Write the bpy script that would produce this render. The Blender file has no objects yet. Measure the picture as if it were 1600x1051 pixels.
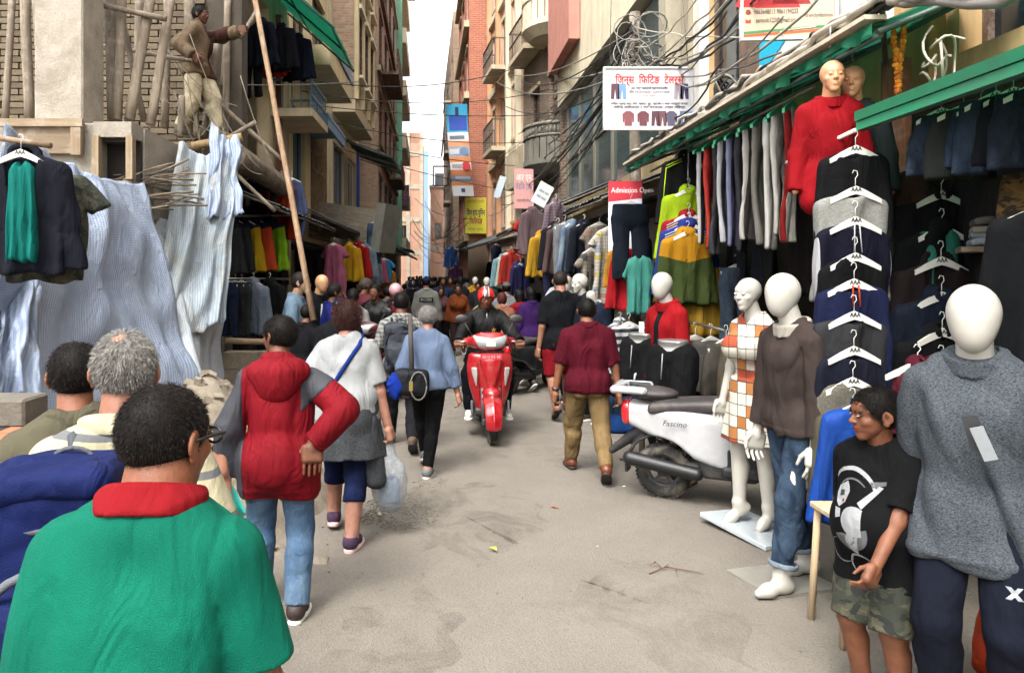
import bpy, bmesh, math, random
import numpy as np
from mathutils import Vector, Matrix, noise as mnoise
from mathutils.bvhtree import BVHTree
R = math.radians
S = bpy.context.scene
COL = S.collection
random.seed(7)

# ---------------------------------------------------------------- camera, sky, sun, exposure
EYE = 1.75          # eye height of the photographer
FPX, VX, VY = 1155.0, 690.0, 430.0   # focal length and the street's vanishing point in photo pixels (1600 wide)
cam_d = bpy.data.cameras.new('camera'); cam = bpy.data.objects.new('camera', cam_d); COL.objects.link(cam)
cam.location = (0, 0, EYE); cam.rotation_euler = (R(90), 0, 0)
cam_d.sensor_width = 36; cam_d.lens = FPX / 1600 * 36
cam_d.shift_x = (800 - VX) / 1600; cam_d.shift_y = -(525.5 - VY) / 1600
cam_d.clip_start = 0.05; cam_d.clip_end = 900
S.camera = cam
SUN_EL, SUN_AZ = 56.0, -152.0     # sun stands high behind the photographer's left shoulder (azimuth from +Y towards +X)
W = bpy.data.worlds.new('World'); S.world = W; W.use_nodes = True
wn = W.node_tree; wn.nodes.clear()
wo = wn.nodes.new('ShaderNodeOutputWorld'); wb = wn.nodes.new('ShaderNodeBackground')
sky = wn.nodes.new('ShaderNodeTexSky'); sky.sky_type = 'NISHITA'; sky.sun_disc = False
sky.sun_elevation = R(SUN_EL); sky.sun_rotation = R(SUN_AZ)
sky.air_density = 1.6; sky.dust_density = 6.0; sky.ozone_density = 1.0
hs = wn.nodes.new('ShaderNodeHueSaturation'); hs.inputs['Saturation'].default_value = 0.22; hs.inputs['Value'].default_value = 1.0
wn.links.new(sky.outputs[0], hs.inputs['Color']); wn.links.new(hs.outputs[0], wb.inputs[0])
wb.inputs[1].default_value = 0.15
wn.links.new(wb.outputs[0], wo.inputs[0])
sd = bpy.data.lights.new('sun', 'SUN'); sd.energy = 0.7; sd.angle = R(14); sd.color = (1, .95, .87)
sun = bpy.data.objects.new('sun', sd); COL.objects.link(sun)
_d = Vector((math.sin(R(SUN_AZ)) * math.cos(R(SUN_EL)), math.cos(R(SUN_AZ)) * math.cos(R(SUN_EL)), math.sin(R(SUN_EL))))
sun.rotation_euler = _d.to_track_quat('Z', 'Y').to_euler(); sun.location = _d * 40
S.view_settings.view_transform = 'Standard'; S.view_settings.look = 'None'
S.view_settings.exposure = 1.98; S.view_settings.gamma = 1; S.view_settings.use_curve_mapping = False
S.render.engine = 'CYCLES'
S.cycles.use_denoising = True; S.cycles.max_bounces = 6; S.cycles.diffuse_bounces = 4; S.cycles.glossy_bounces = 2; S.cycles.adaptive_threshold = .05
S.cycles.transparent_max_bounces = 8; S.cycles.transmission_bounces = 4; S.cycles.sample_clamp_indirect = 8
S.cycles.use_adaptive_sampling = True; S.cycles.caustics_reflective = False; S.cycles.caustics_refractive = False

def at(px, py, Y):
    """the point at depth Y that the photo shows at pixel (px, py)"""
    return Vector(((px - VX) / FPX * Y, Y, EYE + (VY - py) / FPX * Y))
def gy(py): return EYE * FPX / (py - VY)
def xat(px, Y): return (px - VX) / FPX * Y
def zat(py, Y): return EYE + (VY - py) / FPX * Y

# ---------------------------------------------------------------- materials
_mats = {}
def srgb(c):
    if isinstance(c, str):
        c = c.lstrip('#'); c = [int(c[i:i+2], 16) / 255 for i in (0, 2, 4)]
        return tuple(x / 12.92 if x <= .04045 else ((x + .055) / 1.055) ** 2.4 for x in c)
    return tuple(c[:3])
class N:
    """small node-tree writer"""
    def __init__(s, name):
        s.m = bpy.data.materials.new(name); s.m.use_nodes = True; s.t = s.m.node_tree
        s.b = s.t.nodes['Principled BSDF']; s.out = s.t.nodes['Material Output']
    def n(s, typ, **kw):
        o = s.t.nodes.new('ShaderNode' + typ)
        for k, v in kw.items(): setattr(o, k, v)
        return o
    def l(s, a, b): s.t.links.new(a, b)
    def set(s, nd, **kw):
        for k, v in kw.items(): nd.inputs[k.replace('_', ' ')].default_value = v
        return nd
    def coord(s, which='Object', scale=(1, 1, 1), rot=(0, 0, 0)):
        tc = s.n('TexCoord'); mp = s.n('Mapping'); mp.inputs['Scale'].default_value = scale; mp.inputs['Rotation'].default_value = rot
        s.l(tc.outputs[which], mp.inputs['Vector']); return mp.outputs[0]
    def noise(s, vec, scale, detail=4, rough=.55, dist=0):
        o = s.n('TexNoise'); s.set(o, Scale=scale, Detail=detail, Roughness=rough, Distortion=dist)
        if vec is not None: s.l(vec, o.inputs['Vector'])
        return o.outputs['Fac']
    def ramp(s, fac, stops):
        o = s.n('ValToRGB'); e = o.color_ramp.elements
        while len(e) < len(stops): e.new(.5)
        for i, (p, c) in enumerate(stops):
            e[i].position = p; e[i].color = (*c, 1) if not isinstance(c, (int, float)) else (c, c, c, 1)
        s.l(fac, o.inputs[0]); return o.outputs[0]
    def mix(s, fac, a, b, mode='MIX'):
        o = s.n('MixRGB', blend_type=mode)
        for k, v in ((0, fac), (1, a), (2, b)):
            if isinstance(v, (int, float)): o.inputs[k].default_value = v
            elif isinstance(v, tuple): o.inputs[k].default_value = (*v[:3], 1)
            else: s.l(v, o.inputs[k])
        return o.outputs[0]
    def math(s, op, a, b=0.0):
        o = s.n('Math', operation=op)
        for k, v in ((0, a), (1, b)):
            if isinstance(v, (int, float)): o.inputs[k].default_value = v
            else: s.l(v, o.inputs[k])
        return o.outputs[0]
    def bump(s, h, strength=.3, dist=.01):
        o = s.n('Bump'); o.inputs['Strength'].default_value = strength; o.inputs['Distance'].default_value = dist
        s.l(h, o.inputs['Height']); s.l(o.outputs[0], s.b.inputs['Normal']); return o
    def color(s, c):
        if isinstance(c, tuple): s.b.inputs['Base Color'].default_value = (*c[:3], 1)
        else: s.l(c, s.b.inputs['Base Color'])
    def rough(s, r):
        if isinstance(r, (int, float)): s.b.inputs['Roughness'].default_value = r
        else: s.l(r, s.b.inputs['Roughness'])
def memo(f):
    def g(*a, **k):
        key = (f.__name__, a, tuple(sorted(k.items())))
        if key not in _mats: _mats[key] = f(*a, **k)
        return _mats[key]
    return g
def cl(c): return tuple(x * .45 for x in srgb(c))   # dyed cloth
def sc(c, k): return tuple(min(1, x * k) for x in c)
@memo
def fab(c, c2=None, split=None, weave=420, var=.16, rough=.86, crease=.5, axis='Z'):
    """cloth: colour with mottling, a fine weave and soft creases; optional second colour below a line (a two-tone garment)"""
    a = N('cloth'); v = a.coord(); c = cl(c)
    big = a.noise(v, 5, 1); col = a.ramp(big, [(.25, sc(c, 1 - var)), (.75, sc(c, 1 + var))])
    if c2 is not None:
        c2 = cl(c2); sx = a.n('SeparateXYZ'); a.l(v, sx.inputs[0])
        z = a.math('SUBTRACT', sx.outputs[axis], a.math('MULTIPLY', a.math('ABSOLUTE', sx.outputs['X']), .25)) if axis == 'Z' else a.math('ABSOLUTE', sx.outputs[axis])
        k = a.math('LESS_THAN', z, split) if axis == 'Z' else a.math('GREATER_THAN', z, split)
        col = a.mix(k, col, a.ramp(big, [(.25, sc(c2, 1 - var)), (.75, sc(c2, 1 + var))]))
    fine = a.noise(v, weave, 0); col = a.mix(.25, col, a.mix(1, col, a.ramp(fine, [(.3, .55), (.7, 1.0)]), 'MULTIPLY'))
    a.color(col); a.rough(rough)
    vs = a.coord(scale=(1, 1, .35)); cr = a.noise(vs, 9, 2, .55, 1.4)
    h = a.math('ADD', a.math('MULTIPLY', cr, crease), a.math('MULTIPLY', fine, .03))
    a.bump(h, .8, .055); a.b.inputs['Specular IOR Level'].default_value = .10 if rough > .7 else .16
    return a.m
@memo
def heather(c, c2, scale=90):
    a = N('melange_cloth'); v = a.coord(scale=(1, 1, 2.2)); n = a.noise(v, scale, 4, .7); c = cl(c); c2 = cl(c2)
    a.color(a.ramp(n, [(.36, c), (.62, c2)])); a.rough(.92); a.b.inputs['Specular IOR Level'].default_value = .12
    cr = a.noise(a.coord(scale=(1, 1, .4)), 12, 5, .6, 1.2); a.bump(a.math('ADD', a.math('MULTIPLY', cr, .5), a.math('MULTIPLY', n, .12)), .5, .03)
    return a.m
@memo
def checks(c, c2, scale=30, thin=.3, c3=None):
    """woven check: thin bands both ways"""
    a = N('check_cloth'); v = a.coord(); c = cl(c); c2 = cl(c2); sx = a.n('SeparateXYZ'); a.l(v, sx.inputs[0])
    def band(o, k, th): return a.math('LESS_THAN', a.math('FRACT', a.math('MULTIPLY', o, k)), th)
    xx = a.math('ADD', sx.outputs['X'], sx.outputs['Y'])
    b1 = band(xx, scale, thin); b2 = band(sx.outputs['Z'], scale, thin)
    f = a.math('MULTIPLY', a.math('ADD', b1, b2), .5); col = a.mix(f, c, c2)
    if c3: col = a.mix(a.math('MULTIPLY', band(sx.outputs['Z'], scale / 2.3, .3), .7), col, cl(c3))
    a.color(col); a.rough(.9); a.bump(a.noise(a.coord(scale=(1, 1, .4)), 13, 5, .6, 1.2), .35, .02); return a.m
@memo
def stripes(c, c2, scale=12, duty=.5, axis='Z', c3=None):
    a = N('striped_cloth'); v = a.coord(); sx = a.n('SeparateXYZ'); a.l(v, sx.inputs[0]); c = cl(c); c2 = cl(c2)
    w = a.math('ADD', sx.outputs[axis], a.math('MULTIPLY', a.noise(v, 4, 2), .02))
    k = a.math('LESS_THAN', a.math('FRACT', a.math('MULTIPLY', w, scale)), duty)
    a.color(a.mix(k, c, c2)); a.rough(.9); a.bump(a.noise(a.coord(scale=(1, 1, .4)), 13, 5, .6, 1.2), .4, .03); return a.m
@memo
def camo(c=('#2d3324', '#4a4a33', '#171a14', '#5e5a45'), scale=9):
    a = N('camouflage_cloth'); v = a.coord(scale=(1, 1, 1.5)); n = a.noise(v, scale, 3, .5, 1.0); n2 = a.noise(a.coord(scale=(1.3, 1.1, 1.7)), scale * 1.3, 3, .5, .8)
    c = [cl(x) for x in c]; r = a.n('ValToRGB'); r.color_ramp.interpolation = 'CONSTANT'
    e = r.color_ramp.elements; e.new(.5); e[0].position = 0; e[0].color = (*c[0], 1); e[1].position = .5; e[1].color = (*c[1], 1); e[2].position = .6; e[2].color = (*c[3], 1)
    a.l(n, r.inputs[0]); col = a.mix(a.math('GREATER_THAN', n2, .56), r.outputs[0], c[2])
    a.color(col); a.rough(.9); a.bump(a.noise(a.coord(scale=(1, 1, .4)), 13, 5, .6, 1.2), .4, .03); return a.m
@memo
def denim(c='#3d5878', c2='#8ba3bb', worn=.5):
    a = N('denim'); a.b.inputs['Specular IOR Level'].default_value = .12; v = a.coord(scale=(1, 1, .5)); n = a.noise(v, 7, 5, .6); f = a.noise(a.coord(scale=(1, 1, .25)), 300, 2)
    col = a.ramp(n, [(.5 - worn * .3, cl(c)), (.5 + .28, cl(c2))]); col = a.mix(.3, col, a.mix(1, col, a.ramp(f, [(.3, .5), (.7, 1.0)]), 'MULTIPLY'))
    a.color(col); a.rough(.9); a.bump(a.noise(a.coord(scale=(1, 1, .7)), 16, 5, .6, 1.4), .5, .03); return a.m
@memo
def patchy(cols, scale=7, base='#e6dcc4'):
    """printed cotton with a grid of coloured squares"""
    a = N('printed_cloth'); v = a.coord(); sx = a.n('SeparateXYZ'); a.l(v, sx.inputs[0])
    xx = a.math('ADD', sx.outputs['X'], sx.outputs['Y']); cb = a.n('CombineXYZ')
    a.l(a.math('FLOOR', a.math('MULTIPLY', xx, scale)), cb.inputs[0]); a.l(a.math('FLOOR', a.math('MULTIPLY', sx.outputs['Z'], scale)), cb.inputs[1])
    wn_ = a.n('TexWhiteNoise'); a.l(cb.outputs[0], wn_.inputs['Vector'])
    r = a.n('ValToRGB'); r.color_ramp.interpolation = 'CONSTANT'; e = r.color_ramp.elements
    st = [(0, base), (.55, cols[0]), (.68, cols[1]), (.78, cols[2]), (.84, base)]
    while len(e) < len(st): e.new(.5)
    for i, (p, c) in enumerate(st): e[i].position = p; e[i].color = (*cl(c), 1)
    a.l(wn_.outputs['Value'], r.inputs[0])
    ln = a.math('MAXIMUM', a.math('LESS_THAN', a.math('FRACT', a.math('MULTIPLY', xx, scale)), .07), a.math('LESS_THAN', a.math('FRACT', a.math('MULTIPLY', sx.outputs['Z'], scale)), .07))
    a.color(a.mix(ln, r.outputs[0], cl('#2a2625'))); a.rough(.88); a.bump(a.noise(a.coord(scale=(1, 1, .4)), 11, 4, .6, 1), .3, .02); return a.m
@memo
def plain(c, rough=.5, metal=0.0, var=.06, bump=.0, scale=30, spec=.5, coat=0.0, dirt=None, dirt_scale=3, dirt_amt=.5):
    a = N('painted_surface'); v = a.coord(); c = srgb(c)
    n = a.noise(v, scale, 4); col = a.ramp(n, [(.3, sc(c, 1 - var)), (.7, sc(c, 1 + var))])
    if dirt:
        d = a.noise(v, dirt_scale, 6, .65, .6); col = a.mix(a.ramp(d, [(.45, 0.0), (.45 + .3, dirt_amt)]), col, srgb(dirt))
    a.color(col); a.rough(rough); a.b.inputs['Metallic'].default_value = metal; a.b.inputs['Specular IOR Level'].default_value = spec; a.b.inputs['Coat Weight'].default_value = coat
    a.b.inputs['Coat Roughness'].default_value = .08
    if bump: a.bump(n, bump, .01)
    return a.m
@memo
def skin(c):
    a = N('skin'); v = a.coord(); n = a.noise(v, 22, 6, .65); at_ = a.n('VertexColor', layer_name='Col'); c = sc(srgb(c), .54)
    col = a.mix(1, a.ramp(n, [(.3, sc(c, .74)), (.7, sc(c, 1.16))]), at_.outputs[0], 'MULTIPLY')
    a.color(col); a.rough(.55); a.b.inputs['Specular IOR Level'].default_value = .3; a.b.inputs['Subsurface Weight'].default_value = .08; a.b.inputs['Subsurface Radius'].default_value = (.012, .005, .003)
    a.bump(a.noise(v, 130, 4), .3, .005); return a.m
@memo
def hairm(c, c2=None, rough=.5):
    a = N('hair'); v = a.coord(scale=(1, 1, .3)); n = a.noise(v, 110, 3, .6); c = srgb(c); c2 = srgb(c2) if c2 else sc(c, 2.0)
    a.color(a.ramp(n, [(.35, sc(c, .8)), (.7, sc(c2, .6))])); a.rough(.6); a.b.inputs['Specular IOR Level'].default_value = .12; a.bump(n, .3, .006); return a.m
@memo
def wood(c='#8a7356', c2='#5e4a35', scale=1.0, dirt='#9d9486', axis='Z'):
    a = N('weathered_wood'); s = [14, 14, 14]; s['XYZ'.index(axis)] = 1.1
    v = a.coord(scale=tuple(x * scale for x in s)); n = a.noise(v, 1.6, 6, .65, .4); col = a.ramp(n, [(.3, srgb(c2)), (.68, srgb(c))])
    d = a.noise(a.coord(), 7, 6, .7); col = a.mix(a.ramp(d, [(.5, 0.0), (.72, .65)]), col, srgb(dirt)); a.color(col); a.rough(.85); a.bump(n, .4, .012); return a.m
@memo
def concrete(c='#9b9488', c2='#6f685d', scale=2.2, pits=True):
    a = N('concrete'); v = a.coord(); n = a.noise(v, scale, 8, .68, .3); f = a.noise(v, 45, 4, .7)
    col = a.ramp(n, [(.28, srgb(c2)), (.68, srgb(c))]); col = a.mix(.35, col, a.mix(1, col, a.ramp(f, [(.35, .45), (.62, 1.0)]), 'MULTIPLY'))
    a.color(col); a.rough(.92); a.bump(a.math('ADD', n, a.math('MULTIPLY', f, .5)), .55, .03); return a.m
@memo
def brick(c='#9c5f47', c2='#7d4634', mortar='#a79b8b', scale=1.0, sz=(.23, .075), dirt='#55493f', dirt_amt=.6, bump=.6):
    """brickwork for walls too far away to tell single bricks apart; UV is in metres"""
    a = N('brickwork'); tc = a.n('TexCoord'); b = a.n('TexBrick'); b.offset = .5
    a.l(tc.outputs['UV'], b.inputs['Vector']); a.set(b, Scale=scale, Mortar_Size=.012, Bias=0.0, Brick_Width=sz[0], Row_Height=sz[1], Mortar_Smooth=.2)
    b.inputs['Color1'].default_value = (*srgb(c), 1); b.inputs['Color2'].default_value = (*srgb(c2), 1); b.inputs['Mortar'].default_value = (*srgb(mortar), 1)
    n = a.noise(tc.outputs['UV'], .55, 8, .7, .5); col = a.mix(a.ramp(n, [(.44, 0.0), (.68, dirt_amt)]), b.outputs['Color'], srgb(dirt))
    f = a.noise(tc.outputs['UV'], 9, 5, .7); col = a.mix(.5, col, a.mix(1, col, a.ramp(f, [(.3, .55), (.7, 1.0)]), 'MULTIPLY'))
    a.color(col); a.rough(.9); a.bump(a.math('ADD', a.math('MULTIPLY', b.outputs['Fac'], -1), a.math('MULTIPLY', f, .6)), bump, .02); return a.m
@memo
def plaster(c='#c9b98f', dirt='#6b6251', amt=.6, streak=True, scale=.9):
    a = N('stained_plaster'); v = a.coord('UV'); st = a.noise(a.coord('UV', scale=(1.6, .22, 1)), 2.2, 6, .7, .3); n = a.noise(v, scale, 7, .7, .4)
    c = srgb(c); col = a.ramp(a.noise(v, 3, 5), [(.3, sc(c, .88)), (.7, sc(c, 1.07))])
    f = a.math('MULTIPLY', a.ramp(st, [(.42, 0.0), (.7, 1.0)]), a.ramp(n, [(.3, .2), (.65, 1.0)]))
    col = a.mix(a.math('MULTIPLY', f, amt), col, srgb(dirt)); a.color(col); a.rough(.88); a.bump(a.noise(v, 24, 5, .7), .25, .02); return a.m
@memo
def glass(c='#1b2228', rough=.06):
    a = N('window_glass'); a.color(srgb(c)); n = a.noise(a.coord(), 1.7, 2); a.rough(rough); a.b.inputs['Specular IOR Level'].default_value = .8; a.bump(n, .05, .03); return a.m
@memo
def corrug(c='#1f8a6a', dirt='#3d4a44', amt=.5, freq=80.0, metal=.1, rough=.5, trans=0.0):
    a = N('corrugated_sheet'); n = a.noise(a.coord(), 2.5, 6, .7, .5); c = srgb(c); col = a.mix(a.ramp(n, [(.42, 0.0), (.7, amt)]), c, srgb(dirt))
    a.color(col); a.rough(rough); a.b.inputs['Metallic'].default_value = metal; a.bump(a.noise(a.coord(), 30, 3), .2, .01)
    if trans:
        tr = a.n('BsdfTranslucent'); a.l(col, tr.inputs[0]); mx = a.n('MixShader'); mx.inputs[0].default_value = trans
        a.l(a.b.outputs[0], mx.inputs[1]); a.l(tr.outputs[0], mx.inputs[2]); a.l(mx.outputs[0], a.out.inputs[0])
    return a.m

# ---------------------------------------------------------------- objects
def link(o, parent=None):
    COL.objects.link(o)
    if parent is not None: o.parent = parent
    return o
def tag(o, label=None, cat=None, group=None, kind=None):
    for k, v in (('label', label), ('category', cat), ('group', group), ('kind', kind)):
        if v: o[k] = v
    return o
def thing(name, label, cat, loc=(0, 0, 0), rz=0.0, group=None):
    o = bpy.data.objects.new(name, None); o.empty_display_size = .1; COL.objects.link(o)
    o.location = loc; o.rotation_euler = (0, 0, rz); return tag(o, label, cat, group)
def mesh_obj(name, me, mat, parent=None, loc=None, rot=None):
    o = bpy.data.objects.new(name, me); link(o, parent)
    if mat is not None:
        if not me.materials: me.materials.append(None)
        o.material_slots[0].link = 'OBJECT'; o.material_slots[0].material = mat
    if loc is not None: o.location = loc
    if rot is not None: o.rotation_euler = rot
    return o
def copy_tree(o, parent=None):
    c = o.copy(); COL.objects.link(c); c.parent = parent
    for ch in list(o.children): copy_tree(ch, c)
    return c
def make_mesh(name, V, F, smooth=False, uv=None):
    V = np.asarray(V, np.float32); me = bpy.data.meshes.new(name)
    if isinstance(F, np.ndarray) and len(F):
        k = F.shape[1]; me.vertices.add(len(V)); me.vertices.foreach_set('co', V.ravel())
        me.loops.add(F.size); me.loops.foreach_set('vertex_index', F.ravel().astype(np.int32))
        me.polygons.add(len(F)); me.polygons.foreach_set('loop_start', np.arange(0, F.size, k, dtype=np.int32))
        me.polygons.foreach_set('loop_total', np.full(len(F), k, np.int32))
        if smooth: me.polygons.foreach_set('use_smooth', np.ones(len(F), bool))
        me.update(calc_edges=True)
    else:
        me.from_pydata([tuple(map(float, v)) for v in V], [], [list(f) for f in F])
        if smooth: me.polygons.foreach_set('use_smooth', np.ones(len(me.polygons), bool))
        me.update()
    if uv is not None:
        l = me.uv_layers.new(name='UVMap'); l.data.foreach_set('uv', np.asarray(uv, np.float32).ravel())
    return me
class MB:
    """collects boxes, bars, tubes and sheets into ONE mesh, with UVs in metres"""
    def __init__(s): s.V = []; s.F = []; s.U = []; s.SM = []
    def poly(s, pts, uv=None, smooth=False):
        b = len(s.V); s.V += [tuple(p) for p in pts]; s.F.append(list(range(b, b + len(pts)))); s.SM.append(smooth)
        if uv is None:
            p = [Vector(q) for q in pts]; n = (p[1] - p[0]).cross(p[2] - p[0])
            if n.length < 1e-12: n = Vector((0, 0, 1))
            n.normalize()
            if abs(n.z) > .8: uv = [(q.x, q.y) for q in p]
            elif abs(n.x) > abs(n.y): uv = [(q.y, q.z) for q in p]
            else: uv = [(q.x, q.z) for q in p]
        s.U += list(uv); return s
    def box(s, x0, x1, y0, y1, z0, z1, M=None):
        if x0 > x1: x0, x1 = x1, x0
        if y0 > y1: y0, y1 = y1, y0
        if z0 > z1: z0, z1 = z1, z0
        c = [(x0, y0, z0), (x1, y0, z0), (x1, y1, z0), (x0, y1, z0), (x0, y0, z1), (x1, y0, z1), (x1, y1, z1), (x0, y1, z1)]
        if M is not None: c = [tuple(M @ Vector(q)) for q in c]
        for f in ((0, 3, 2, 1), (4, 5, 6, 7), (0, 1, 5, 4), (1, 2, 6, 5), (2, 3, 7, 6), (3, 0, 4, 7)): s.poly([c[i] for i in f])
        return s
    def tube(s, pts, r, n=8, cap=True, r2=None):
        pts = [Vector(p) for p in pts]; m = len(pts); rings = []; up = None
        for i, p in enumerate(pts):
            d = (pts[min(i + 1, m - 1)] - pts[max(i - 1, 0)]).normalized()
            if up is None: up = d.orthogonal().normalized()
            up = (up - d * up.dot(d)).normalized(); w = d.cross(up)
            rr = r[i] if isinstance(r, (list, tuple)) else (r if r2 is None else r + (r2 - r) * i / max(1, m - 1))
            rings.append([p + (up * math.cos(2 * math.pi * k / n) + w * math.sin(2 * math.pi * k / n)) * rr for k in range(n)])
        for i in range(m - 1):
            for k in range(n):
                k2 = (k + 1) % n; s.poly([rings[i][k], rings[i][k2], rings[i + 1][k2], rings[i + 1][k]], uv=[(k / n, i), ((k + 1) / n, i), ((k + 1) / n, i + 1), (k / n, i + 1)], smooth=True)
        if cap: s.poly(rings[0][::-1]); s.poly(rings[-1])
        return s
    def lathe(s, prof, c=(0, 0, 0), n=20, M=None):
        c = Vector(c); rings = [[c + Vector((r * math.cos(2 * math.pi * k / n), r * math.sin(2 * math.pi * k / n), z)) for k in range(n)] for r, z in prof]
        if M is not None: rings = [[M @ p for p in q] for q in rings]
        for i in range(len(prof) - 1):
            for k in range(n): s.poly([rings[i][k], rings[i][(k + 1) % n], rings[i + 1][(k + 1) % n], rings[i + 1][k]], smooth=True)
        return s
    def prism(s, pts, d):
        """closed outline pts (3-D, planar) pushed along vector d"""
        p = [Vector(q) for q in pts]; d = Vector(d); q = [a + d for a in p]; n = len(p)
        s.poly(p[::-1]); s.poly(q)
        for i in range(n): j = (i + 1) % n; s.poly([p[i], p[j], q[j], q[i]])
        return s
    def grid(s, fn, nu, nv, thick=None):
        """sheet fn(u,v)->point, u,v in 0..1"""
        P = [[Vector(fn(i / nu, j / nv)) for j in range(nv + 1)] for i in range(nu + 1)]
        for i in range(nu):
            for j in range(nv):
                s.poly([P[i][j], P[i + 1][j], P[i + 1][j + 1], P[i][j + 1]], uv=[(i / nu, j / nv), ((i + 1) / nu, j / nv), ((i + 1) / nu, (j + 1) / nv), (i / nu, (j + 1) / nv)], smooth=True)
        return s
    def mesh(s, name, weld=True):
        me = bpy.data.meshes.new(name); me.from_pydata(s.V, [], s.F)
        me.polygons.foreach_set('use_smooth', s.SM)
        l = me.uv_layers.new(name='UVMap'); l.data.foreach_set('uv', np.asarray(s.U, np.float32).ravel())
        if weld and any(s.SM):
            bm = bmesh.new(); bm.from_mesh(me); bmesh.ops.remove_doubles(bm, verts=bm.verts, dist=1e-5); bm.to_mesh(me); bm.free()
        me.update(); return me
    def build(s, name, mat, parent=None, loc=None, rot=None, bevel=0):
        me = s.mesh(name)
        if bevel:
            bm = bmesh.new(); bm.from_mesh(me); bmesh.ops.remove_doubles(bm, verts=bm.verts, dist=1e-5)
            bmesh.ops.bevel(bm, geom=[e for e in bm.edges if len(e.link_faces) == 2 and e.calc_face_angle(0) > .5], offset=bevel, segments=1, affect='EDGES'); bm.to_mesh(me); bm.free()
        return mesh_obj(name, me, mat, parent, loc, rot)
def bar(a, b, r, name, mat, parent=None, n=8, sag=0.0, seg=1, r2=None, loc=None):
    a, b = Vector(a), Vector(b); pts = []
    for i in range(seg + 1):
        t = i / seg; p = a.lerp(b, t); p.z -= sag * 4 * t * (1 - t); pts.append(p)
    return MB().tube(pts, r, n, r2=r2).build(name, mat, parent, loc=loc)
def text_mesh(body, size, extrude=.001, align='CENTER', bold=0.0, width=None, shear=0.0):
    """lettering as a flat mesh in the local XY plane, centred"""
    c = bpy.data.curves.new('lettering', 'FONT'); c.body = body; c.size = size; c.align_x = align; c.align_y = 'CENTER'; c.extrude = extrude; c.offset = bold; c.resolution_u = 2; c.shear = shear
    o = bpy.data.objects.new('lettering', c)
    me = bpy.data.meshes.new_from_object(o); bpy.data.objects.remove(o); bpy.data.curves.remove(c)
    me.materials.clear()
    if width:
        xs = [v.co.x for v in me.vertices]
        if xs and max(xs) > min(xs):
            k = width / (max(xs) - min(xs))
            for v in me.vertices: v.co.x *= k
    return me
def lettering(body, size, mat, parent, loc, rot=(R(90), 0, 0), **kw):
    me = text_mesh(body, size, **kw); return mesh_obj('lettering', me, mat, parent, loc, rot)

# ---------------------------------------------------------------- implicit surfaces: organic shapes as one continuous mesh
f32 = np.float32
def dot2(q): return np.einsum('...i,...i->...', q, q)
def rcone(P, a, b, r1, r2):
    a = np.asarray(a, f32); ba = np.asarray(b, f32) - a; l2 = float(ba @ ba); pa = P - a; m = dot2(pa)
    if l2 < 1e-10: return np.sqrt(m) - max(r1, r2)
    k = pa @ ba; t = np.clip(k * f32(1 / l2), 0, 1); return np.sqrt(np.maximum(m - t * (2 * k - t * f32(l2)), 0)) - (f32(r1) + f32(r2 - r1) * t)
def ell(P, c, r):
    r = np.asarray(r, f32); q = (P - np.asarray(c, f32)) / r; k0 = np.sqrt(dot2(q)); q /= r; k1 = np.sqrt(dot2(q))
    return k0 * (k0 - 1) / np.maximum(k1, 1e-6)
def rbox(P, c, hb, r):
    q = np.abs(P - np.asarray(c, f32)) - (np.asarray(hb, f32) - r); return np.sqrt(dot2(np.maximum(q, 0))) + np.minimum(np.maximum(np.maximum(q[..., 0], q[..., 1]), q[..., 2]), 0) - f32(r)
def smin(a, b, k):
    h = np.clip(.5 + .5 * (b - a) / k, 0, 1); return b + (a - b) * h - k * h * (1 - h)
def smax(a, b, k): return -smin(-a, -b, k)
def plane(P, p0, n):
    n = np.asarray(n, f32); n = n / np.linalg.norm(n); return (P - np.asarray(p0, f32)) @ n
def wrinkle(P, seed=0, freq=16.0, zs=.45, n=5):
    """creased noise in about -1..1: a few warped fold directions, stronger in patches"""
    rs = np.random.RandomState(seed); out = 0; Q = P * np.array([1, 1, zs], f32); th = rs.randn() * .5; c_, s_ = math.cos(th), math.sin(th)
    Q = np.stack([Q[..., 0] * c_ + Q[..., 2] * s_, Q[..., 1], Q[..., 2] * c_ - Q[..., 0] * s_], -1)
    w = np.sin(Q @ (rs.randn(3).astype(f32) * freq * .5) + rs.rand() * 6) * 1.1; patch = .55 + .45 * np.sin(Q @ (rs.randn(3).astype(f32) * freq * .35) + rs.rand() * 6)
    for i in range(n):
        k = rs.randn(3).astype(f32); k *= freq * (.5 + .30 * i) / np.linalg.norm(k)
        out = out + (1 - 2 * np.abs(np.sin(Q @ k + rs.rand() * 6 + w * (1 + .2 * i)))) / (1 + .45 * i)
    return out * patch / 1.7
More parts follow.
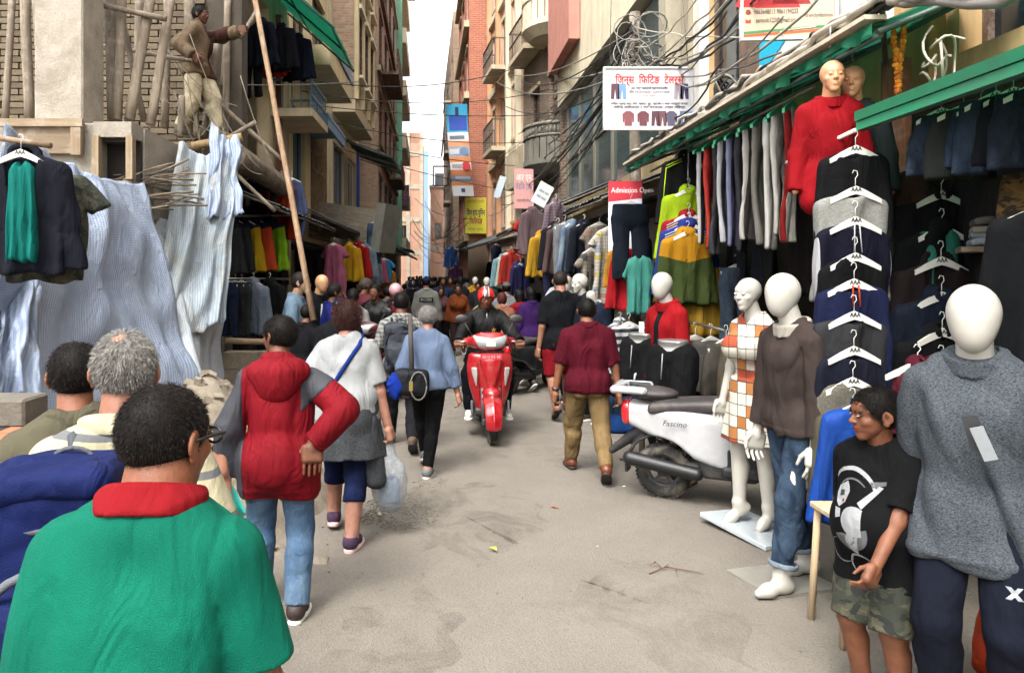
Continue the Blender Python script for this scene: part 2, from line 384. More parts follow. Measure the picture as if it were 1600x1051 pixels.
def surfnet(D, lo, h):
    sg = D < 0; nx, ny, nz = D.shape; cs = np.zeros((nx - 1, ny - 1, nz - 1), np.int8)
    for dx in (0, 1):
        for dy in (0, 1):
            for dz in (0, 1): cs += sg[dx:nx - 1 + dx, dy:ny - 1 + dy, dz:nz - 1 + dz]
    act = (cs > 0) & (cs < 8); I = np.argwhere(act)
    if not len(I): return np.zeros((0, 3), f32), np.zeros((0, 4), np.int32)
    idx = np.full(act.shape, -1, np.int32); idx[act] = np.arange(len(I)); acc = np.zeros((len(I), 3), f32); cnt = np.zeros(len(I), f32)
    cor = [(0, 0, 0), (1, 0, 0), (0, 1, 0), (1, 1, 0), (0, 0, 1), (1, 0, 1), (0, 1, 1), (1, 1, 1)]
    val = [D[I[:, 0] + c[0], I[:, 1] + c[1], I[:, 2] + c[2]] for c in cor]
    for a in range(8):
        for b in range(a + 1, 8):
            if sum(abs(cor[a][k] - cor[b][k]) for k in range(3)) != 1: continue
            m = (val[a] < 0) != (val[b] < 0); t = val[a] / np.where(np.abs(val[a] - val[b]) < 1e-9, 1e-9, val[a] - val[b]); t = np.clip(t, 0, 1)
            p = np.array(cor[a], f32) + t[:, None] * (np.array(cor[b], f32) - np.array(cor[a], f32)); acc += np.where(m[:, None], p, 0); cnt += m
    V = (I + acc / np.maximum(cnt, 1)[:, None]) * h + np.asarray(lo, f32); F = []
    for ax in range(3):
        s0 = [slice(1, -1)] * 3; s0[ax] = slice(0, -1); s1 = list(s0); s1[ax] = slice(1, None)
        A, B = sg[tuple(s0)], sg[tuple(s1)]; E = np.argwhere(A != B)
        if not len(E): continue
        neg = A[E[:, 0], E[:, 1], E[:, 2]]; o = np.ones(3, int); o[ax] = 0; E = E + o
        u, v = [(1, 2), (2, 0), (0, 1)][ax]; q = []
        for du, dv in ((-1, -1), (0, -1), (0, 0), (-1, 0)):
            e = E.copy(); e[:, u] += du; e[:, v] += dv; q.append(idx[e[:, 0], e[:, 1], e[:, 2]])
        q = np.stack(q, 1); q[~neg] = q[~neg][:, ::-1]; F.append(q)
    F = np.concatenate(F); F = F[(F >= 0).all(1)]
    return V.astype(f32), F.astype(np.int32)
def sdf_mesh(fn, lo, hi, h, B=4):
    lo = np.asarray(lo, f32) - 2 * h; hi = np.asarray(hi, f32) + 2 * h; nb = np.maximum(1, np.ceil((hi - lo) / (h * B)).astype(int))
    bi = np.stack(np.meshgrid(*[np.arange(k) for k in nb], indexing='ij'), -1).reshape(-1, 3)
    ctr = lo + (bi + .5) * (B * h) - .5 * h; dc = fn(ctr.astype(f32)); keep = np.abs(dc) < B * h * 1.0 + .010
    D = np.repeat(np.repeat(np.repeat(np.where(dc.reshape(nb) < 0, -1, 1).astype(f32), B, 0), B, 1), B, 2)
    bk = bi[keep]; off = np.stack(np.meshgrid(*[np.arange(B)] * 3, indexing='ij'), -1).reshape(-1, 3)
    for s in range(0, len(bk), 4000):
        g = (bk[s:s + 4000, None, :] * B + off[None]); d = fn((lo + g * h).reshape(-1, 3).astype(f32)); D[g[..., 0], g[..., 1], g[..., 2]] = d.reshape(g.shape[:2])
    return surfnet(D, lo, h)
def sdf_obj(name, fn, lo, hi, h, mat, parent=None, loc=None, rot=None):
    V, F = sdf_mesh(fn, lo, hi, h)
    return mesh_obj(name, make_mesh(name, V, F, True), mat, parent, loc, rot)
# ---------------------------------------------------------------- people and mannequins
def unit(v):
    v = np.asarray(v, float); return v / max(1e-9, np.linalg.norm(v))
def rotm(ax, deg):
    return np.array(Matrix.Rotation(R(deg), 3, ax))
def ik(a, t, l1, l2, pole):
    a = np.asarray(a, float); t = np.asarray(t, float); d = t - a; L = np.linalg.norm(d); L2 = min(max(L, abs(l1 - l2) + 1e-3), (l1 + l2) * .998); u = d / L
    x = (l1 * l1 - l2 * l2 + L2 * L2) / (2 * L2); y = math.sqrt(max(0, l1 * l1 - x * x)); p = np.asarray(pole, float); p = unit(p - u * (p @ u))
    return a + u * x + p * y, a + u * L2
WALK_R = dict(feet={1: (.07, .17, 0, 0), -1: (-.07, -.2, .05, -35)})
WALK_L = dict(feet={-1: (-.07, .17, 0, 0), 1: (.07, -.2, .05, -35)})
def head_d(q, fem=0.0, man=0):
    """head in units of its height, face towards +y, chin at -.5, top at +.5"""
    d = ell(q, (0, -.07, .12), (.335, .405, .385))
    if man == 2: return smin(ell(q, (0, -.01, .09), (.335, .40, .41)), ell(q, (0, .06, -.16), (.25, .30, .33)), .12)
    d = smin(d, ell(q, (0, .10, -.14), (.255, .275, .29)), .10); d = smin(d, ell(q, (0, .22, -.40), (.105, .10, .085)), .12)
    d = smin(d, ell(q, (0, .20, .13), (.25, .19, .20)), .06)
    q2 = q.copy(); q2[..., 0] = np.abs(q2[..., 0])
    d = smin(d, ell(q2, (.17, .23, -.09), (.10, .10, .09)), .06)
    d = smax(d, -ell(q2, (.135, .43, .035), (.085, .085, .055)), .05)
    d = smin(d, rcone(q, (0, .335, .06), (0, .425, -.10), .028, .05), .035); d = smin(d, ell(q2, (.045, .385, -.115), (.035, .045, .03)), .025)
    d = smin(d, ell(q, (0, .335, -.225), (.095, .06, .026)), .02); d = smin(d, ell(q, (0, .325, -.275), (.085, .06, .03)), .02)
    d = smin(d, ell(q2, (.135, .355, .03), (.055, .05, .036)), .012)
    if not man:
        e = np.stack([q2[..., 0] - .345 + q2[..., 1] * .45, q2[..., 1] + .05 - q2[..., 2] * .18, q2[..., 2] + .01], -1); e = smax(smin(ell(e, (0, 0, .03), (.040, .10, .125)), ell(e, (-.01, .03, -.10), (.035, .05, .06)), .03), -ell(e, (.042, .015, .02), (.03, .062, .085)), .02); d = smin(d, e, .03)
    return d
class Person:
    def __init__(s, name, label, cat, loc, rz=0, H=1.7, skinc='#8d5f46', pose=None, h=.012, girth=1.0, belly=0.0, fem=0, man=0, sw=1.0, group=None, head=1.0, neck=0.0, seed=1, body_mat=None, kids=1.0):
        s.H, s.h, s.g, s.fem, s.man, s.seed, s.belly = H, h, girth, fem, man, seed, belly; po = pose or {}; s.po = po
        s.root = thing(name, label, cat, loc, R(rz), group); s.J = J = {}; s.hu = .135 * H * head
        up = np.array([0, 0, 1.0]); hip = .525 * H - po.get('drop', .012) * H; pel = np.array([po.get('px', 0) * H, po.get('py', 0) * H, hip])
        T = rotm('Z', po.get('twist', 0)) @ rotm('X', -po.get('lean', 3)) @ rotm('Y', po.get('side', 0)); s.T = T; J['pel'] = pel
        Tp = rotm('Z', po.get('ptwist', 0))
        def tl(x, y, z): return pel + T @ np.array([x * H, y * H, z * H])
        s.tl = tl; swd = (.101 - .012 * fem) * sw
        J['neck'] = tl(0, -.012, .30); s.Hd = T @ rotm('Z', po.get('hyaw', 0)) @ rotm('X', po.get('hpitch', 0) + po.get('lean', 3) * .8); J['hb'] = tl(0, .012, .340 - neck)
        J['head'] = J['hb'] + s.Hd @ np.array([0, .012 * H, .0]) + s.Hd @ np.array([0, 0, .43]) * s.hu
        for sd in (-1, 1):
            J['sh', sd] = tl(sd * swd, -.005, .256); sh = J['sh', sd]; tgt = po.get('hands', {}).get(sd)
            if tgt is None: tgt = (sd * .165, .03, .45)
            tgt = np.array(tgt, float) * H; tgt[2] -= .0
            el_, wr = ik(sh, tgt, .168 * H, .148 * H, po.get('elbow', {}).get(sd, (sd * .35, -1, -.1))); J['el', sd] = el_; J['wr', sd] = wr
            J['hip', sd] = pel + Tp @ np.array([sd * .052 * H, 0, 0]); f = po.get('feet', {}).get(sd, (sd * .06, 0, 0, 0))
            fz = f[2] * H + .042 * H; ank = np.array([f[0] * H, f[1] * H, fz]); kn, an = ik(J['hip', sd], ank, .245 * H, .245 * H, po.get('knee', {}).get(sd, (sd * .12, 1, 0))); J['kn', sd] = kn; J['an', sd] = an
            yaw = f[4] if len(f) > 4 else -sd * 9; s.__dict__['F%d' % sd] = rotm('Z', yaw) @ rotm('X', f[3])
        s.sd = swd
        if body_mat is None: body_mat = skin(skinc)
        s.skin_m = body_mat
    # --- pieces
    def q(s, P): return ((P - s.J['pel'].astype(f32)) @ s.T.astype(f32)) / s.H
    def torso(s, P, infl=0.0, hips=True, kb=1.06):
        Q = s.q(P).copy(); g = s.g; w = s.sd / .101; f = s.fem; zz = Q[..., 2]
        Q[..., 1] /= kb
        d = rcone(Q, (-.033 * w, 0, .205), (.033 * w, 0, .205), .056 * g, .056 * g); d = smin(d, rcone(Q, (-.026 * g, 0, .11), (.026 * g, 0, .11), (.052 - .005 * f) * g, (.052 - .005 * f) * g), .07)
        d = smin(d, rcone(Q, (-.034 * g - .004 * f, 0, .0), (.034 * g + .004 * f, 0, .0), (.057 + .005 * f) * g, (.057 + .005 * f) * g), .06)
        if s.belly: d = smin(d, ell(Q, (0, .05 + .03 * s.belly, .07), (.085 * g, .06 + .05 * s.belly, .09)), .05); d = smin(d, ell(Q, (0, 0, .07), (.10 * g + .02 * s.belly, .09, .07)), .05)
        Q[..., 1] *= kb
        Q2 = Q.copy(); Q2[..., 0] = np.abs(Q2[..., 0]); d = smin(d * .86, rcone(Q2, (.02, -.014, .292), (s.sd - .014, -.008, .258), .036 * g ** .4, .031 * g ** .5), .035)
        if f:
            Q[..., 0] = np.abs(Q[..., 0]); d = smin(d, ell(Q, (.045, .062 * g, .185), (.042, .045, .045)), .03)
        if hips:
            Q[..., 0] = np.abs(Q[..., 0]); d = smin(d, ell(Q, (.042, -.042 * g, -.02), (.052 * g, .05 * g, .06)), .03)
        return d * s.H - infl
    def limb(s, P, a, m, b, r, infl, t=2.0, k=.02):
        """two-bone limb cut square at t (1 = the middle joint, 2 = the end)"""
        H = s.H; A, M, Bp = [s.J[x] for x in (a, m, b)]; d = rcone(P, A, M, r[0] * H, r[1] * H)
        if t <= 1.0:
            e = A + (M - A) * t; return np.maximum(d - infl, plane(P, e, M - A))
        d = smin(d, rcone(P, M, Bp, r[1] * H, r[2] * H), k) - infl
        if t < 2.0:
            e = M + (Bp - M) * (t - 1); near = np.linalg.norm(P - e, axis=-1) < np.linalg.norm(Bp - e) * 1.0 + .16 * H
            d = np.where((plane(P, e, Bp - M) > 0) & near, np.maximum(d, plane(P, e, Bp - M)), d)
        return d
    AR = (.0275, .0245, .0175); LR = (.054, .037, .025)
    def arm(s, P, sd, infl=0.0, t=2.0, k=1.0): return s.limb(P, ('sh', sd), ('el', sd), ('wr', sd), tuple(x * s.g ** .6 * k for x in s.AR), infl, t)
    def leg(s, P, sd, infl=0.0, t=2.0):
        d = s.limb(P, ('hip', sd), ('kn', sd), ('an', sd), tuple(x * s.g ** .7 for x in s.LR), infl, t)
        if t > 1.2:
            kn, an = s.J['kn', sd], s.J['an', sd]; c = kn * .68 + an * .32 + np.array([0, -.012 * s.H, 0]); k = rcone(P, c, c * .8 + an * .2, .034 * s.H + infl, .029 * s.H + infl)
            if t < 2: k = np.maximum(k, plane(P, kn + (an - kn) * (t - 1), an - kn))
            d = smin(d, k, .02)
        return d
    def foot(s, P, sd, infl=0.0, flat=True, heel=0):
        a = s.J['an', sd]; Fm = s.__dict__['F%d' % sd]; Q = (P - a.astype(f32)) @ Fm.astype(f32) / s.H
        d = rcone(Q, (0, -.022, -.012), (0, .055, -.022), .022, .019); d = smin(d, rcone(Q, (0, .05, -.024), (0, .085, -.027), .021, .014), .015); d = smin(d, rcone(Q, (0, 0, .02), (0, -.01, -.015), .024, .022), .02)
        d = d * s.H - infl
        return smax(d, (-.042 * s.H - infl * .2 - Q[..., 2] * s.H), .006) if flat else d
    def hq(s, P): return ((P - s.J['head'].astype(f32)) @ s.Hd.astype(f32)) / s.hu
    def hand_fn(s, sd, curl=(35, 45), pn=None, hd=None, thumb=None):
        wr, el_ = s.J['wr', sd], s.J['el', sd]; d = unit(wr - el_) if hd is None else unit(hd); n = np.array([-sd, .1, 0]) if pn is None else np.array(pn, float); n = unit(n - d * (n @ d))
        sa = np.cross(n, d); sa = sa * (1 if (sa[1] if pn is None else sa @ np.cross(n, d)) >= 0 else -1)
        if thumb is not None and sa @ np.asarray(thumb) < 0: sa = -sa
        hl = .108 * s.H; r = .0052 * s.H; segs = []; B = np.stack([sa, d, n], 1).astype(f32); w0 = wr.astype(f32)
        def L(x, y, z): return wr + (sa * x + d * y + n * z) * hl
        for i, (x, ln) in enumerate(((.27, .40), (.09, .46), (-.09, .43), (-.26, .34))):
            c1, c2 = R(curl[0] * (1 + .12 * i)), R(curl[0] * (1 + .12 * i) + curl[1]); p0 = L(x * .85, .48, 0); p1 = p0 + (d * math.cos(c1) + n * math.sin(c1) + sa * x * .2) * hl * ln * .52; p2 = p1 + (d * math.cos(c2) + n * math.sin(c2)) * hl * ln * .5
            segs += [(p0, p1, r * 1.12, r), (p1, p2, r, r * .8)]
        t0 = L(.22, .12, .05); t1 = t0 + (d * .62 + sa * .62 + n * .3) * hl * .28; t2 = t1 + (d * .85 + sa * .1 + n * .35) * hl * .26; segs += [(t0, t1, r * 1.5, r * 1.2), (t1, t2, r * 1.2, r * .85)]
        def fn(P):
            Q = (P - w0) @ B / hl; dd = rbox(Q, (.0, .30, .0), (.33, .29, .13), .125) * hl; dd = smin(dd, rcone(P, wr, wr + d * .15 * hl, .0165 * s.H, .0165 * s.H), .012)
            for a, b, r1, r2 in segs: dd = smin(dd, rcone(P, a, b, r1, r2), .004)
            return dd
        c = wr + d * hl * .5; return fn, c - hl * .75, c + hl * .75
    def body(s, hands=True, curl=None, pn=None, hd=None, thumb=None, torso=True, bare=None, stubble=0, legs=True, arms=True, lips=(1.0, .62, .58), neck_r=1.0, coarse=False):
        J, H, h = s.J, s.H, s.h; parts = []
        pts = np.array([v for v in J.values()]); lo = pts.min(0) - .12 * H; hi = pts.max(0) + .1 * H
        hc = J['head'] - s.Hd @ np.array([0, 0, .30]) * s.hu
        def bf(P):
            d = rcone(P, J['neck'], J['head'] - s.Hd @ np.array([0, .06, .16]) * s.hu, .036 * H * s.g ** .3 * neck_r * (1 - .1 * s.fem), .034 * H * s.g ** .3 * neck_r * (1 - .1 * s.fem)); d = smin(d, s.torso(P, -.006 * H if not bare else 0), .03)
            for sd in (-1, 1):
                if arms: d = smin(d, s.arm(P, sd, -.001 * H), .012 * H)
                if legs: d = smin(d, smin(s.leg(P, sd, 0), s.foot(P, sd, 0), .012 * H), .012 * H)
            return d
        lo[2] = min(lo[2], 0); parts.append(sdf_mesh(bf, lo, hi, h if not coarse else h * 1.5))
        hh = max(.0042, min(h * .55, .012)) if h < .03 else h
        if s.man != 3: parts.append(sdf_mesh(lambda P: head_d(s.hq(P), s.fem, s.man) * s.hu, J['head'] - .62 * s.hu, J['head'] + .62 * s.hu, hh))
        nh = len(parts)
        if hands and arms:
            for sd in (-1, 1):
                cc = (curl or {}).get(sd, (22, 38)); fn, a, b = s.hand_fn(sd, cc, (pn or {}).get(sd), (hd or {}).get(sd), (thumb or {}).get(sd)); parts.append(sdf_mesh(fn, a, b, max(.0042, min(.011, h * .5))))
        V = []; F = []; o = 0
        for v, f in parts: V.append(v); F.append(f + o); o += len(v)
        V = np.concatenate(V); F = np.concatenate(F); me = make_mesh('body', V, F, True); q = s.hq(V); c = np.ones((len(V), 4), f32)
        if not s.man:
            m = (ell(q, (0, .36, -.25), (.10, .12, .055)) < 0) & (q[:, 1] > .25); c[m, :3] = lips
            e = np.abs(np.abs(q[:, 0]) - .14) < .075; m = e & (np.abs(q[:, 2] - .035) < .012) & (q[:, 1] > .3); c[m, :3] = (.25, .2, .18)
            m = (q[:, 2] > -.6) & (q[:, 2] < .6) & (np.abs(q[:, 0]) < .6); c[m, 1] *= .97
            if stubble: m = (q[:, 2] < -.18) & (q[:, 2] > -.52) & (q[:, 1] > .05) & (c[:, 0] == 1); c[m, :3] *= (1 - stubble)
        ca = me.color_attributes.new('Col', 'FLOAT_COLOR', 'POINT'); ca.data.foreach_set('color', c.ravel())
        s.body_o = mesh_obj('body', me, s.skin_m, s.root); return s.body_o
    def surf(s, x, z, fn=None, side=-1, lift=.004):
        """point on the garment at torso position (x, z), seen from the back (side -1) or front"""
        ys = np.linspace(side * .26, 0, 160); pts = np.array([s.tl(x, y, z) for y in ys], f32); d = (fn or s.top_fn)(pts); k = int(np.argmax(d < 0)); return s.tl(x, ys[k] + side * lift, z)
    def add(s, name, fn, lo, hi, mat, h=None, parent=None):
        return sdf_obj(name, fn, lo, hi, h or s.h, mat, parent or s.root)
    def top(s, mat, sleeve=2.0, infl=.013, hem=-.03, wr=.015, name='shirt', collar=None, collar_mat=None, freq=16, arm_infl=None, hood=False, vneck=0, flare=0.0):
        J, H = s.J, s.H; ai = infl if arm_infl is None else arm_infl; sd_ = s.seed; pts = np.array([J['pel'], J['neck']] + [J[k, x] for k in ('sh', 'el', 'wr') for x in (-1, 1)]); lo = pts.min(0) - .17 * H; hi = pts.max(0) + .12 * H
        def fn(P):
            w = wrinkle(P, sd_, freq) * wr; Q = s.q(P); fl = np.clip(.12 - Q[..., 2], 0, .3) * flare; d = s.torso(P, infl, False) - fl; d = smin(d, ell(Q, (0, -.028 * s.g, -.01), (.092 * s.g, .066 * s.g, .085)) * H - infl, .04)
            for sd in (-1, 1): d = smin(d, rcone(P, J['hip', sd], J['hip', sd] * .6 + J['kn', sd] * .4, .056 * H * s.g ** .7 + infl, .05 * H * s.g ** .7 + infl + .004), .05)
            d = d - .0035 * (np.abs(Q[..., 2] - hem - .011) < .008); d = smax(d, (hem - Q[..., 2]) * H, .006)
            for sd in (-1, 1):
                if sleeve > 0: d = smin(d, s.arm(P, sd, ai, sleeve, 1.06), .012)
            d = d + w - wr * .45
            if s.h < .009: d = d + .0035 * np.exp(-((np.abs(Q[..., 0]) - s.sd * .93 - (.262 - Q[..., 2]) * .16 * np.sign(.262 - Q[..., 2])) / .0028) ** 2) * (Q[..., 2] > .17)
            nk = rcone(P, J['neck'], J['hb'] + s.Hd @ np.array([0, 0, .3]) * s.hu, .040 * H, .042 * H); d = smax(d, -nk, .006)
            if vneck: d = smax(d, -ell(Q, (0, .08, .28), (.035, .06, .05)) * H, .008)
            return d
        o = s.add(name, fn, lo, hi, mat)
        s.top_fn = fn
        if collar:
            def cf(P):
                Q = s.q(P); u = smin(fn(P), rcone(P, s.tl(0, -.012, .27), s.tl(0, .006, .345), .046 * H, .042 * H), .012 * H); rr = np.sqrt((Q[..., 0] / 1.12) ** 2 + (Q[..., 1] + .012) ** 2)
                zt = .318 + collar[0] * 1.3 - (Q[..., 1] + .05) * .32; u = smax(u, (zt - .030 - .006 * collar[1] - Q[..., 2]) * H, .003); return smax(smax(u - .009 - .003 * collar[1], (rr - .054 - .006 * collar[1]) * H, .004), (Q[..., 2] - zt) * H, .004)
            c = s.tl(0, 0, .31); s.collar = s.add('collar', cf, c - .14 * H, c + .14 * H, collar_mat or mat, min(s.h, .008), o)
        if hood:
            def hf(P):
                Q = s.q(P); return smax(smin(ell(Q, (0, -.045, .290), (.098, .056, .045)), ell(Q, (0, -.070, .245), (.068, .034, .062)), .05), -ell(Q, (0, .012, .335), (.058, .055, .07)), .012) * H + wrinkle(P, 5, 18) * wr
            c = s.tl(0, -.03, .29); s.hood = s.add('hood', hf, c - .17 * H, c + .17 * H, hood if not isinstance(hood, bool) else mat, None, o)
        return o
    def bottom(s, mat, length=1.97, infl=.014, waist=.05, wr=.011, name='trousers', freq=18, cuff=0.0):
        J, H = s.J, s.H; pts = np.array([J['pel']] + [J[k, x] for k in ('hip', 'kn', 'an') for x in (-1, 1)]); lo = pts.min(0) - .13 * H; hi = pts.max(0) + .13 * H
        def fn(P):
            Q = s.q(P); d = np.maximum(s.torso(P, min(infl * .7, .008)), (Q[..., 2] - waist) * H); d = smax(d, (-.075 - Q[..., 2]) * H, .02)
            for sd in (-1, 1):
                l = s.leg(P, sd, infl, length)
                if cuff: a = s.J['kn', sd]; b = s.J['an', sd]; t = np.clip(((P - a.astype(f32)) @ (b - a).astype(f32)) / float((b - a) @ (b - a)), 0, 1); l = l - t * cuff
                d = smin(d, l, .016)
            return d + wrinkle(P, s.seed + 3, freq, .7) * wr * np.clip((.03 - Q[..., 2]) * 8, .12, 1)
        return s.add(name, fn, lo, hi, mat)
    def skirt(s, mat, z0=.08, z1=-.3, flare=.25, infl=.012, name='skirt', wr=.008):
        H = s.H; c = s.J['pel']
        def fn(P):
            Q = s.q(P); zz = np.clip(.05 - Q[..., 2], 0, 1); th = np.arctan2(Q[..., 0], Q[..., 1]); r = np.sqrt(Q[..., 0] ** 2 + (Q[..., 1] / .78) ** 2); d = (r - (.098 * s.g + infl + zz * flare + np.sin(th * 9) * .02 * zz)) * H * .85
            d = smin(d, s.torso(P, infl * H), .03); return smax(smax(d, (Q[..., 2] - z0) * H, .004), (z1 - Q[..., 2]) * H, .004) + wrinkle(P, s.seed, 14) * wr * .5
        e = (.2 + flare * .4) * H; return s.add(name, fn, c + np.array([-e, -e, z1 * H - .03]), c + np.array([e, e, z0 * H + .05]), mat)
    def shoes(s, mat, sole='#d8d4cc', sole_t=.012, name='shoe', high=.0):
        for sd in (-1, 1):
            a = s.J['an', sd]; Fm = s.__dict__['F%d' % sd]; fl = -.042 * s.H
            def fn(P):
                d = s.foot(P, sd, .007); Q = (P - a.astype(f32)) @ Fm.astype(f32); return np.maximum(d, Q[..., 2] - (.012 + high) * s.H)
            o = s.add(name, fn, a - .17 * s.H, a + .17 * s.H, mat, min(s.h, .011))
            def sf(P):
                Q = (P - a.astype(f32)) @ Fm.astype(f32); q2 = np.stack([Q[..., 0], Q[..., 1]], -1); c0 = np.array([0, -.026 * s.H]); c1 = np.array([0, .088 * s.H]); t = np.clip(((q2 - c0) @ (c1 - c0)) / float((c1 - c0) @ (c1 - c0)), 0, 1); w = .023 + .007 * np.sin(t * 2.6); dd = np.linalg.norm(q2 - c0 - t[:, None] * (c1 - c0), axis=-1) - w * s.H
                return smax(dd, np.abs(Q[..., 2] - fl) - sole_t, .004)
            s.add('sole', sf, a - .17 * s.H, a + .17 * s.H, plain(sole, .7), min(s.h, .010), o)
    def hair(s, mat, style='short', thick=.035, strands=0, slen=.012, nz=.0, nape=-.42, front=.28, name='hair', smat=None, bald=0.0, swid=1.0):
        hu = s.hu; J = s.J
        def fn(P):
            q = s.hq(P); d = ell(q, (0, -.075, .12), (.335 + thick, .405 + thick, .385 + thick)); dirn = np.array([0, -.33 - .36, nape - front]); nrm = np.array([0, -dirn[2], dirn[1]]); nrm = nrm if nrm[1] > 0 else -nrm
            pl = plane(q, (0, .36, front), nrm); side = np.abs(q[..., 0]) - .25; pl = pl - np.clip(side, 0, .2) * .35
            if style == 'short': d = smax(d, pl, .03); d = smax(d, nape + .02 - q[..., 2], .03)
            elif style == 'bob':
                d = smin(d, ell(q, (0, -.13, -.1), (.37, .36, .40)), .1); d = smax(d, -ell(q, (0, .42, -.18), (.27, .42, .48)), .05); d = smax(d, nape - q[..., 2], .06)
            elif style == 'long':
                d = smin(d, rcone(q, (0, -.22, 0), (0, -.34, -1.05), .33, .2), .12); d = smax(d, -ell(q, (0, .42, -.18), (.25, .42, .5)), .05); d = smax(d, -ell(q, (0, .1, -.75), (.3, .3, .35)), .05)
            elif style == 'bun': d = smax(d, pl, .03); d = smin(d, ell(q, (0, -.42, .02), (.15, .13, .15)), .05)
            elif style == 'scarf':
                d = smin(d, rcone(q, (0, -.08, -.2), (0, -.05, -.75), .36, .48), .12); d = smax(d, -ell(q, (0, .5, -.08), (.25, .42, .42)), .04)
            if bald: d = smax(d, -ell(q, (0, -.1, .52), (bald, bald * 1.1, .12)), .05)
            if nz: d = d + wrinkle(q, s.seed + 9, 22, 1.0, 5) * nz
            return d * hu
        h = max(.006, min(s.h * .6, .012)) if s.h < .03 else s.h * .8
        if style not in ('long', 'scarf'):
            def fb(P):
                q = s.hq(P); q2 = q.copy(); q2[..., 0] = np.abs(q2[..., 0]); return np.minimum(fn(P), rcone(q2, (.07, .375, .095), (.20, .325, .10), .014, .010) * hu)
        else: fb = fn
        lo = J['head'] - 1.0 * hu; hi = J['head'] + .75 * hu
        if style in ('long', 'scarf'): lo = J['head'] - np.array([.75, .8, 1.5]) * hu
        o = s.add(name, fb if not s.man else fn, lo, hi, mat, h)
        if strands:
            me = o.data; rs = np.random.RandomState(s.seed); n = len(me.polygons); V = []; F = []; cen = np.zeros(n * 3, f32); nor = np.zeros(n * 3, f32); me.polygons.foreach_get('center', cen); me.polygons.foreach_get('normal', nor); cen = cen.reshape(-1, 3); nor = nor.reshape(-1, 3)
            q = s.hq(cen); ok = np.where(q[:, 2] > -.5)[0]; ids = rs.choice(ok, strands); jit = rs.randn(strands, 3) * h * .6; c0 = cen[ids] + jit - nor[ids] * .003; dn = s.Hd @ np.array([0, -.25, -.9]); qq = q[ids]
            whorl = (s.Hd @ np.array([0, -.2, .5])) * hu + J['head']; rad = c0 - whorl; rad /= np.linalg.norm(rad, axis=1)[:, None]
            dr = nor[ids] * .40 + rad * .85 + dn * .2 + rs.randn(strands, 3) * .12; dr /= np.linalg.norm(dr, axis=1)[:, None]; L = slen * (.6 + .8 * rs.rand(strands))
            L = L * np.clip((qq[:, 2] + .55) * 1.6, .25, 1); sd_ = np.cross(dr, rs.randn(strands, 3)); sd_ /= np.linalg.norm(sd_, axis=1)[:, None]; w = (.0007 + .0004 * rs.rand(strands)) * swid
            a = c0 + sd_ * w[:, None]; b = c0 - sd_ * w[:, None]; c = c0 + dr * L[:, None] + rad * (L * .25)[:, None]; V = np.stack([a, b, c], 1).reshape(-1, 3); F = np.arange(len(V), dtype=np.int32).reshape(-1, 3)
            so = mesh_obj('hair_strands', make_mesh('hair_strands', V, F), smat or mat, o); so['kind'] = 'stuff'
        return o
    def eyes(s):
        for sd in (-1, 1):
            c = s.J['head'] + s.Hd @ (np.array([sd * .135, .366, .026]) * s.hu); me = EYE_MESH(); o = mesh_obj('eye', me, None, s.root); o.location = c; o.scale = (s.hu * .05, s.hu * .045, s.hu * .021); o.rotation_euler = Matrix(s.Hd.tolist()).to_euler()
    def cap(s, mat, brim=True, name='cap', brim_mat=None, rev=False):
        hu = s.hu; sg = -1 if rev else 1
        o = s.add(name, lambda P: smax(ell(s.hq(P), (0, -.075, .13), (.385, .455, .43)), .16 - s.hq(P)[..., 2] - s.hq(P)[..., 1] * .05, .02) * hu, s.J['head'] - hu, s.J['head'] + .8 * hu, mat, min(s.h * .7, .012))
        if brim: s.add('brim', lambda P: smax(smax(ell(s.hq(P), (0, sg * .45, .15), (.29, .38, .09)), -ell(s.hq(P), (0, sg * .42, .05), (.32, .42, .11)), .02), -(sg * s.hq(P)[..., 1] - .25), .03) * hu, s.J['head'] - hu, s.J['head'] + hu, brim_mat or mat, min(s.h * .6, .01), o)
        return o
    def helmet(s, mat, name='helmet', visor=None):
        hu = s.hu
        def fn(P):
            q = s.hq(P); d = ell(q, (0, -.06, .12), (.46, .53, .50)); return smax(smax(d, -ell(q, (0, .42, -.13), (.34, .42, .36)), .04), -.36 - q[..., 2], .04) * hu
        return s.add(name, fn, s.J['head'] - .8 * hu, s.J['head'] + .8 * hu, mat, min(s.h * .6, .011))
    def print_on(s, me, mat, o, target, center, z, dirv=(0, 1, 0), name='print', off=.003, scale=1.0, shear=0.0):
        """lays a flat print (mesh in XY) onto a garment, facing dirv (local)"""
        bm = bmesh.new(); bm.from_mesh(target.data); bvh = BVHTree.FromBMesh(bm); bm.free(); d = Vector(dirv).normalized(); up = Vector((0, 0, 1)); rt = up.cross(d).normalized(); bm2 = bmesh.new(); bm2.from_mesh(me)
        bmesh.ops.subdivide_edges(bm2, edges=[e for e in bm2.edges if e.calc_length() * scale > .025], cuts=2)
        c = Vector(center); c.z = z; bad = 0
        for v in bm2.verts:
            p = c + rt * v.co.x * scale + up * (v.co.y * scale); hit = bvh.ray_cast(p + d * .6, -d)
            v.co = (hit[0] + d * off) if hit[0] is not None else p + d * .1
        bm2.to_mesh(me); bm2.free(); return mesh_obj(name, me, mat, o)
_eye = []
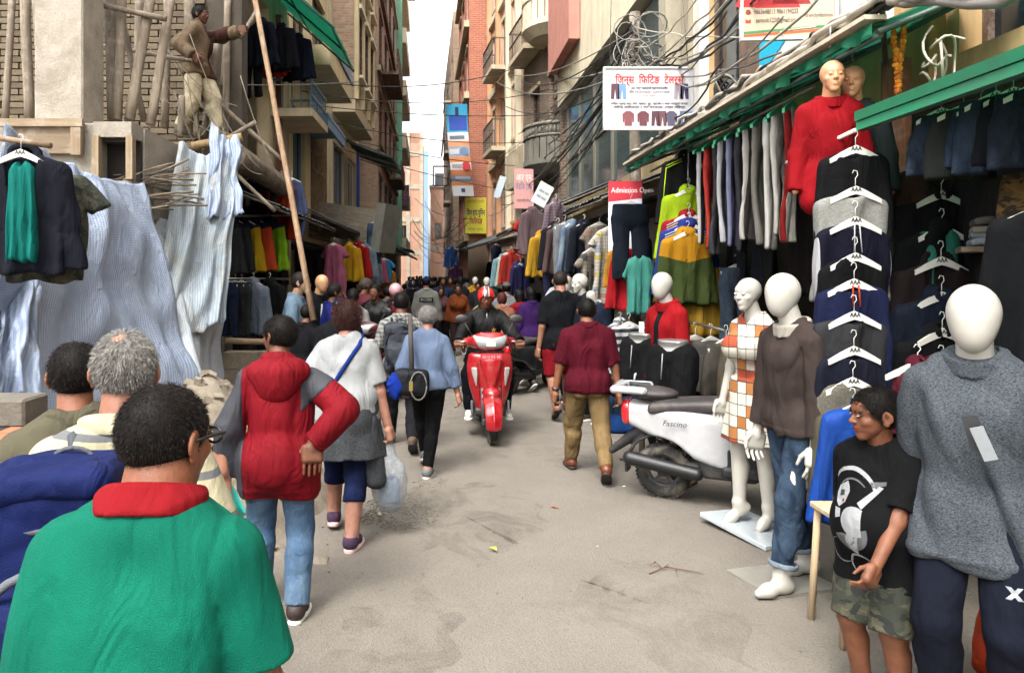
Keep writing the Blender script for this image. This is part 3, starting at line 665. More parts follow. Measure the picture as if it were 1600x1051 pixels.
def EYE_MESH():
    if not _eye:
        me = bpy.data.meshes.new('eye'); bm = bmesh.new(); bmesh.ops.create_uvsphere(bm, u_segments=12, v_segments=10, radius=1); 
        bmesh.ops.rotate(bm, verts=bm.verts, matrix=Matrix.Rotation(R(-90), 3, 'X'))
        for f in bm.faces: f.smooth = True; f.material_index = 1 if f.calc_center_median().y > .74 else 0
        bm.to_mesh(me); bm.free(); me.materials.append(plain('#8f857b', .2)); me.materials.append(plain('#1c120c', .15)); _eye.append(me)
    return _eye[0]
# ---------------------------------------------------------------- garments on hangers (hook at the origin, cloth hangs down -Z, front towards -Y)
_gm = {}
def gmesh(kind, seed=0, h=.014):
    key = (kind, seed, h)
    if key in _gm: return _gm[key]
    rs = np.random.RandomState(seed * 13 + len(kind)); ph = rs.rand(6) * 6
    L, w0, w1, slv, r0 = dict(jacket=(.68, .225, .235, .60, .062), hoodie=(.66, .225, .24, .58, .066), tee=(.66, .215, .225, .17, .075), shirt=(.72, .21, .23, .58, .05), blazer=(.72, .225, .235, .62, .062), dress=(1.0, .19, .30, .16, .06), vest=(.62, .20, .22, 0, 0), kurta=(.95, .21, .27, .5, .05), side=(.68, .09, .10, .5, .045), bundle=(.70, .16, .17, .55, .05)).get(kind, (.68, .22, .23, .6, .06))
    if kind in ('pants', 'shorts', 'jeans', 'pants_side'):
        Lp = .98 if kind != 'shorts' else .46; ww = .5 if kind == 'pants_side' else 1.0; wl = 1.0 if kind != 'shorts' else 1.35
        def fn(P):
            x, y, z = P[..., 0], P[..., 1], P[..., 2]; zz = np.clip(-z / Lp, 0, 1); yy = y + .014 * np.sin(x * 30 + ph[0] + z * 5) * zz + .02 * np.sin(z * 6 + ph[1]) * zz
            Q = np.stack([np.abs(x), yy * 2.0, z], -1); d = rcone(Q, (.045 * ww, 0, -.10), (.05 * ww, 0, -.22), .145 * ww, .145 * ww); d = smin(d, rcone(Q, (.10 * ww, 0, -.25), (.105 * ww * wl, 0, -Lp), .095 * ww * wl, .078 * ww * wl), .03)
            d = d * .62; d = smax(d, z + .055, .006); d = smax(d, -Lp - z, .006); return d + wrinkle(P, seed + 4, 20, .5) * .009
        V, F = sdf_mesh(fn, (-.3, -.14, -Lp - .03), (.3, .14, -.02), h)
    else:
        def fn(P):
            x, y, z = P[..., 0], P[..., 1], P[..., 2]; ax = np.abs(x); t = np.clip((-z - .1) / L, 0, 1)
            hw = w0 + (w1 - w0) * t + .012 * np.sin(z * 9 + ph[0]) - (.018 * np.sin(t * 3.14) if kind in ('dress', 'blazer', 'kurta') else 0)
            yo = (.016 * np.sin(x * 24 + ph[1] + .8 * np.sin(z * 5)) + .012 * np.sin(x * 47 + ph[2])) * (.25 + t) + .02 * np.sin(z * 4 + ph[3]) * t
            sh = -.045 - np.clip(ax - .06, 0, 1) * .36; th = .052 - .016 * t
            d = smax(smax(ax - hw, z - sh, .05), -(L + .06) - z + .012 * np.sin(x * 26 + ph[4]), .012); d = smax(d, np.abs(y + yo) - th, .04)
            if slv:
                e = np.stack([ax, (y + yo * .5) * 1.35, z], -1); sx = w0 + (.05 if slv > .3 else .09); b = (sx, .03, -.12 - slv); s_ = rcone(e, (w0 - .03, 0, -.15), b, r0, r0 * .82) * .85
                s_ = smax(s_, plane(P * np.array([1, 1, 1], f32), (0, 0, -.12 - slv), (0, 0, -1)), .01) if slv > .3 else np.maximum(s_, plane(np.stack([ax, y, z], -1), b, (.5, 0, -.8)))
                d = smin(d, s_, .006)
            d = smax(d, -ell(P, (0, -.035, -.03), (.072, .09, .055)), .012)
            if kind == 'hoodie': d = smin(d, smax(ell(P, (0, .03, -.06), (.14, .07, .10)), -ell(P, (0, -.03, -.03), (.07, .07, .06)), .02), .03)
            if kind in ('jacket', 'shirt', 'blazer'): d = smin(d, smax(np.abs(ell(P, (0, -.0, -.035), (.078, .062, .05))) - .010, -.075 - z, .01), .012)
            if kind in ('jacket', 'blazer', 'shirt'): d = smax(d, -(smax(np.abs(x + .004 * np.sin(z * 20)) - .004, y + .025, .003)), .004)
            if kind == 'blazer': d = smax(d, -smax(smax(ax * 1.0 - (.10 - (-z - .08) * .13), y + .012, .01), -.5 - z, .02), .01)
            return d + wrinkle(P, seed + 2, 17, .5) * .011
        e = w0 + .2 if slv else w0 + .1
        V, F = sdf_mesh(fn, (-e, -.14, -L - .12), (e, .14, .05), h)
    me = make_mesh(kind, V, F, True); me.materials.append(None); _gm[key] = me; return me
_hm = {}
def hanger_mesh(w=.19, pants=False):
    key = (w, pants)
    if key in _hm: return _hm[key]
    m = MB(); n = 9; o = []
    for i in range(n):
        t = i / (n - 1); x = (t - .5) * 2 * w; o.append((x, -.085 * abs((t - .5) * 2) ** 1.15 - .012))
    top = [Vector((x, -.012, z)) for x, z in o]; bot = [Vector((x * 1.0, -.012, z - .030 - .022 * (1 - abs(x) / w))) for x, z in o]
    m.prism(top + bot[::-1], (0, .018, 0)); pts = [Vector((0, 0, -.01)), Vector((0, 0, .035)), Vector((.018, 0, .055)), Vector((.012, 0, .082)), Vector((-.012, 0, .086)), Vector((-.022, 0, .068))]
    m.tube(pts, .0028, 6); me = m.mesh('hanger'); me.materials.append(None); _hm[key] = me; return me
HW = lambda: plain('#e8e6e0', .35)
_aaa = []
def hang(kind, mat, loc, rz, label, cat=None, group=None, s=1.0, seed=0, hanger='#bdbbb4', letters=False, tilt=0.0, h=.014, name=None, sx=1.0, hy=0.0):
    me = gmesh(kind, seed % 4, h); nm = name or dict(tee='hanging_tee_shirt', pants='hanging_trousers', jeans='hanging_jeans', pants_side='hanging_trousers', side='hanging_jacket', bundle='hanging_jacket').get(kind, 'hanging_' + kind)
    o = mesh_obj(nm, me, mat, None, loc, (0, R(tilt), R(rz))); o.scale = (s * sx, s, s)
    tag(o, label, cat or dict(tee='t-shirt', pants='trousers', jeans='jeans', pants_side='trousers', side='jacket', bundle='jacket').get(kind, kind), group)
    if hanger:
        g = mesh_obj('hanger', hanger_mesh(), plain(hanger, .4), o); g.location = (0, hy - .045 if letters else -.01, .0); g.scale = (1 / sx, 1, 1) if not letters else (.76 / sx, 1, .92)
        if letters:
            if not _aaa: _aaa.append(text_mesh('AAA', .038, .0006, bold=.0012)); _aaa[0].materials.append(None)
            mesh_obj('lettering', _aaa[0], plain('#23262a', .6), g, (0, -.0136, -.036), (R(90), 0, 0))
    return o
# ---------------------------------------------------------------- folded stacks
_fold = []
def folded_mesh():
    if not _fold:
        for sd in range(3):
            V, F = sdf_mesh(lambda P: rbox(P + np.stack([0 * P[..., 0], 0 * P[..., 0], .006 * np.sin(P[..., 0] * 20 + sd * 2)], -1), (0, 0, .02), (.16, .12, .02), .018) + wrinkle(P, sd, 25, 1) * .004, (-.18, -.14, -.01), (.18, .14, .05), .014)
            me = make_mesh('folded_cloth', V, F, True); me.materials.append(None); _fold.append(me)
    return _fold
def fold_stack(loc, mats, rz, label, group=None, s=1.0, dz=.036):
    root = thing('folded_clothes_stack', label, 'clothes', loc, R(rz), group)
    for i, m in enumerate(mats):
        o = mesh_obj('folded_garment', folded_mesh()[i % 3], m, root, (random.uniform(-.012, .012), random.uniform(-.01, .01), i * dz * s), (0, 0, R(random.uniform(-4, 4)))); o.scale = (s, s, s)
    return root
# ---------------------------------------------------------------- sheets
def drape(name, fn, nu, nv, mat, label, cat, group=None, thick=.004, parent=None):
    m = MB(); m.grid(fn, nu, nv); o = m.build(name, mat, parent)
    md = o.modifiers.new('thickness', 'SOLIDIFY'); md.thickness = thick; md.offset = 0
    if label: tag(o, label, cat, group)
    return o
@memo
def tarp_mat(c='#7d93b8', c2='#dfe6ee', scale=42.0, dirt='#a2937b', amt=.5):
    a = N('checked_tarpaulin'); tc = a.n('TexCoord'); sx = a.n('SeparateXYZ'); mp = a.n('Mapping'); a.l(tc.outputs['UV'], mp.inputs['Vector']); a.l(mp.outputs[0], sx.inputs[0])
    def band(o): return a.math('LESS_THAN', a.math('FRACT', a.math('MULTIPLY', o, scale)), .5)
    f = a.math('MULTIPLY', a.math('ADD', band(sx.outputs['X']), band(sx.outputs['Y'])), .5); n = a.noise(a.coord(), 1.6, 6, .7, .4); f = a.math('MULTIPLY', f, a.ramp(n, [(.3, .55), (.7, 1.0)]))
    col = a.mix(f, srgb(c2), srgb(c)); d = a.noise(a.coord(), 2.3, 7, .7, .6); col = a.mix(a.ramp(d, [(.5, 0.0), (.75, amt)]), col, srgb(dirt)); a.color(col); a.rough(.9); a.b.inputs['Specular IOR Level'].default_value = .1
    a.bump(a.math('ADD', a.noise(a.coord(scale=(1, 1, .5)), 9, 6, .65, 1.5), a.math('MULTIPLY', f, .05)), .8, .05)
    tr = a.n('BsdfTranslucent'); a.l(col, tr.inputs[0]); mx = a.n('MixShader'); mx.inputs[0].default_value = .18; a.l(a.b.outputs[0], mx.inputs[1]); a.l(tr.outputs[0], mx.inputs[2]); a.l(mx.outputs[0], a.out.inputs[0]); return a.m
# ---------------------------------------------------------------- scooters (forward = +Y, rear wheel behind)
def wheel(parent, y, z, r, tr, tyre_m, rim_m, h=.011, name='wheel', spokes=5):
    w = thing(name, None, None); w.parent = parent; w.location = (0, y, z)
    M = Matrix.Rotation(R(90), 4, 'Y'); m = MB(); prof = []
    for i in range(13):
        a = 2 * math.pi * i / 12; prof.append((r - tr + tr * math.cos(a), tr * 1.05 * math.sin(a)))
    m.lathe(prof, n=40, M=M); m.build('tyre', tyre_m, w)
    t = MB()
    for k in range(44):
        a = 2 * math.pi * k / 44; Mx = Matrix.Rotation(a, 4, 'X')
        for sx in (-1, 1): t.box(sx * tr * .2, sx * tr * .75, -.012, .006, r - .006, r + .002, M=Mx @ Matrix.Rotation(sx * .4, 4, 'Z'))
    t.build('tread', tyre_m, w); rr = r - tr * 1.7; m = MB(); m.lathe([(rr + .012, -.03), (rr - .012, -.028), (rr - .02, 0), (rr - .012, .028), (rr + .012, .03)], n=32, M=M)
    m.lathe([(0, -.035), (.045, -.035), (.05, 0), (.045, .035), (0, .035)], n=20, M=M)
    for k in range(spokes):
        m.box(-.012, .012, -.016, .016, .03, rr, M=Matrix.Rotation(2 * math.pi * k / spokes, 4, 'X'))
    m.build('rim', rim_m, w); return w
def lens_mat(c, rough=.12, emit=0):
    return plain(c, rough, 0, .12, .25, 60, .9, .8)
def scooter(label, loc, rz, paint, h=.011, group=None, plate='ba 3 pa', name='scooter', steer=0, script=None, lean=0):
    r = thing(name, label, 'scooter', loc, R(rz), group); r.rotation_euler = (0, R(lean), R(rz)); blk = plain('#17181a', .55, 0, .15, .2, 40, dirt='#6a6258', dirt_amt=.35, dirt_scale=9); chrome = plain('#a9aaab', .25, .9); grey = plain('#3a3c40', .45, 0, .1, .1, 60)
    tyre = plain('#262523', .9, 0, .12, .3, 60, dirt='#8b8274', dirt_amt=.7, dirt_scale=7)
    def A(n, fn, lo, hi, m, p=None, hh=None): return sdf_obj(n, fn, lo, hi, hh or h, m, p or r)
    ab = lambda P: np.stack([np.abs(P[..., 0]), P[..., 1], P[..., 2]], -1)
    wheel(r, .64, .215, .215, .050, tyre, grey); wheel(r, -.62, .215, .215, .052, tyre, grey)
    for sx in (-1, 1): bar((sx * .085, .645, .20), (sx * .09, .50, .62), .019, 'fork', plain('#5f6063', .4, .6, dirt='#6a6258'), r); MB().box(sx * .07, sx * .1, .60, .69, .19, .26).build('fork_foot', plain('#55565a', .5, .6), r, bevel=.01)
    # front fender, apron, cowl
    def fender(P):
        q = P - np.array([0, .64, .235], f32); rr = np.sqrt(q[..., 1] ** 2 + q[..., 2] ** 2); d = smax(np.abs(rr - .27 + np.abs(q[..., 0]) * .45) - .012, np.abs(q[..., 0]) - (.085 + .02 * np.clip(q[..., 2] * 4, -1, 1)), .02); d = smax(d, .03 - q[..., 2] - q[..., 1] * .35, .02)
        return smin(d, smax(ell(P, (0, .60, .52), (.10, .14, .07)), -.0 + .46 - P[..., 2], .02), .03)
    A('front_fender', fender, (-.13, .3, .2), (.13, .95, .62), paint)
    def apron(P):
        q = ab(P); z = P[..., 2]; t = np.clip((z - .30) / .62, 0, 1); w = .135 + .115 * np.sin(np.clip(t * 1.25, 0, 1) * 1.57) - .05 * np.clip(t - .8, 0, 1) * 5 * .35
        yf = .50 + .06 * np.sin(t * 2.2) - (P[..., 0] / .235) ** 2 * .085; d = smax(q[..., 0] - w, np.abs(P[..., 1] - yf + .045) - .05, .045); d = smax(smax(d, z - .93, .05), .27 - z + (.12 - q[..., 0]).clip(0, 1) * 2.0, .03)
        d = smax(d, -smax(np.abs(P[..., 0] - 0) - .105, z - .60, .03) if False else d, .01); g = smax(smax(np.abs(q[..., 0] - .118 - (z - .6) * .10) - .006, yf - .02 - P[..., 1], .004), np.abs(z - .62) - .2, .02); return smax(d, -g, .012)
    A('front_apron', apron, (-.3, .3, .22), (.3, .68, .98), paint)
    def vee(P):
        q = ab(P); z = P[..., 2]; t = np.clip((z - .55) / .35, 0, 1); yf = .515 + .07 * np.sin(np.clip((z - .3) / .62, 0, 1) * 2.2) - (P[..., 0] / .235) ** 2 * .085; return smax(smax(q[..., 0] - (.03 + .10 * t), np.abs(P[..., 1] - yf) - .022, .02), np.abs(z - .72) - .17, .03)
    A('nose_panel', vee, (-.2, .4, .5), (.2, .68, .95), paint)
    for sx in (-1, 1):
        def ind(P):
            q = P * np.array([sx, 1, 1], f32); z = P[..., 2]; yf = .525 + .06 * np.sin(np.clip((z - .3) / .62, 0, 1) * 2.2) - (P[..., 0] / .235) ** 2 * .085; return smax(smax(np.abs(q[..., 0] - .165 - (z - .68) * .12) - .03 * np.clip((z - .55) * 6, .2, 1), np.abs(P[..., 1] - yf) - .014, .012), np.abs(z - .68) - .105, .02)
        A('indicator', ind, (-.26, .38, .54), (.26, .64, .82), lens_mat('#8f8d88'), hh=.008)
        MB().box(sx * .185, sx * .205, .43, .50, .28, .42).build('side_reflector', plain('#5f6063', .5), r, bevel=.006)
    st = thing('steering_head', None, None); st.parent = r; st.location = (0, .40, .98); st.rotation_euler = (0, 0, R(steer))
    def cowl(P):
        q = ab(P); d = smin(ell(q, (0, .04, .06), (.20, .15, .105)), rcone(q, (.10, .02, .065), (.245, -.06, .055), .075, .045), .06); return smax(d, -.075 + (-P[..., 2]), .02)
    c = A('headlight_cowl', cowl, (-.32, -.2, -.1), (.32, .25, .2), paint, st)
    def hl(P):
        q = ab(P); return smax(smax(cowl(P) - .004, (q[..., 0] - .155) + (P[..., 2] - .05) * -.55, .02), smax(np.abs(P[..., 2] - .045 - q[..., 0] * .18) - .062, .02 - P[..., 1], .01), .012)
    A('headlight', hl, (-.2, -.02, -.06), (.2, .25, .16), lens_mat('#8a8d8f', .08), st, .007)
    MB().box(-.05, .05, .178, .196, .02, .07).build('lamp_reflector', plain('#e9e4cf', .15, .3), c, bevel=.008)
    for sx in (-1, 1):
        bar((sx * .20, -.05, .06), (sx * .36, -.12, .055), .017, 'grip', blk, st); bar((sx * .22, -.0, .065), (sx * .37, -.04, .05), .006, 'brake_lever', chrome, st, 6)
        bar((sx * .17, -.04, .10), (sx * .27, -.06, .27), .006, 'mirror_stem', blk, st, 6)
        A('mirror', lambda P: smax(ell(P, (sx * .295, -.065, .30), (.075, .022, .048)), P[..., 1] * -1 - .078, .006), (sx * .295 - .1, -.11, .23), (sx * .295 + .1, -.02, .37), blk, st, .008)
    pl = MB().box(-.115, .115, -.003, .003, -.034, .034).build('number_plate', plain('#c5303a', .5), r, (0, .60, .90), (R(-14), 0, 0), bevel=.006)
    lettering(plate, .044, plain('#c5c0bc', .6), pl, (0, .0045, -.002), (R(90), 0, R(180)), width=.19)
    # floor, body, seat
    A('floorboard', lambda P: smin(rbox(P, (0, .16, .30), (.17, .34, .05), .04), rbox(P, (0, .33, .45), (.17, .05, .2), .04), .08), (-.25, -.25, .2), (.25, .5, .75), blk)
    def side(P):
        q = ab(P); y = P[..., 1]; t = np.clip((-.02 - y) / .85, 0, 1); w = .125 + .06 * np.sin(np.clip(t * 1.3, 0, 1) * 3.0) - .03 * t; top = .70 + .06 * t; bot = .27 + .30 * t ** 1.3; d = smax(q[..., 0] - w, np.maximum(P[..., 2] - top, bot - P[..., 2]), .07); d = smax(d, np.maximum(y - .02 - (.7 - P[..., 2]) * .35, -.93 - y), .06); return smax(d, -(np.sqrt((y + .62) ** 2 + (P[..., 2] - .225) ** 2) - .275), .03)
    A('side_panel', side, (-.25, -1.0, .25), (.25, .2, .85), paint)
    A('lower_panel', lambda P: smax(smax(np.abs(P[..., 0]) - .15 + .0, rbox(P, (0, -.12, .36), (.2, .22, .13), .06), .03), .0 - 1, .01), (-.25, -.4, .2), (.25, .2, .55), blk)
    A('seat', lambda P: smin(rbox(P + np.stack([0 * P[..., 0], 0 * P[..., 0], .05 * np.clip(P[..., 1] + .1, -1, .4) ** 2 * 4 - .07 * np.clip(-.45 - P[..., 1], 0, 1)], -1), (0, -.34, .775), (.135, .38, .045), .04), ell(P, (0, -.7, .83), (.12, .2, .05)), .04), (-.2, -.9, .65), (.2, .15, .98), plain('#2a2526', .6, 0, .1, .15, 90, dirt='#847a6c', dirt_amt=.3))
    A('grab_rail', lambda P: np.abs(smax(smax(rbox(P, (0, -.86, .86), (.15, .14, .025), .02), -rbox(P, (0, -.80, .86), (.10, .12, .06), .02), .01), -1.2 - P[..., 1], .01)) - .004, (-.2, -1.05, .8), (.2, -.65, .93), paint if paint != blk else grey)
    A('tail_lamp', lambda P: smax(side(P) - .006, np.maximum(P[..., 1] + .86, .55 - P[..., 2]), .015), (-.2, -1.0, .5), (.2, -.8, .85), lens_mat('#a3141c'), hh=.009)
    A('rear_mudguard', lambda P: smin(rcone(P, (0, -.80, .52), (0, -1.03, .33), .05, .03), smax(np.abs(np.sqrt((P[..., 1] + .62) ** 2 + (P[..., 2] - .225) ** 2) - .285) - .012, np.maximum(np.abs(P[..., 0]) - .07, .18 - P[..., 2] + (P[..., 1] + .62)), .02), .03), (-.12, -1.1, .2), (.12, -.3, .6), blk)
    A('engine', lambda P: smin(rbox(P, (-.10, -.42, .25), (.06, .30, .075), .05), smin(ell(P, (-.14, -.30, .26), (.05, .12, .11)), rcone(P, (.0, -.2, .28), (.0, -.62, .25), .07, .05), .04), .04) + wrinkle(P, 3, 40, 1) * .004, (-.24, -.8, .1), (.12, -.0, .45), plain('#2b2c2e', .5, .4, .2, .2, 50, dirt='#6e665b', dirt_amt=.5))
    A('exhaust', lambda P: rcone(P, (.15, -.35, .26), (.15, -.85, .33), .05, .055), (.05, -1.0, .15), (.25, -.25, .45), plain('#2a2a2b', .45, .6))
    for i in range(6): MB().lathe([(.030, -.006), (.042, -.006), (.042, .006), (.030, .006)], c=(0, 0, 0), n=16).build('shock_spring', chrome, r, (-.11, -.66, .38 + i * .03))
    bar((-.08, -.15, .24), (-.18, -.10, .015), .011, 'side_stand', blk, r, 6); MB().lathe([(0, -.03), (.08, -.03), (.09, 0), (.08, .01), (0, .012)], n=24, M=Matrix.Rotation(R(-90), 4, 'Y')).build('engine_cover', grey, r, (-.185, -.28, .26))
    if script:
        lettering(script, .060, plain('#26282c', .4), r, (.190, -.50, .64), (R(90), 0, R(90)), shear=.3)
    return r
# ---------------------------------------------------------------- ground
@memo
def patch_mat(c):
    a = N('road_patch'); v = a.coord(); n = a.noise(v, 3.5, 7, .7, .5); f = a.noise(v, 70, 3, .75); c = srgb(c); col = a.ramp(n, [(.3, sc(c, .8)), (.7, sc(c, 1.15))]); col = a.mix(.45, col, a.mix(1, col, a.ramp(f, [(.36, .5), (.6, 1.0)]), 'MULTIPLY')); a.color(col); a.rough(.93); a.bump(f, .5, .012)
    g_ = a.n('NewGeometry'); tr = a.n('BsdfTransparent'); mx = a.n('MixShader'); k = a.noise(v, 2.2, 8, .75, .8); a.l(a.ramp(k, [(.46, .0), (.64, .32)]), mx.inputs[0]); a.l(tr.outputs[0], mx.inputs[1]); a.l(a.b.outputs[0], mx.inputs[2]); a.l(mx.outputs[0], a.out.inputs[0]); return a.m
@memo
def road_mat():
    a = N('worn_road'); v = a.coord(); big = a.noise(v, .35, 6, .65, .6); mid = a.noise(v, 2.4, 6, .7, .3); fine = a.noise(v, 60, 3, .75); vor = a.n('TexVoronoi'); a.l(v, vor.inputs['Vector']); vor.inputs['Scale'].default_value = 95
    col = a.ramp(big, [(.3, srgb('#655f57')), (.7, srgb('#6f6960'))]); col = a.mix(a.ramp(mid, [(.45, 0.0), (.75, .55)]), col, srgb('#777168')); m2 = a.noise(v, 1.1, 7, .7, .8); col = a.mix(a.ramp(m2, [(.52, 0.0), (.72, .5)]), col, srgb('#5d574d'))
    ag = a.ramp(vor.outputs['Distance'], [(.15, .62), (.55, 1.0)]); col = a.mix(.25, col, a.mix(1, col, ag, 'MULTIPLY')); sp = a.ramp(fine, [(.36, .5), (.56, 1.0), (.72, 1.0), (.8, 1.35)]); col = a.mix(.38, col, a.mix(1, col, sp, 'MULTIPLY')); cr = a.n('TexVoronoi', feature='DISTANCE_TO_EDGE'); a.l(a.coord(scale=(1, .8, 1)), cr.inputs['Vector']); cr.inputs['Scale'].default_value = .55; wv = a.noise(v, 3.0, 5, .7); ck = a.math('ADD', cr.outputs['Distance'], a.math('MULTIPLY', a.math('SUBTRACT', wv, .5), .35)); col = a.mix(a.ramp(a.math('ABSOLUTE', ck), [(.0, .28), (.008, 0.0)]), col, srgb('#4a453e')); st = a.noise(a.coord(scale=(1, .35, 1)), .9, 6, .7, 1.0); col = a.mix(a.ramp(st, [(.52, 0.0), (.70, .28)]), col, srgb('#5f5a52'))
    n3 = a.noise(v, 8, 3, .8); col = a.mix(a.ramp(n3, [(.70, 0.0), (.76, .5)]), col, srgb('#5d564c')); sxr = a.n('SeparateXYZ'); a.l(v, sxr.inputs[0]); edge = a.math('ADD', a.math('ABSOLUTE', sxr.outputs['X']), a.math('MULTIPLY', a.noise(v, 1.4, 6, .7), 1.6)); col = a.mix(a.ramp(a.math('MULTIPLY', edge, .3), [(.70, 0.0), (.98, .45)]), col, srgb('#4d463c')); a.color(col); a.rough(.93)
    a.bump(a.math('ADD', a.math('MULTIPLY', fine, .4), a.math('ADD', a.math('MULTIPLY', mid, .8), a.math('MULTIPLY', vor.outputs['Distance'], .4))), .6, .015); return a.m
def road_z(x, y): return .003 * math.sin(x * 1.7 + y * .6) * math.sin(y * .9) + .005 * mnoise.noise((x * .8, y * .5, 0)) - .003
def build_ground():
    m = MB(); rng = np.random.RandomState(2); nx, ny = 60, 160
    def fn(u, v):
        x = -6 + 12 * u; y = -3 + 80 * (v ** 1.8); return (x, y, road_z(x, y))
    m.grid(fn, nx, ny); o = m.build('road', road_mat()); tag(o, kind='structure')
    for i, (x, y, r, c) in enumerate(((.15, 5.4, .55, '#625c53'), (1.05, 7.9, .7, '#7f796e'), (-.35, 9.6, .8, '#605a52'), (1.15, 3.9, .42, '#7d776b'), (.3, 12.5, 1.0, '#68625a'), (-.2, 3.6, .35, '#6a645b'))):
        m = MB(); n = 28; ring = lambda k, q: (x + r * q * math.cos(2 * math.pi * k / n) * (1 + .6 * mnoise.noise((math.cos(2 * math.pi * k / n) * 2.4, math.sin(2 * math.pi * k / n) * 2.4, i * 5.0))), y + r * 1.5 * q * math.sin(2 * math.pi * k / n) * (1 + .6 * mnoise.noise((math.cos(2 * math.pi * k / n) * 2.4, math.sin(2 * math.pi * k / n) * 2.4, i * 5.0 + 2))))
        for k in range(n):
            for j in range(5):
                p4 = [ring(k, (j + .001) / 5), ring(k + 1, (j + .001) / 5), ring(k + 1, (j + 1) / 5), ring(k, (j + 1) / 5)]; m.poly([(u, v_, road_z(u, v_) + (.004 if j < 4 or q_ < 2 else .0005)) for q_, (u, v_) in enumerate(p4)][::1], smooth=True)
        tag(m.build('road_patch', patch_mat(c)), kind='structure')
    g = MB().poly([(-400, -60, -.12), (400, -60, -.12), (400, 500, -.12), (-400, 500, -.12)]).build('ground', plain('#8d857a', .95, var=.2, scale=.3)); tag(g, kind='structure')
class Bld:
    """a building on one side of the street; local x runs along its front away from the camera, d is the way out of the wall towards the street"""
    def __init__(s, name, label, side, p0, p1, cat='building', group=None):
        a = Vector((*p0, 0)); b = Vector((*p1, 0)); s.L = (b - a).length; s.side = side; s.root = thing(name, label, cat, a, math.atan2(b.y - a.y, b.x - a.x), group); s.o = 1 if side == 'R' else -1; s.p0 = a; s.dir = (b - a).normalized()
    def box(s, m, u0, u1, d0, d1, z0, z1): return m.box(u0, u1, s.o * d0, s.o * d1, z0, z1)
    def part(s, name, mat, *bx, parent=None, bevel=0):
        m = MB()
        for b in bx: s.box(m, *b)
        return m.build(name, mat, parent or s.root, bevel=bevel)
    def walls(s, mat, z0, z1, depth=5, th=.25, openings=(), d=0.0, name='wall', back=True, u0=0, u1=None):
        """front wall with real openings (u0,u1,z0,z1)"""
        u1 = s.L if u1 is None else u1; us = sorted({u0, u1, *[x for o in openings for x in o[:2]]}); zs = sorted({z0, z1, *[x for o in openings for x in o[2:4]]}); m = MB()
        for i in range(len(us) - 1):
            run = None
            for j in range(len(zs) - 1):
                cu, cz = (us[i] + us[i + 1]) / 2, (zs[j] + zs[j + 1]) / 2; hole = any(o[0] < cu < o[1] and o[2] < cz < o[3] for o in openings)
                if not hole: s.box(m, us[i], us[i + 1], d - th, d, zs[j], zs[j + 1])
        if back: s.box(m, u0, u0 + th, d - depth, d - th, z0, z1); s.box(m, u1 - th, u1, d - depth, d - th, z0, z1); s.box(m, u0 + th, u1 - th, d - depth, d - th - .6, z1 - .2, z1); s.box(m, u0 + th, u1 - th, d - th - .62, d - th - .6, z0, z1)
        return m.build(name, mat, s.root)
    def window(s, u0, u1, z0, z1, d=0.0, fm=None, gm=None, rows=1, cols=2, fr=.05, rec=.12, sill=None, shutter=None, bars=None, name='window', awn=None):
        fm = fm or wood('#6a4a34', '#3f2b20'); gm = gm or glass(); m = MB(); s.box(m, u0, u0 + fr, d - rec - .03, d - rec + .04, z0, z1); s.box(m, u1 - fr, u1, d - rec - .03, d - rec + .04, z0, z1); s.box(m, u0 + fr, u1 - fr, d - rec - .03, d - rec + .04, z0, z0 + fr); s.box(m, u0 + fr, u1 - fr, d - rec - .03, d - rec + .04, z1 - fr, z1)
        for c in range(1, cols): x = u0 + (u1 - u0) * c / cols; s.box(m, x - fr * .35, x + fr * .35, d - rec - .02, d - rec + .03, z0 + fr, z1 - fr)
        for c in range(1, rows): z = z0 + (z1 - z0) * c / rows; s.box(m, u0 + fr, u1 - fr, d - rec - .018, d - rec + .028, z - fr * .35, z + fr * .35)
        w = m.build(name, fm, s.root)
        for c in range(cols):
            for k in range(rows):
                a0 = u0 + (u1 - u0) * c / cols; a1 = u0 + (u1 - u0) * (c + 1) / cols; b0 = z0 + (z1 - z0) * k / rows; b1 = z0 + (z1 - z0) * (k + 1) / rows; s.box(mm := MB(), a0 + .01, a1 - .01, d - rec - .008, d - rec, b0 + .01, b1 - .01); mm.build('pane', gm, w)
        if sill: s.part('sill', sill, (u0 - .08, u1 + .08, d - rec, d + .08, z0 - .08, z0 - .005), parent=w); s.part('lintel', sill, (u0 - .1, u1 + .1, d - .1, d + .05, z1 + .005, z1 + .12), parent=w)
        if bars:
            m = MB(); n = max(3, int((u1 - u0) / .14))
            for i in range(n + 1): x = u0 + (u1 - u0) * i / n; s.box(m, x - .009, x + .009, d + .02, d + .04, z0, z1)
            for t in (.02, .5, .98): s.box(m, u0, u1, d + .018, d + .042, z0 + (z1 - z0) * t - .012, z0 + (z1 - z0) * t + .012)
            m.build('window_bars', bars, w)
        if shutter:
            for x0, x1 in ((u0 - (u1 - u0) * .45, u0 - .01), (u1 + .01, u1 + (u1 - u0) * .45)):
                sh = s.part('shutter', shutter, (x0, x1, d + .01, d + .05, z0, z1), parent=w)
        return w
    def slats(s, u0, u1, z0, z1, d, mat, n, name='slat', parent=None, vert=False):
        m = MB()
        for i in range(n):
            if vert: a = u0 + (u1 - u0) * i / n; s.box(m, a, a + (u1 - u0) / n * .62, d - .02, d + .015 * (1 + i % 2), z0, z1)
            else: a = z0 + (z1 - z0) * i / n; s.box(m, u0, u1, d - .02, d + .015 * (1 + i % 2), a, a + (z1 - z0) / n * .7)
        return m.build(name, mat, parent or s.root)
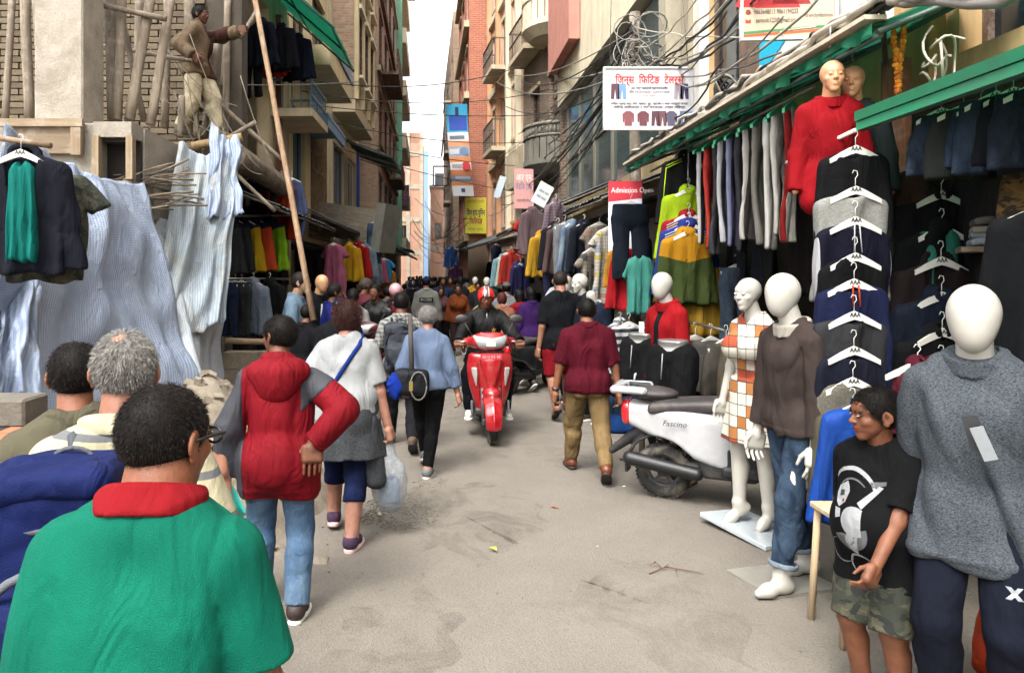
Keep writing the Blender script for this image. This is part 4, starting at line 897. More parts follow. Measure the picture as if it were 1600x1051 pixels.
    def bow_balcony(s, uc, r, z, dep, mat, rail=.85, slab=.14, n=12, balus=None):
        """rounded balcony: slab, drum of panels, cap rail"""
        def arc(k, rr): t = math.pi * k / n; return (uc - rr * math.cos(t), s.o * (dep * math.sin(t) * rr / r), )
        b = MB(); o = [Vector((*arc(k, r), z)) for k in range(n + 1)]; b.prism(o if s.o > 0 else o[::-1], (0, 0, slab)); o2 = [Vector((*arc(k, r * .72), z - .22)) for k in range(n + 1)]
        for k in range(n): b.poly([o[k], o[k + 1], o2[k + 1], o2[k]]); 
        b.poly(o2); bo = b.build('balcony', mat, s.root); rl = MB()
        for k in range(n): p = [Vector((*arc(k + .08, r * .97), z + slab)), Vector((*arc(k + .92, r * .97), z + slab)), Vector((*arc(k + .92, r * .90), z + slab)), Vector((*arc(k + .08, r * .90), z + slab))]; q = MB().prism(p, (0, 0, rail * (.62 if balus else 1))); q.build('balcony_panel', balus or mat, bo)
        rl.tube([(*arc(k, r * .97), z + slab + rail) for k in range(n + 1)], .05, 6); rl.tube([(*arc(k, r * .97), z + slab + rail * .66) for k in range(n + 1)], .035, 6)
        if balus:
            for k in range(n * 2 + 1): rl.tube([(*arc(k / 2, r * .95), z + slab + rail * .66), (*arc(k / 2, r * .95), z + slab + rail * .82), (*arc(k / 2, r * .95), z + slab + rail)], [.02, .045, .02], 6)
        rl.build('balustrade', mat, bo); return bo
    def balcony(s, u0, u1, z, dep, mat, rail_mat=None, rail=.9, slab=.14, solid=False, d=0.0):
        bo = s.part('balcony', mat, (u0, u1, d + .002, d + dep, z, z + slab)); m = MB(); rm = rail_mat or mat
        if solid: s.box(m, u0, u1, d + dep - .08, d + dep + .004, z + slab, z + slab + rail); s.box(m, u0, u0 + .08, d + .01, d + dep - .08, z + slab, z + slab + rail); s.box(m, u1 - .08, u1, d + .01, d + dep - .08, z + slab, z + slab + rail)
        else:
            n = int((u1 - u0) / .16)
            for i in range(n + 1): x = u0 + .02 + (u1 - u0 - .04) * i / n; s.box(m, x - .01, x + .01, d + dep - .05, d + dep - .03, z + slab, z + slab + rail)
            for zz in (rail, rail * .5): s.box(m, u0, u1, d + dep - .06, d + dep - .02, z + slab + zz - .02, z + slab + zz + .02)
            for x in (u0 + .02, u1 - .02):
                for k in range(int(dep / .16)): s.box(m, x - .01, x + .01, d + .05 + k * .16, d + .07 + k * .16, z + slab, z + slab + rail)
                s.box(m, x - .02, x + .02, d + .01, d + dep - .06, z + slab + rail - .02, z + slab + rail + .02)
        m.build('railing', rm, bo); return bo
    def awning(s, u0, u1, d0, d1, z0, z1, mat, name='awning', n=24, label=None, fr=None):
        """sloping corrugated sheet from the wall (d0,z1) to the edge (d1,z0)"""
        m = MB(); k = n * 4
        def fn(u, v): return (u0 + (u1 - u0) * u, s.o * (d0 + (d1 - d0) * v), z1 + (z0 - z1) * v + .012 * math.sin(u * n * 2 * math.pi) + .02 * mnoise.noise((u * 7, v * 3, z0)))
        m.grid(fn, k, 4); o = m.build(name, mat, s.root); f = MB(); nb = max(2, int((u1 - u0) / .9))
        for i in range(nb + 1): x = u0 + (u1 - u0) * i / nb; f.tube([(x, s.o * d0, z1 - .05), (x, s.o * d1, z0 - .04)], .018, 6)
        for t in (.35, .98): f.tube([(u0, s.o * (d0 + (d1 - d0) * t), z1 + (z0 - z1) * t - .06), (u1, s.o * (d0 + (d1 - d0) * t), z1 + (z0 - z1) * t - .06)], .016, 6)
        f.build('awning_frame', fr or plain('#3c4a44', .5, .4), o); return o
TIN = lambda: corrug('#4c5356', '#2c2a28', .7, rough=.6)
def shop(bl, u0, u1, h=2.7, depth=2.2, mat=None):
    """dark shop room let into a ground floor: back, sides, ceiling, shelves"""
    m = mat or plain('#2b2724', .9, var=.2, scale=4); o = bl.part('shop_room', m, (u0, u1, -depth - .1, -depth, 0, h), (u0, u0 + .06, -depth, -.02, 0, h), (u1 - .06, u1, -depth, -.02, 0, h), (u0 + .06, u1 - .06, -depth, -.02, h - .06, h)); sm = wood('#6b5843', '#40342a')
    for z in (.5, 1.0, 1.5, 2.0): bl.part('shelf', sm, (u0 + .07, u1 - .07, -depth + .01, -depth + .42, z, z + .03), parent=o)
    return o
build_ground()
CREAM = plaster('#d2c8ae', '#7a7264', .5); CREAM2 = plaster('#bfb196', '#6d6456', .55); WHITEP = plaster('#c6c3bb', '#6d6a64', .5); DARKW = wood('#5a4233', '#33261d'); CONC = concrete(); BR_TAN = brick('#bb9c84', '#a38068', '#a89c8a', dirt='#6a5d50', dirt_amt=.5); BR_DK = brick('#86705f', '#6d594a', '#978d7f', dirt_amt=.5); GLS = glass(); GLB = glass('#2d3b40', .1)
# ================================================================ right side, near to far
b = Bld('shop_building', 'plastered shop building above the green awnings with painted boards', 'R', (3.15, .6), (3.15, 8.9))
OCH = plaster('#b89a6c', '#6a5a44', .8, scale=2.0); b.walls(OCH, 2.95, 9.5, 4, .25, [(2.9, 3.9, 3.1, 4.6), (7.0, 8.1, 3.6, 5.2)], u1=b.L)
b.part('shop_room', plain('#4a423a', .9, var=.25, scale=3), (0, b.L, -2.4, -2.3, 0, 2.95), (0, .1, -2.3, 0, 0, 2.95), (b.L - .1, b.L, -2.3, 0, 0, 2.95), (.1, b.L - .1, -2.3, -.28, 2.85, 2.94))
for z in (.45, .95, 1.45, 1.95, 2.4): b.part('shelf', wood('#6b5843', '#40342a'), (.15, b.L - .15, -2.29, -1.8, z, z + .03))
for u in (2.3, 4.55, 6.6): b.part('shop_pillar', plain('#3a322b', .9), (u - .12, u + .12, -1.2, -1.0, 0, 2.84))
b.part('pilaster', plaster('#b08d5a', '#5b4c3a', .8, scale=3), (4.0, 4.35, .002, .12, 2.95, 9)); b.part('pilaster', plaster('#c29a58', '#6d4c30', .8, scale=3), (2.35, 2.75, .002, .1, 2.95, 9))
b.window(2.9, 3.9, 3.1, 4.6, fm=DARKW, cols=2, rows=1, rec=.18)
b.part('carved_brick_pier', brick('#7f6150', '#5f4638', '#6c5f54', sz=(.11, .16)), (6.55, 6.98, .002, .10, 3.2, 9)); b.window(7.0, 8.1, 3.6, 5.2, fm=DARKW, cols=1, rec=.1); b.part('white_pier', WHITEP, (8.1, 8.3, .002, .12, 2.95, 9))
b = Bld('office_building', 'glass fronted building with a cream overhanging storey and grey piers', 'R', (3.05, 8.9), (2.98, 17.6))
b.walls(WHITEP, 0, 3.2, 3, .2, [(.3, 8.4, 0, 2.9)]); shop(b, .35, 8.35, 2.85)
for i in range(5): b.part('glazed_panel', glass('#4b5a5a', .12), (1.2 + i * 1.45, 1.2 + i * 1.45 + 1.38, -.03, 0, 3.35, 5.7))
for i in range(6): b.part('mullion', plain('#6e6a5e', .6), (1.13 + i * 1.45, 1.19 + i * 1.45, -.06, .05, 3.3, 5.75))
for z in (4.4,): b.part('transom', plain('#5e5b52', .6), (1.2, 8.4, -.04, .03, z, z + .05))
b.part('glazing_back', plain('#3c4444', .8, var=.3, scale=2), (1.1, 8.5, -1.0, -.9, 3.2, 5.8)); b.part('pier', plaster('#8f8672', '#5a5345', .6), (.0, .28, -.2, .08, 3.2, 9)); b.part('pier', plaster('#a19a86', '#5a5345', .6), (.75, 1.05, -.2, .12, 3.2, 9)); b.part('ledge', plaster('#9d8a62', '#5a5345', .6), (0, b.L, .004, .16, 3.02, 3.3))
b.part('overhang', CREAM, (1.1, b.L + .25, -3, .18, 5.78, 7.5)); b.walls(CREAM, 7.5, 12, 3, .2, [(1.6, 4, 8, 10), (4.6, 6, 8, 10)], d=.16); b.window(1.6, 4, 8, 10, d=.16); b.window(4.6, 6, 8, 10, d=.16)
b.part('projecting_bay', plaster('#b57a6c', '#7d5a52', .3), (6.1, 8.85, .20, .42, 6.55, 12))
b = Bld('balcony_house', 'dark brick house with rounded plaster balconies beside the pink bay', 'R', (3.0, 18.2), (2.5, 22.6))
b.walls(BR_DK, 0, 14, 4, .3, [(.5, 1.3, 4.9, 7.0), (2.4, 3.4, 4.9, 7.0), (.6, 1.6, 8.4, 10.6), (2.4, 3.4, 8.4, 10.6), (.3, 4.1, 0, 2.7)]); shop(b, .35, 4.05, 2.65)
b.part('side_pier', BR_DK, (-.16, -.003, -2.6, .10, 2.9, 14)); b.part('plaster_front', plaster('#8a7f6c', '#4a443b', .7), (.0, 4.4, .002, .06, 3.0, 3.8))
for (u, z, r) in ((1.0, 4.55, .95), (1.2, 8.1, .95)): b.bow_balcony(u, r, z, .75, plaster('#77756b', '#3d3a34', .7) if z < 6 else CREAM, balus=plaster('#77756b', '#3d3a34', .7) if z < 6 else CREAM)
b.balcony(2.0, 4.3, 4.3, .55, CREAM2, solid=True); b.balcony(2.2, 4.3, 8.0, .5, CREAM2, solid=False, rail_mat=plain('#56483a', .6))
for o in ((.5, 1.3, 4.9, 7.0), (2.4, 3.4, 4.9, 7.0), (.6, 1.6, 8.4, 10.6), (2.4, 3.4, 8.4, 10.6)): b.window(*o, fm=DARKW, cols=2, rows=2, sill=CREAM2)
b.slats(.1, .48, 5.6, 7.4, .08, wood('#6b6257', '#474037'), 9)
b = Bld('bay_window_house', 'tall cream and orange house with stacked bay windows', 'R', (2.48, 22.7), (1.86, 28.9))
OR = plaster('#c99a74', '#7b6a58', .4); PINK = plaster('#cfae9c', '#8a7668', .45); ops = []
for k in range(4):
    z = 3.5 + k * 2.7
    for u in (.5, 2.3, 4.2): ops.append((u, u + 1.0, z, z + 1.7))
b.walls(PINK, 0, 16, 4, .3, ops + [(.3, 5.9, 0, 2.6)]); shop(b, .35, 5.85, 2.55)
for i, o in enumerate(ops): b.window(*o, fm=wood('#7a4f36', '#54341f') if i % 3 else plain('#cfc8b8', .6), cols=2, rows=2, sill=CREAM if i % 2 else OR, rec=.08)
for k in range(4): b.part('string_course', CREAM, (0, b.L, .004, .13, 3.0 + k * 2.7, 3.2 + k * 2.7))
for u in (.12, 1.75, 3.6, 5.6): b.part('pilaster', CREAM if u < 3 else OR, (u, u + .26, .004, .17, 3.2, 16))
for z in (5.9, 8.6): b.balcony(1.9, 3.9, z, .5, CREAM2, rail_mat=plain('#4e4a42', .6), d=.14)
b = Bld('brick_tower', 'orange brick tower house with a plain end wall behind the long banner', 'R', (1.08, 29.0), (.86, 37.0))
ops = [(u, u + 1.2, 3.6 + k * 2.8, 5.3 + k * 2.8) for k in range(5) for u in (.8, 3.2, 5.6)]
b.walls(brick('#bd6b50', '#a85c42', '#b08f7c', dirt_amt=.2), 0, 20, 5, .3, ops)
for o in ops: b.window(*o, fm=plain('#d5cfc2', .6), cols=2, sill=plaster('#b9a88a'), rec=.1)
for k in range(5): b.part('string_course', plaster('#c6b79a'), (0, b.L, .004, .2, 3.1 + k * 2.8, 3.35 + k * 2.8))
MB().box(.02, .5, 0, .03, 3.0, 6.2).build('end_window', plain('#2b2a2a', .5), b.root, (0, 0, 0), (0, 0, 0)); b.part('end_wall_plinth', plaster('#7d6b5a'), (-.08, -.004, -1.0, .05, 0, 3.1))
b = Bld('far_brick_house', 'weathered grey brown brick house beyond the tower', 'R', (.60, 38.0), (.15, 55.0))
ops = [(u, u + 1.4, 3.4 + k * 2.8, 5.0 + k * 2.8) for k in range(4) for u in (1, 4, 7.5, 11, 14)]
b.walls(BR_TAN, 0, 15.3, 5, .3, ops)
for o in ops: b.window(*o, fm=DARKW, cols=2, rec=.1)
for k in range(4): b.balcony(3.4, 6.2, 3.0 + k * 2.8, .35, CREAM2, rail_mat=plain('#5a5046', .6))
# ================================================================ end of the street
b = Bld('end_house', 'exposed brick house with concrete bands closing the far end of the street', 'L', (-4.2, 63.0), (-1.55, 63.0)); 
b.walls(brick('#bf8268', '#a86e56', '#c4b29e', dirt_amt=.2), 0, 13.0, 6, .3, [(.5, 1.4, 4.5, 6)]); b.window(.5, 1.4, 4.5, 6)
for z in (3.5, 6.3, 9.1, 11.9): b.part('concrete_band', concrete('#b3aa9a', '#8d8577'), (0, b.L, .004, .06, z, z + .4))
for u in (0.0, 1.2, 2.35): b.part('concrete_column', concrete('#b3aa9a', '#8d8577'), (u, u + .3, .008, .09, 0, 14.0))
b.part('blue_pipe', plain('#7f9cc0', .6), (b.L + .05, b.L + .40, -.2, .12, 1, 12.3)); b.part('parapet', brick('#a9694f', '#8f5740', '#b3a08c'), (1.4, b.L, -.3, -.02, 13.0, 13.9))
b = Bld('end_low_house', 'lower pale brick house behind the blue pipe at the street end', 'L', (-1.0, 66.0), (1.2, 66.0))
b.walls(brick('#a4715a', '#8f6450', '#b3a08c', dirt_amt=.3), 0, 9.6, 5, .3, [(.4, 1.0, 5, 6.4), (1.3, 1.9, 5, 6.4)]); b.window(.4, 1.0, 5, 6.4); b.window(1.3, 1.9, 5, 6.4); b.part('concrete_band', concrete(), (0, b.L, .004, .06, 4.1, 4.5)); b.part('roof_edge', concrete(), (-.1, b.L + .1, -5, .15, 9.6, 9.8)); b.part('water_tank', plain('#30343a', .5), (.4, 1.3, -2.2, -1.2, 9.82, 11))
# ================================================================ left side, near to far
b = Bld('dark_stair_house', 'house with a dark open upper floor, outside stair and hung clothes', 'L', (-3.05, 10.3), (-3.0, 14.4))
b.walls(CREAM2, 2.9, 11, 3.5, .2, [(.1, 2.6, 3.2, 6.4)]); shop(b, .1, 4.0, 2.8, 2.0); b.part('recess_shade', plain('#1c1c20', .9), (.1, 2.7, -1.6, -1.5, 3.2, 6.4)); b.part('floor_slab', CONC, (0, b.L, -.2, .35, 2.72, 2.9)); b.part('concrete_pier', CONC, (.0, .4, -.2, .02, 0, 6.5)); b.part('brown_pipe', plain('#5a2f26', .5), (2.9, 3.0, .05, .15, 2.9, 6.4))  # near-black sheet behind the upper opening paints in the recess's shade
st = thing('stair_railing', None, None); st.parent = b.root
for k in range(4): bar((.2 + .0, .45, 4.35 - k * .27), (3.1, .45, 3.75 - k * .27), .022, 'rail', wood('#8d7b60', '#6a583f'), st, 6)
for i in range(4): x = .2 + i * .96; bar((x, .45, 4.35 - i * .2 + .02), (x, .45, 2.9), .022, 'baluster', wood('#8d7b60', '#6a583f'), st, 6)
b.awning(1.6, 4.1, .0, 1.3, 5.75, 6.9, corrug('#1d8a68', '#20443a', .45, trans=.4), n=14); b.balcony(2.7, 4.3, 4.55, .75, CREAM2, rail_mat=plain('#56748c', .5), rail=.5)
b = Bld('yellow_house', 'pale yellow house with blue framed canopies and a barred shop window', 'L', (-3.0, 14.5), (-2.95, 19.4))
YEL = plaster('#c2b48f', '#75694f', .5)
b.walls(YEL, 0, 14, 4, .25, [(.4, 1.6, 3.2, 5.2), (2.3, 4.3, 3.0, 5.4), (.4, 1.8, 6.4, 8.4), (2.5, 4.3, 6.4, 8.4), (.2, 4.7, 0, 2.5)]); shop(b, .25, 4.65, 2.45)
b.window(.4, 1.6, 3.2, 5.2, fm=plain('#4b6a88', .5)); b.window(2.3, 4.3, 3.0, 5.4, fm=DARKW, cols=4, bars=wood('#80694b', '#57442f')); b.window(.4, 1.8, 6.4, 8.4, fm=DARKW); b.window(2.5, 4.3, 6.4, 8.4, fm=DARKW, cols=3)
b.part('blue_canopy', plain('#54799a', .5, dirt='#5a5245'), (.2, 2.6, .01, .75, 4.9, 4.98), (.2, 2.6, .68, .74, 4.7, 4.9)); b.part('cream_balcony', YEL, (.1, 3.4, .004, .8, 5.9, 6.3)); b.part('blue_canopy', plain('#6a8aa4', .5, dirt='#5a5245'), (.1, 3.4, .72, .84, 6.32, 6.5)); b.slats(2.0, 4.8, 2.6, 3.0, .03, wood('#8a6f4c', '#5d472f'), 5)
b = Bld('bay_front_house', 'tan house with an overhanging brick bay and wooden shutters', 'L', (-2.95, 19.6), (-2.85, 25.4))
b.walls(CREAM2, 0, 16, 4, .25, [(.5, 2.5, 3.2, 5.4), (3.3, 5, 3.2, 5.4), (.3, 5.4, 0, 2.5)]); shop(b, .35, 5.35, 2.45); b.window(.5, 2.5, 3.2, 5.4, fm=plain('#5b6670', .5), cols=3); b.window(3.3, 5, 3.2, 5.4, fm=plain('#c9c6bc', .5), cols=3); b.part('blue_strip', plain('#2f4fa0', .5), (5.15, 5.4, .01, .1, 3.0, 5.9))
by = b.part('overhanging_bay', CREAM2, (.3, 4.6, .005, .62, 6.15, 6.5)); b.part('bay_wall', BR_TAN, (.35, 4.55, .006, .58, 6.5, 16), parent=by)
for k in range(3):
    for u in (.6, 2.0, 3.4): b.window(u, u + .9, 7.2 + k * 2.7, 9.0 + k * 2.7, d=.72, fm=DARKW, cols=2, rec=.1, sill=CREAM)
for u in (.35, 1.65, 3.05, 4.3): b.part('pilaster', YEL, (u, u + .22, .59, .70, 6.5, 16), parent=by)
b = Bld('old_brick_house', 'tall old brick house with carved wooden windows and a jutting end wall', 'L', (-2.28, 26.2), (-2.45, 40.0))
ops = [(u, u + 1.5, 3.6 + k * 3.0, 5.4 + k * 3.0) for k in range(5) for u in (.9, 4, 7.2, 10.4)]
b.walls(BR_TAN, 0, 17.5, 5, .3, ops + [(.3, 13, 0, 2.5)]); shop(b, .35, 12.9, 2.45)
for o in ops: b.window(*o, fm=wood('#4e3a2c', '#2c2019'), cols=3, rec=.05, sill=DARKW)
for k in range(5): b.part('string_course', DARKW if k % 2 else plaster('#a59880'), (-.12, b.L, .004, .13, 3.0 + k * 3.0, 3.18 + k * 3.0))
ew = thing('end_wall_window', None, None); ew.parent = b.root
for (y0, y1, z0, z1) in ((.35, .75, 7.7, 9.0), (.3, .8, 11.5, 13.3)):
    MB().box(-.06, -.004, y0, y1, z0, z1).build('window_frame', DARKW, ew); MB().box(-.075, -.062, y0 + .05, (y0 + y1) / 2 - .02, z0 + .06, z1 - .06).build('shutter_leaf', wood('#6a5443', '#42342a'), ew); MB().box(-.075, -.062, (y0 + y1) / 2 + .02, y1 - .05, z0 + .06, z1 - .06).build('shutter_leaf', wood('#6a5443', '#42342a'), ew)
MB().box(-.5, -.004, .15, .95, 9.25, 9.32).build('tin_hood', TIN(), b.root); b.part('wooden_balcony', DARKW, (.1, 4, .14, .75, 8.9, 9.0), (.1, 4, .68, .75, 9.0, 9.8)); b.part('wooden_balcony', DARKW, (5, 9, .14, .65, 5.8, 5.9), (5, 9, .6, .65, 5.9, 6.6))
b = Bld('green_house', 'narrow house with pale green balcony panels and brick piers', 'L', (-2.70, 40.4), (-2.85, 52.0))
b.walls(brick('#a0654b', '#8a533c', '#a89885', dirt_amt=.3), 0, 21, 5, .3, [(u, u + 2, 3.4 + k * 2.9, 5.4 + k * 2.9) for k in range(6) for u in (1, 5, 8.5)])
GRN = plaster('#6fa58a', '#56705f', .3)
for k in range(6):
    z = 3.0 + k * 2.9
    for u in (1, 5, 8.5): b.window(u, u + 2, 3.4 + k * 2.9, 5.4 + k * 2.9, fm=GRN, cols=2, rec=.06)
    b.balcony(.5, 7.5, z, .75, CREAM, solid=True, rail=.7)
b.part('green_panel', GRN, (-.1, -.004, -.9, .55, 3, 21)); b.part('roof_cap', CREAM, (-.3, b.L, -4, 1.0, 21, 21.3)); m = MB()
for i in range(14): m.box(-.25 + i * .4, -.2 + i * .4, -1.02, -.98, 21.3, 22.1)
m.build('roof_railing', plain('#7d7a70', .6), b.root)
# ================================================================ unfinished building at the near left
root = thing('unfinished_building', 'unfinished concrete and brick building shell behind the checked tarpaulins', 'building', (-2.85, 6.8, 0)); OLD = concrete('#8d8478', '#5f574c')
def lb(name, mat, x0, x1, y0, y1, z0, z1, parent=None, bevel=0): return MB().box(x0 + 2.85, x1 + 2.85, y0 - 6.8, y1 - 6.8, z0, z1).build(name, mat, parent or root, bevel=bevel)
lb('concrete_base', OLD, -7, -2.85, 6.8, 7.15, 0, 2.62); lb('concrete_base', OLD, -7, -2.85, 7.15, 9.6, 2.2, 2.62); sl = lb('concrete_slab', CONC, -7, -3.17, 6.8, 9.6, 2.622, 3.15, bevel=.012); lb('concrete_slab', CONC, -3.17, -2.83, 7.05, 9.6, 2.624, 3.148); lb('slab_edge', CONC, -3.20, -2.85, 6.79, 7.05, 3.02, 3.16)
lb('niche_frame', wood('#8a7a62', '#64543f'), -2.89, -2.83, 6.76, 6.84, 2.63, 3.03); lb('niche_frame', wood('#8a7a62', '#64543f'), -3.20, -3.14, 6.76, 6.84, 2.63, 3.03)
lb('pillar', concrete('#a39b8f', '#7a7266', 3.5), -3.86, -3.40, 7.0, 7.45, 3.152, 9, bevel=.015); lb('side_beam', CONC, -2.98, -2.84, 7.3, 9.6, 2.3, 2.62)
lb('niche_shade_back', plain('#17130f', .95), -3.165, -2.85, 7.0, 7.045, 2.63, 3.02); lb('niche_shade_top', plain('#2a241d', .95), -3.14, -2.89, 6.85, 7.0, 2.985, 3.015); bx = lb('form_board', wood('#7d6c58', '#57493a', axis='X'), -4.0, -3.28, 6.74, 6.79, 2.86, 3.16); lb('form_batten', wood('#8f7d66', '#64543f', axis='X'), -4.02, -3.26, 6.70, 6.738, 3.10, 3.17); lb('form_batten', wood('#8f7d66', '#64543f'), -3.36, -3.27, 6.69, 6.736, 2.84, 3.09)  # niche back and top near-black: the opening's shade put into the colour
wl = lb('brick_backing', concrete('#4a4338', '#352e25'), -8, -2.6, 9.62, 9.9, 3.0, 9); bm_ = MB().box(-.112, .112, -.03, .03, -.034, .034).mesh('brick'); bm_.materials.append(None); BM = [plain(c, .9, 0, .2, .5, 25, dirt='#5f5443', dirt_amt=.6, dirt_scale=6) for c in ('#574c3a', '#504434', '#483d2d', '#5b5040')]
for r in range(28):
    for c in range(14):
        x = -5.95 + c * .24 + (.12 if r % 2 else 0); z = 3.2 + r * .084
        if x > -3.1 or z > 5.45: continue
        mesh_obj('brick', bm_, BM[(r * 7 + c * 3 + r * c) % 4], wl, (x + 2.85 + random.uniform(-.006, .006), 9.60 - 6.8 + random.uniform(-.008, .006), z), (0, R(random.uniform(-1, 1)), 0))
def pole(x0, y0, Y0, x1, y1, Y1, r, label, mat=None, name='wooden_prop', group='wooden props standing on the slab', r2=None):
    a, b_ = at(x0, y0, Y0), at(x1, y1, Y1); o = bar((0, 0, 0), b_ - a, r, name, mat or wood('#7d7162', '#574d40'), None, 8, r2=r2, seg=6); o.location = a
    for v in o.data.vertices: n_ = mnoise.noise_vector(v.co * 1.3 + Vector((x0, y0, 0))); v.co += n_ * .007
    return tag(o, label, 'pole', group)
pole(46, 190, 7.9, 38, -20, 7.9, .055, 'grey upright prop pole at the far edge of the brick wall, short of the pillar'); pole(67, 186, 8.2, 55, -20, 8.2, .04, 'dark narrow prop pole just beside the concrete pillar'); pole(79, 190, 8.3, 70, -20, 8.3, .045, 'brown prop pole half hidden behind the concrete pillar')
pole(178, 186, 7.6, 172, -20, 7.8, .07, 'thick upright prop pole next to the concrete pillar, paired'); pole(184, 188, 7.5, 191, -20, 7.7, .05, 'prop pole crossing the thick one in the pair beside the pillar'); pole(202, 188, 7.5, 238, -20, 7.7, .055, 'leaning pale prop pole between the pair and the worker'); pole(235, 195, 7.6, 270, -20, 7.8, .05, 'leaning brown prop pole nearest to the worker'); pole(213, 170, 8.6, 218, -20, 8.6, .05, 'thin dark pole standing behind the leaning props'); pole(295, 214, 9.2, 296, -20, 9.3, .07, 'broad grey post right behind the worker')
pole(349, 135, 9.6, 362, -20, 9.7, .05, 'dark upright scaffold pole beside the stair railing'); pole(318, 212, 9.1, 340, 60, 9.4, .04, 'rough crooked pole beside the worker boots')
pole(490, 500, 7.9, 393, -30, 8.6, .034, 'long pale bamboo pole slanting across the lane, held at its foot', wood('#8f765c', '#664e38'), 'bamboo_pole', None, .03); pole(365, 242, 9.3, 452, 300, 11.5, .16, 'thick log lying along the awning edge below the stair', wood('#6f6252', '#4b4136'), 'log', None); pole(300, 228, 8.7, 378, 214, 8.75, .05, 'bamboo plank under the worker feet', wood('#a1855a', '#78603d'), 'plank', None)
pole(320, 228, 8.95, 262, 232, 8.8, .06, 'short beam carrying the plank under the worker', wood('#8f7d60', '#66543c'), 'plank', None)
for i, (x0, y0, x1, y1, Y, r, lab) in enumerate(((8, 190, 20, -20, 8.4, .04, 'weathered upright pole at the very edge of the site'), (100, -5, 260, 30, 7.5, .03, 'thin batten nailed across the prop tops'), (150, 70, 300, 95, 8.3, .025, 'thin cross batten tied behind the leaning props'), (258, 200, 262, -20, 9.0, .05, 'grey upright board beside the worker elbow'), (282, 214, 284, 150, 8.7, .04, 'short stub of timber by the worker boot'), (305, 214, 306, 155, 9.2, .045, 'short pale post between the worker legs'), (340, 225, 400, 190, 9.0, .03, 'stick poking out past the plank'), (345, 250, 430, 330, 9.0, .025, 'thin stick under the thick log'), (375, 60, 400, 20, 9.5, .03, 'short brace tied near the worker hand'), (352, 240, 356, -20, 9.5, .045, 'scaffold pole right behind the worker arm'), (330, 150, 440, 250, 9.4, .03, 'sloping scaffold rail above the log'), (225, 190, 180, -20, 7.9, .035, 'thin pole leaning the other way behind the pair'))): pole(x0, y0, Y, x1, y1, Y + .1, r, lab)
for i in range(14):
    a_ = at(random.uniform(150, 380), random.uniform(40, 200), 8.6); b2 = at(random.uniform(300, 450), random.uniform(150, 300), 9.0); bar((0, 0, 0), b2 - a_, .006, 'rope', wood('#8d8474', '#5f574a'), None, 5, sag=random.uniform(.1, .35), seg=8).location = a_
for o in [x for x in bpy.data.objects if x.name.startswith('rope')]: tag(o, 'loose rope strung across the scaffold by the worker', 'rope', 'ropes across the scaffold')
st = thing('stick_bundle', 'bundle of thin sticks and rods stuffed under the slab edge', 'sticks', at(222, 300, 7.1))
for i in range(26): a = Vector((random.uniform(-.35, -.1), random.uniform(-.2, .1), random.uniform(-.2, .2))); bar(a, a + Vector((random.uniform(.4, .75), random.uniform(-.1, .4), random.uniform(-.05, .22))), random.uniform(.006, .013), 'stick', wood('#6e6352', '#4a4034'), st, 5, sag=random.uniform(-.04, .05), seg=4)
# rubble heap
def heap(x, y): d = math.hypot((x + 1.85) / 1.0, (y - 5.8) / 1.4); return max(-.08, 1.02 * max(0, 1 - d ** 1.25) + .05 * mnoise.noise((x * 6, y * 6, 1)) + .09 * mnoise.noise((x * 2, y * 2, 5)) - .03)
m = MB(); m.grid(lambda u, v: (-3.0 + 2.3 * u, 4.2 + 3.2 * v, heap(-3.0 + 2.3 * u, 4.2 + 3.2 * v)), 76, 86); o = m.build('sand_heap', concrete('#8c8272', '#655c4f', 5)); tag(o, 'heap of sandy rubble dumped below the tarpaulins', 'heap')
for i, (x, y, a, l, lab) in enumerate(((-1.62, 5.1, 40, 1.3, 'pale plank lying on the sand heap'), (-1.78, 4.75, 65, 1.0, 'split plank leaning low on the sand heap edge'))):
    o = MB().box(-.5 * l, .5 * l, -.06, .06, 0, .035).build('plank', wood('#b09d80', '#85704f', axis='X')); o.location = (x, y, heap(x, y) + .06); o.rotation_euler = (R(6), R(-14), R(a)); tag(o, lab, 'plank')
for i in range(60):
    pass
rk = MB(); rs = random.Random(4)
for i in range(260): x, y = rs.uniform(-2.9, -1.05), rs.uniform(4.5, 7.1); s_ = rs.uniform(.008, .04); M = Matrix.Translation((x, y, heap(x, y) + s_ * .3)) @ Matrix.Rotation(rs.random() * 6, 4, Vector((rs.random(), rs.random(), rs.random()))); rk.box(-s_, s_, -s_ * .7, s_ * .7, -s_ * .5, s_ * .5, M=M)
tag(rk.build('rubble', concrete('#8f8676', '#6a6153', 8)), 'loose stones strewn over the sand heap', 'rubble', kind='stuff')
pole(382, 815, 3.9, 352, 900, 3.9, .035, 'short wooden handle standing beside the red jacket man', wood('#b59a78', '#8b6f4f'), 'shovel_shaft', None)
# brick stack at the left edge
st = thing('brick_stack', 'low stack of dark old bricks with orange ones on top', 'bricks', (-1.93, 3.0, 0)); bb = MB().box(-.115, .115, -.055, .055, -.035, .035).build; bme = MB().box(-.115, .115, -.055, .055, -.035, .035).mesh('brick'); bme.materials.append(None)
for r in range(15):
    for c in range(3):
        for k in range(2):
            mm = plain('#4b3c33', .95, 0, .2, .4, 30, dirt='#2f2823') if r < 13 else plain('#a5583a', .9, 0, .15, .4, 30)
            if r >= 13 and c == 1: continue
            mesh_obj('brick', bme, mm, st, (-.25 + c * .24 + (.06 if r % 2 else 0), -.06 + k * .125, .04 + r * .074), (0, 0, R(random.uniform(-5, 5))))
o = MB().box(-.3, .3, -.1, .1, 0, .12).build('concrete_block', concrete('#6a655c', '#4d483f'), None, (-2.08, 3.25, 1.10), bevel=.01); tag(o, 'grey concrete block resting on the brick stack', 'block')
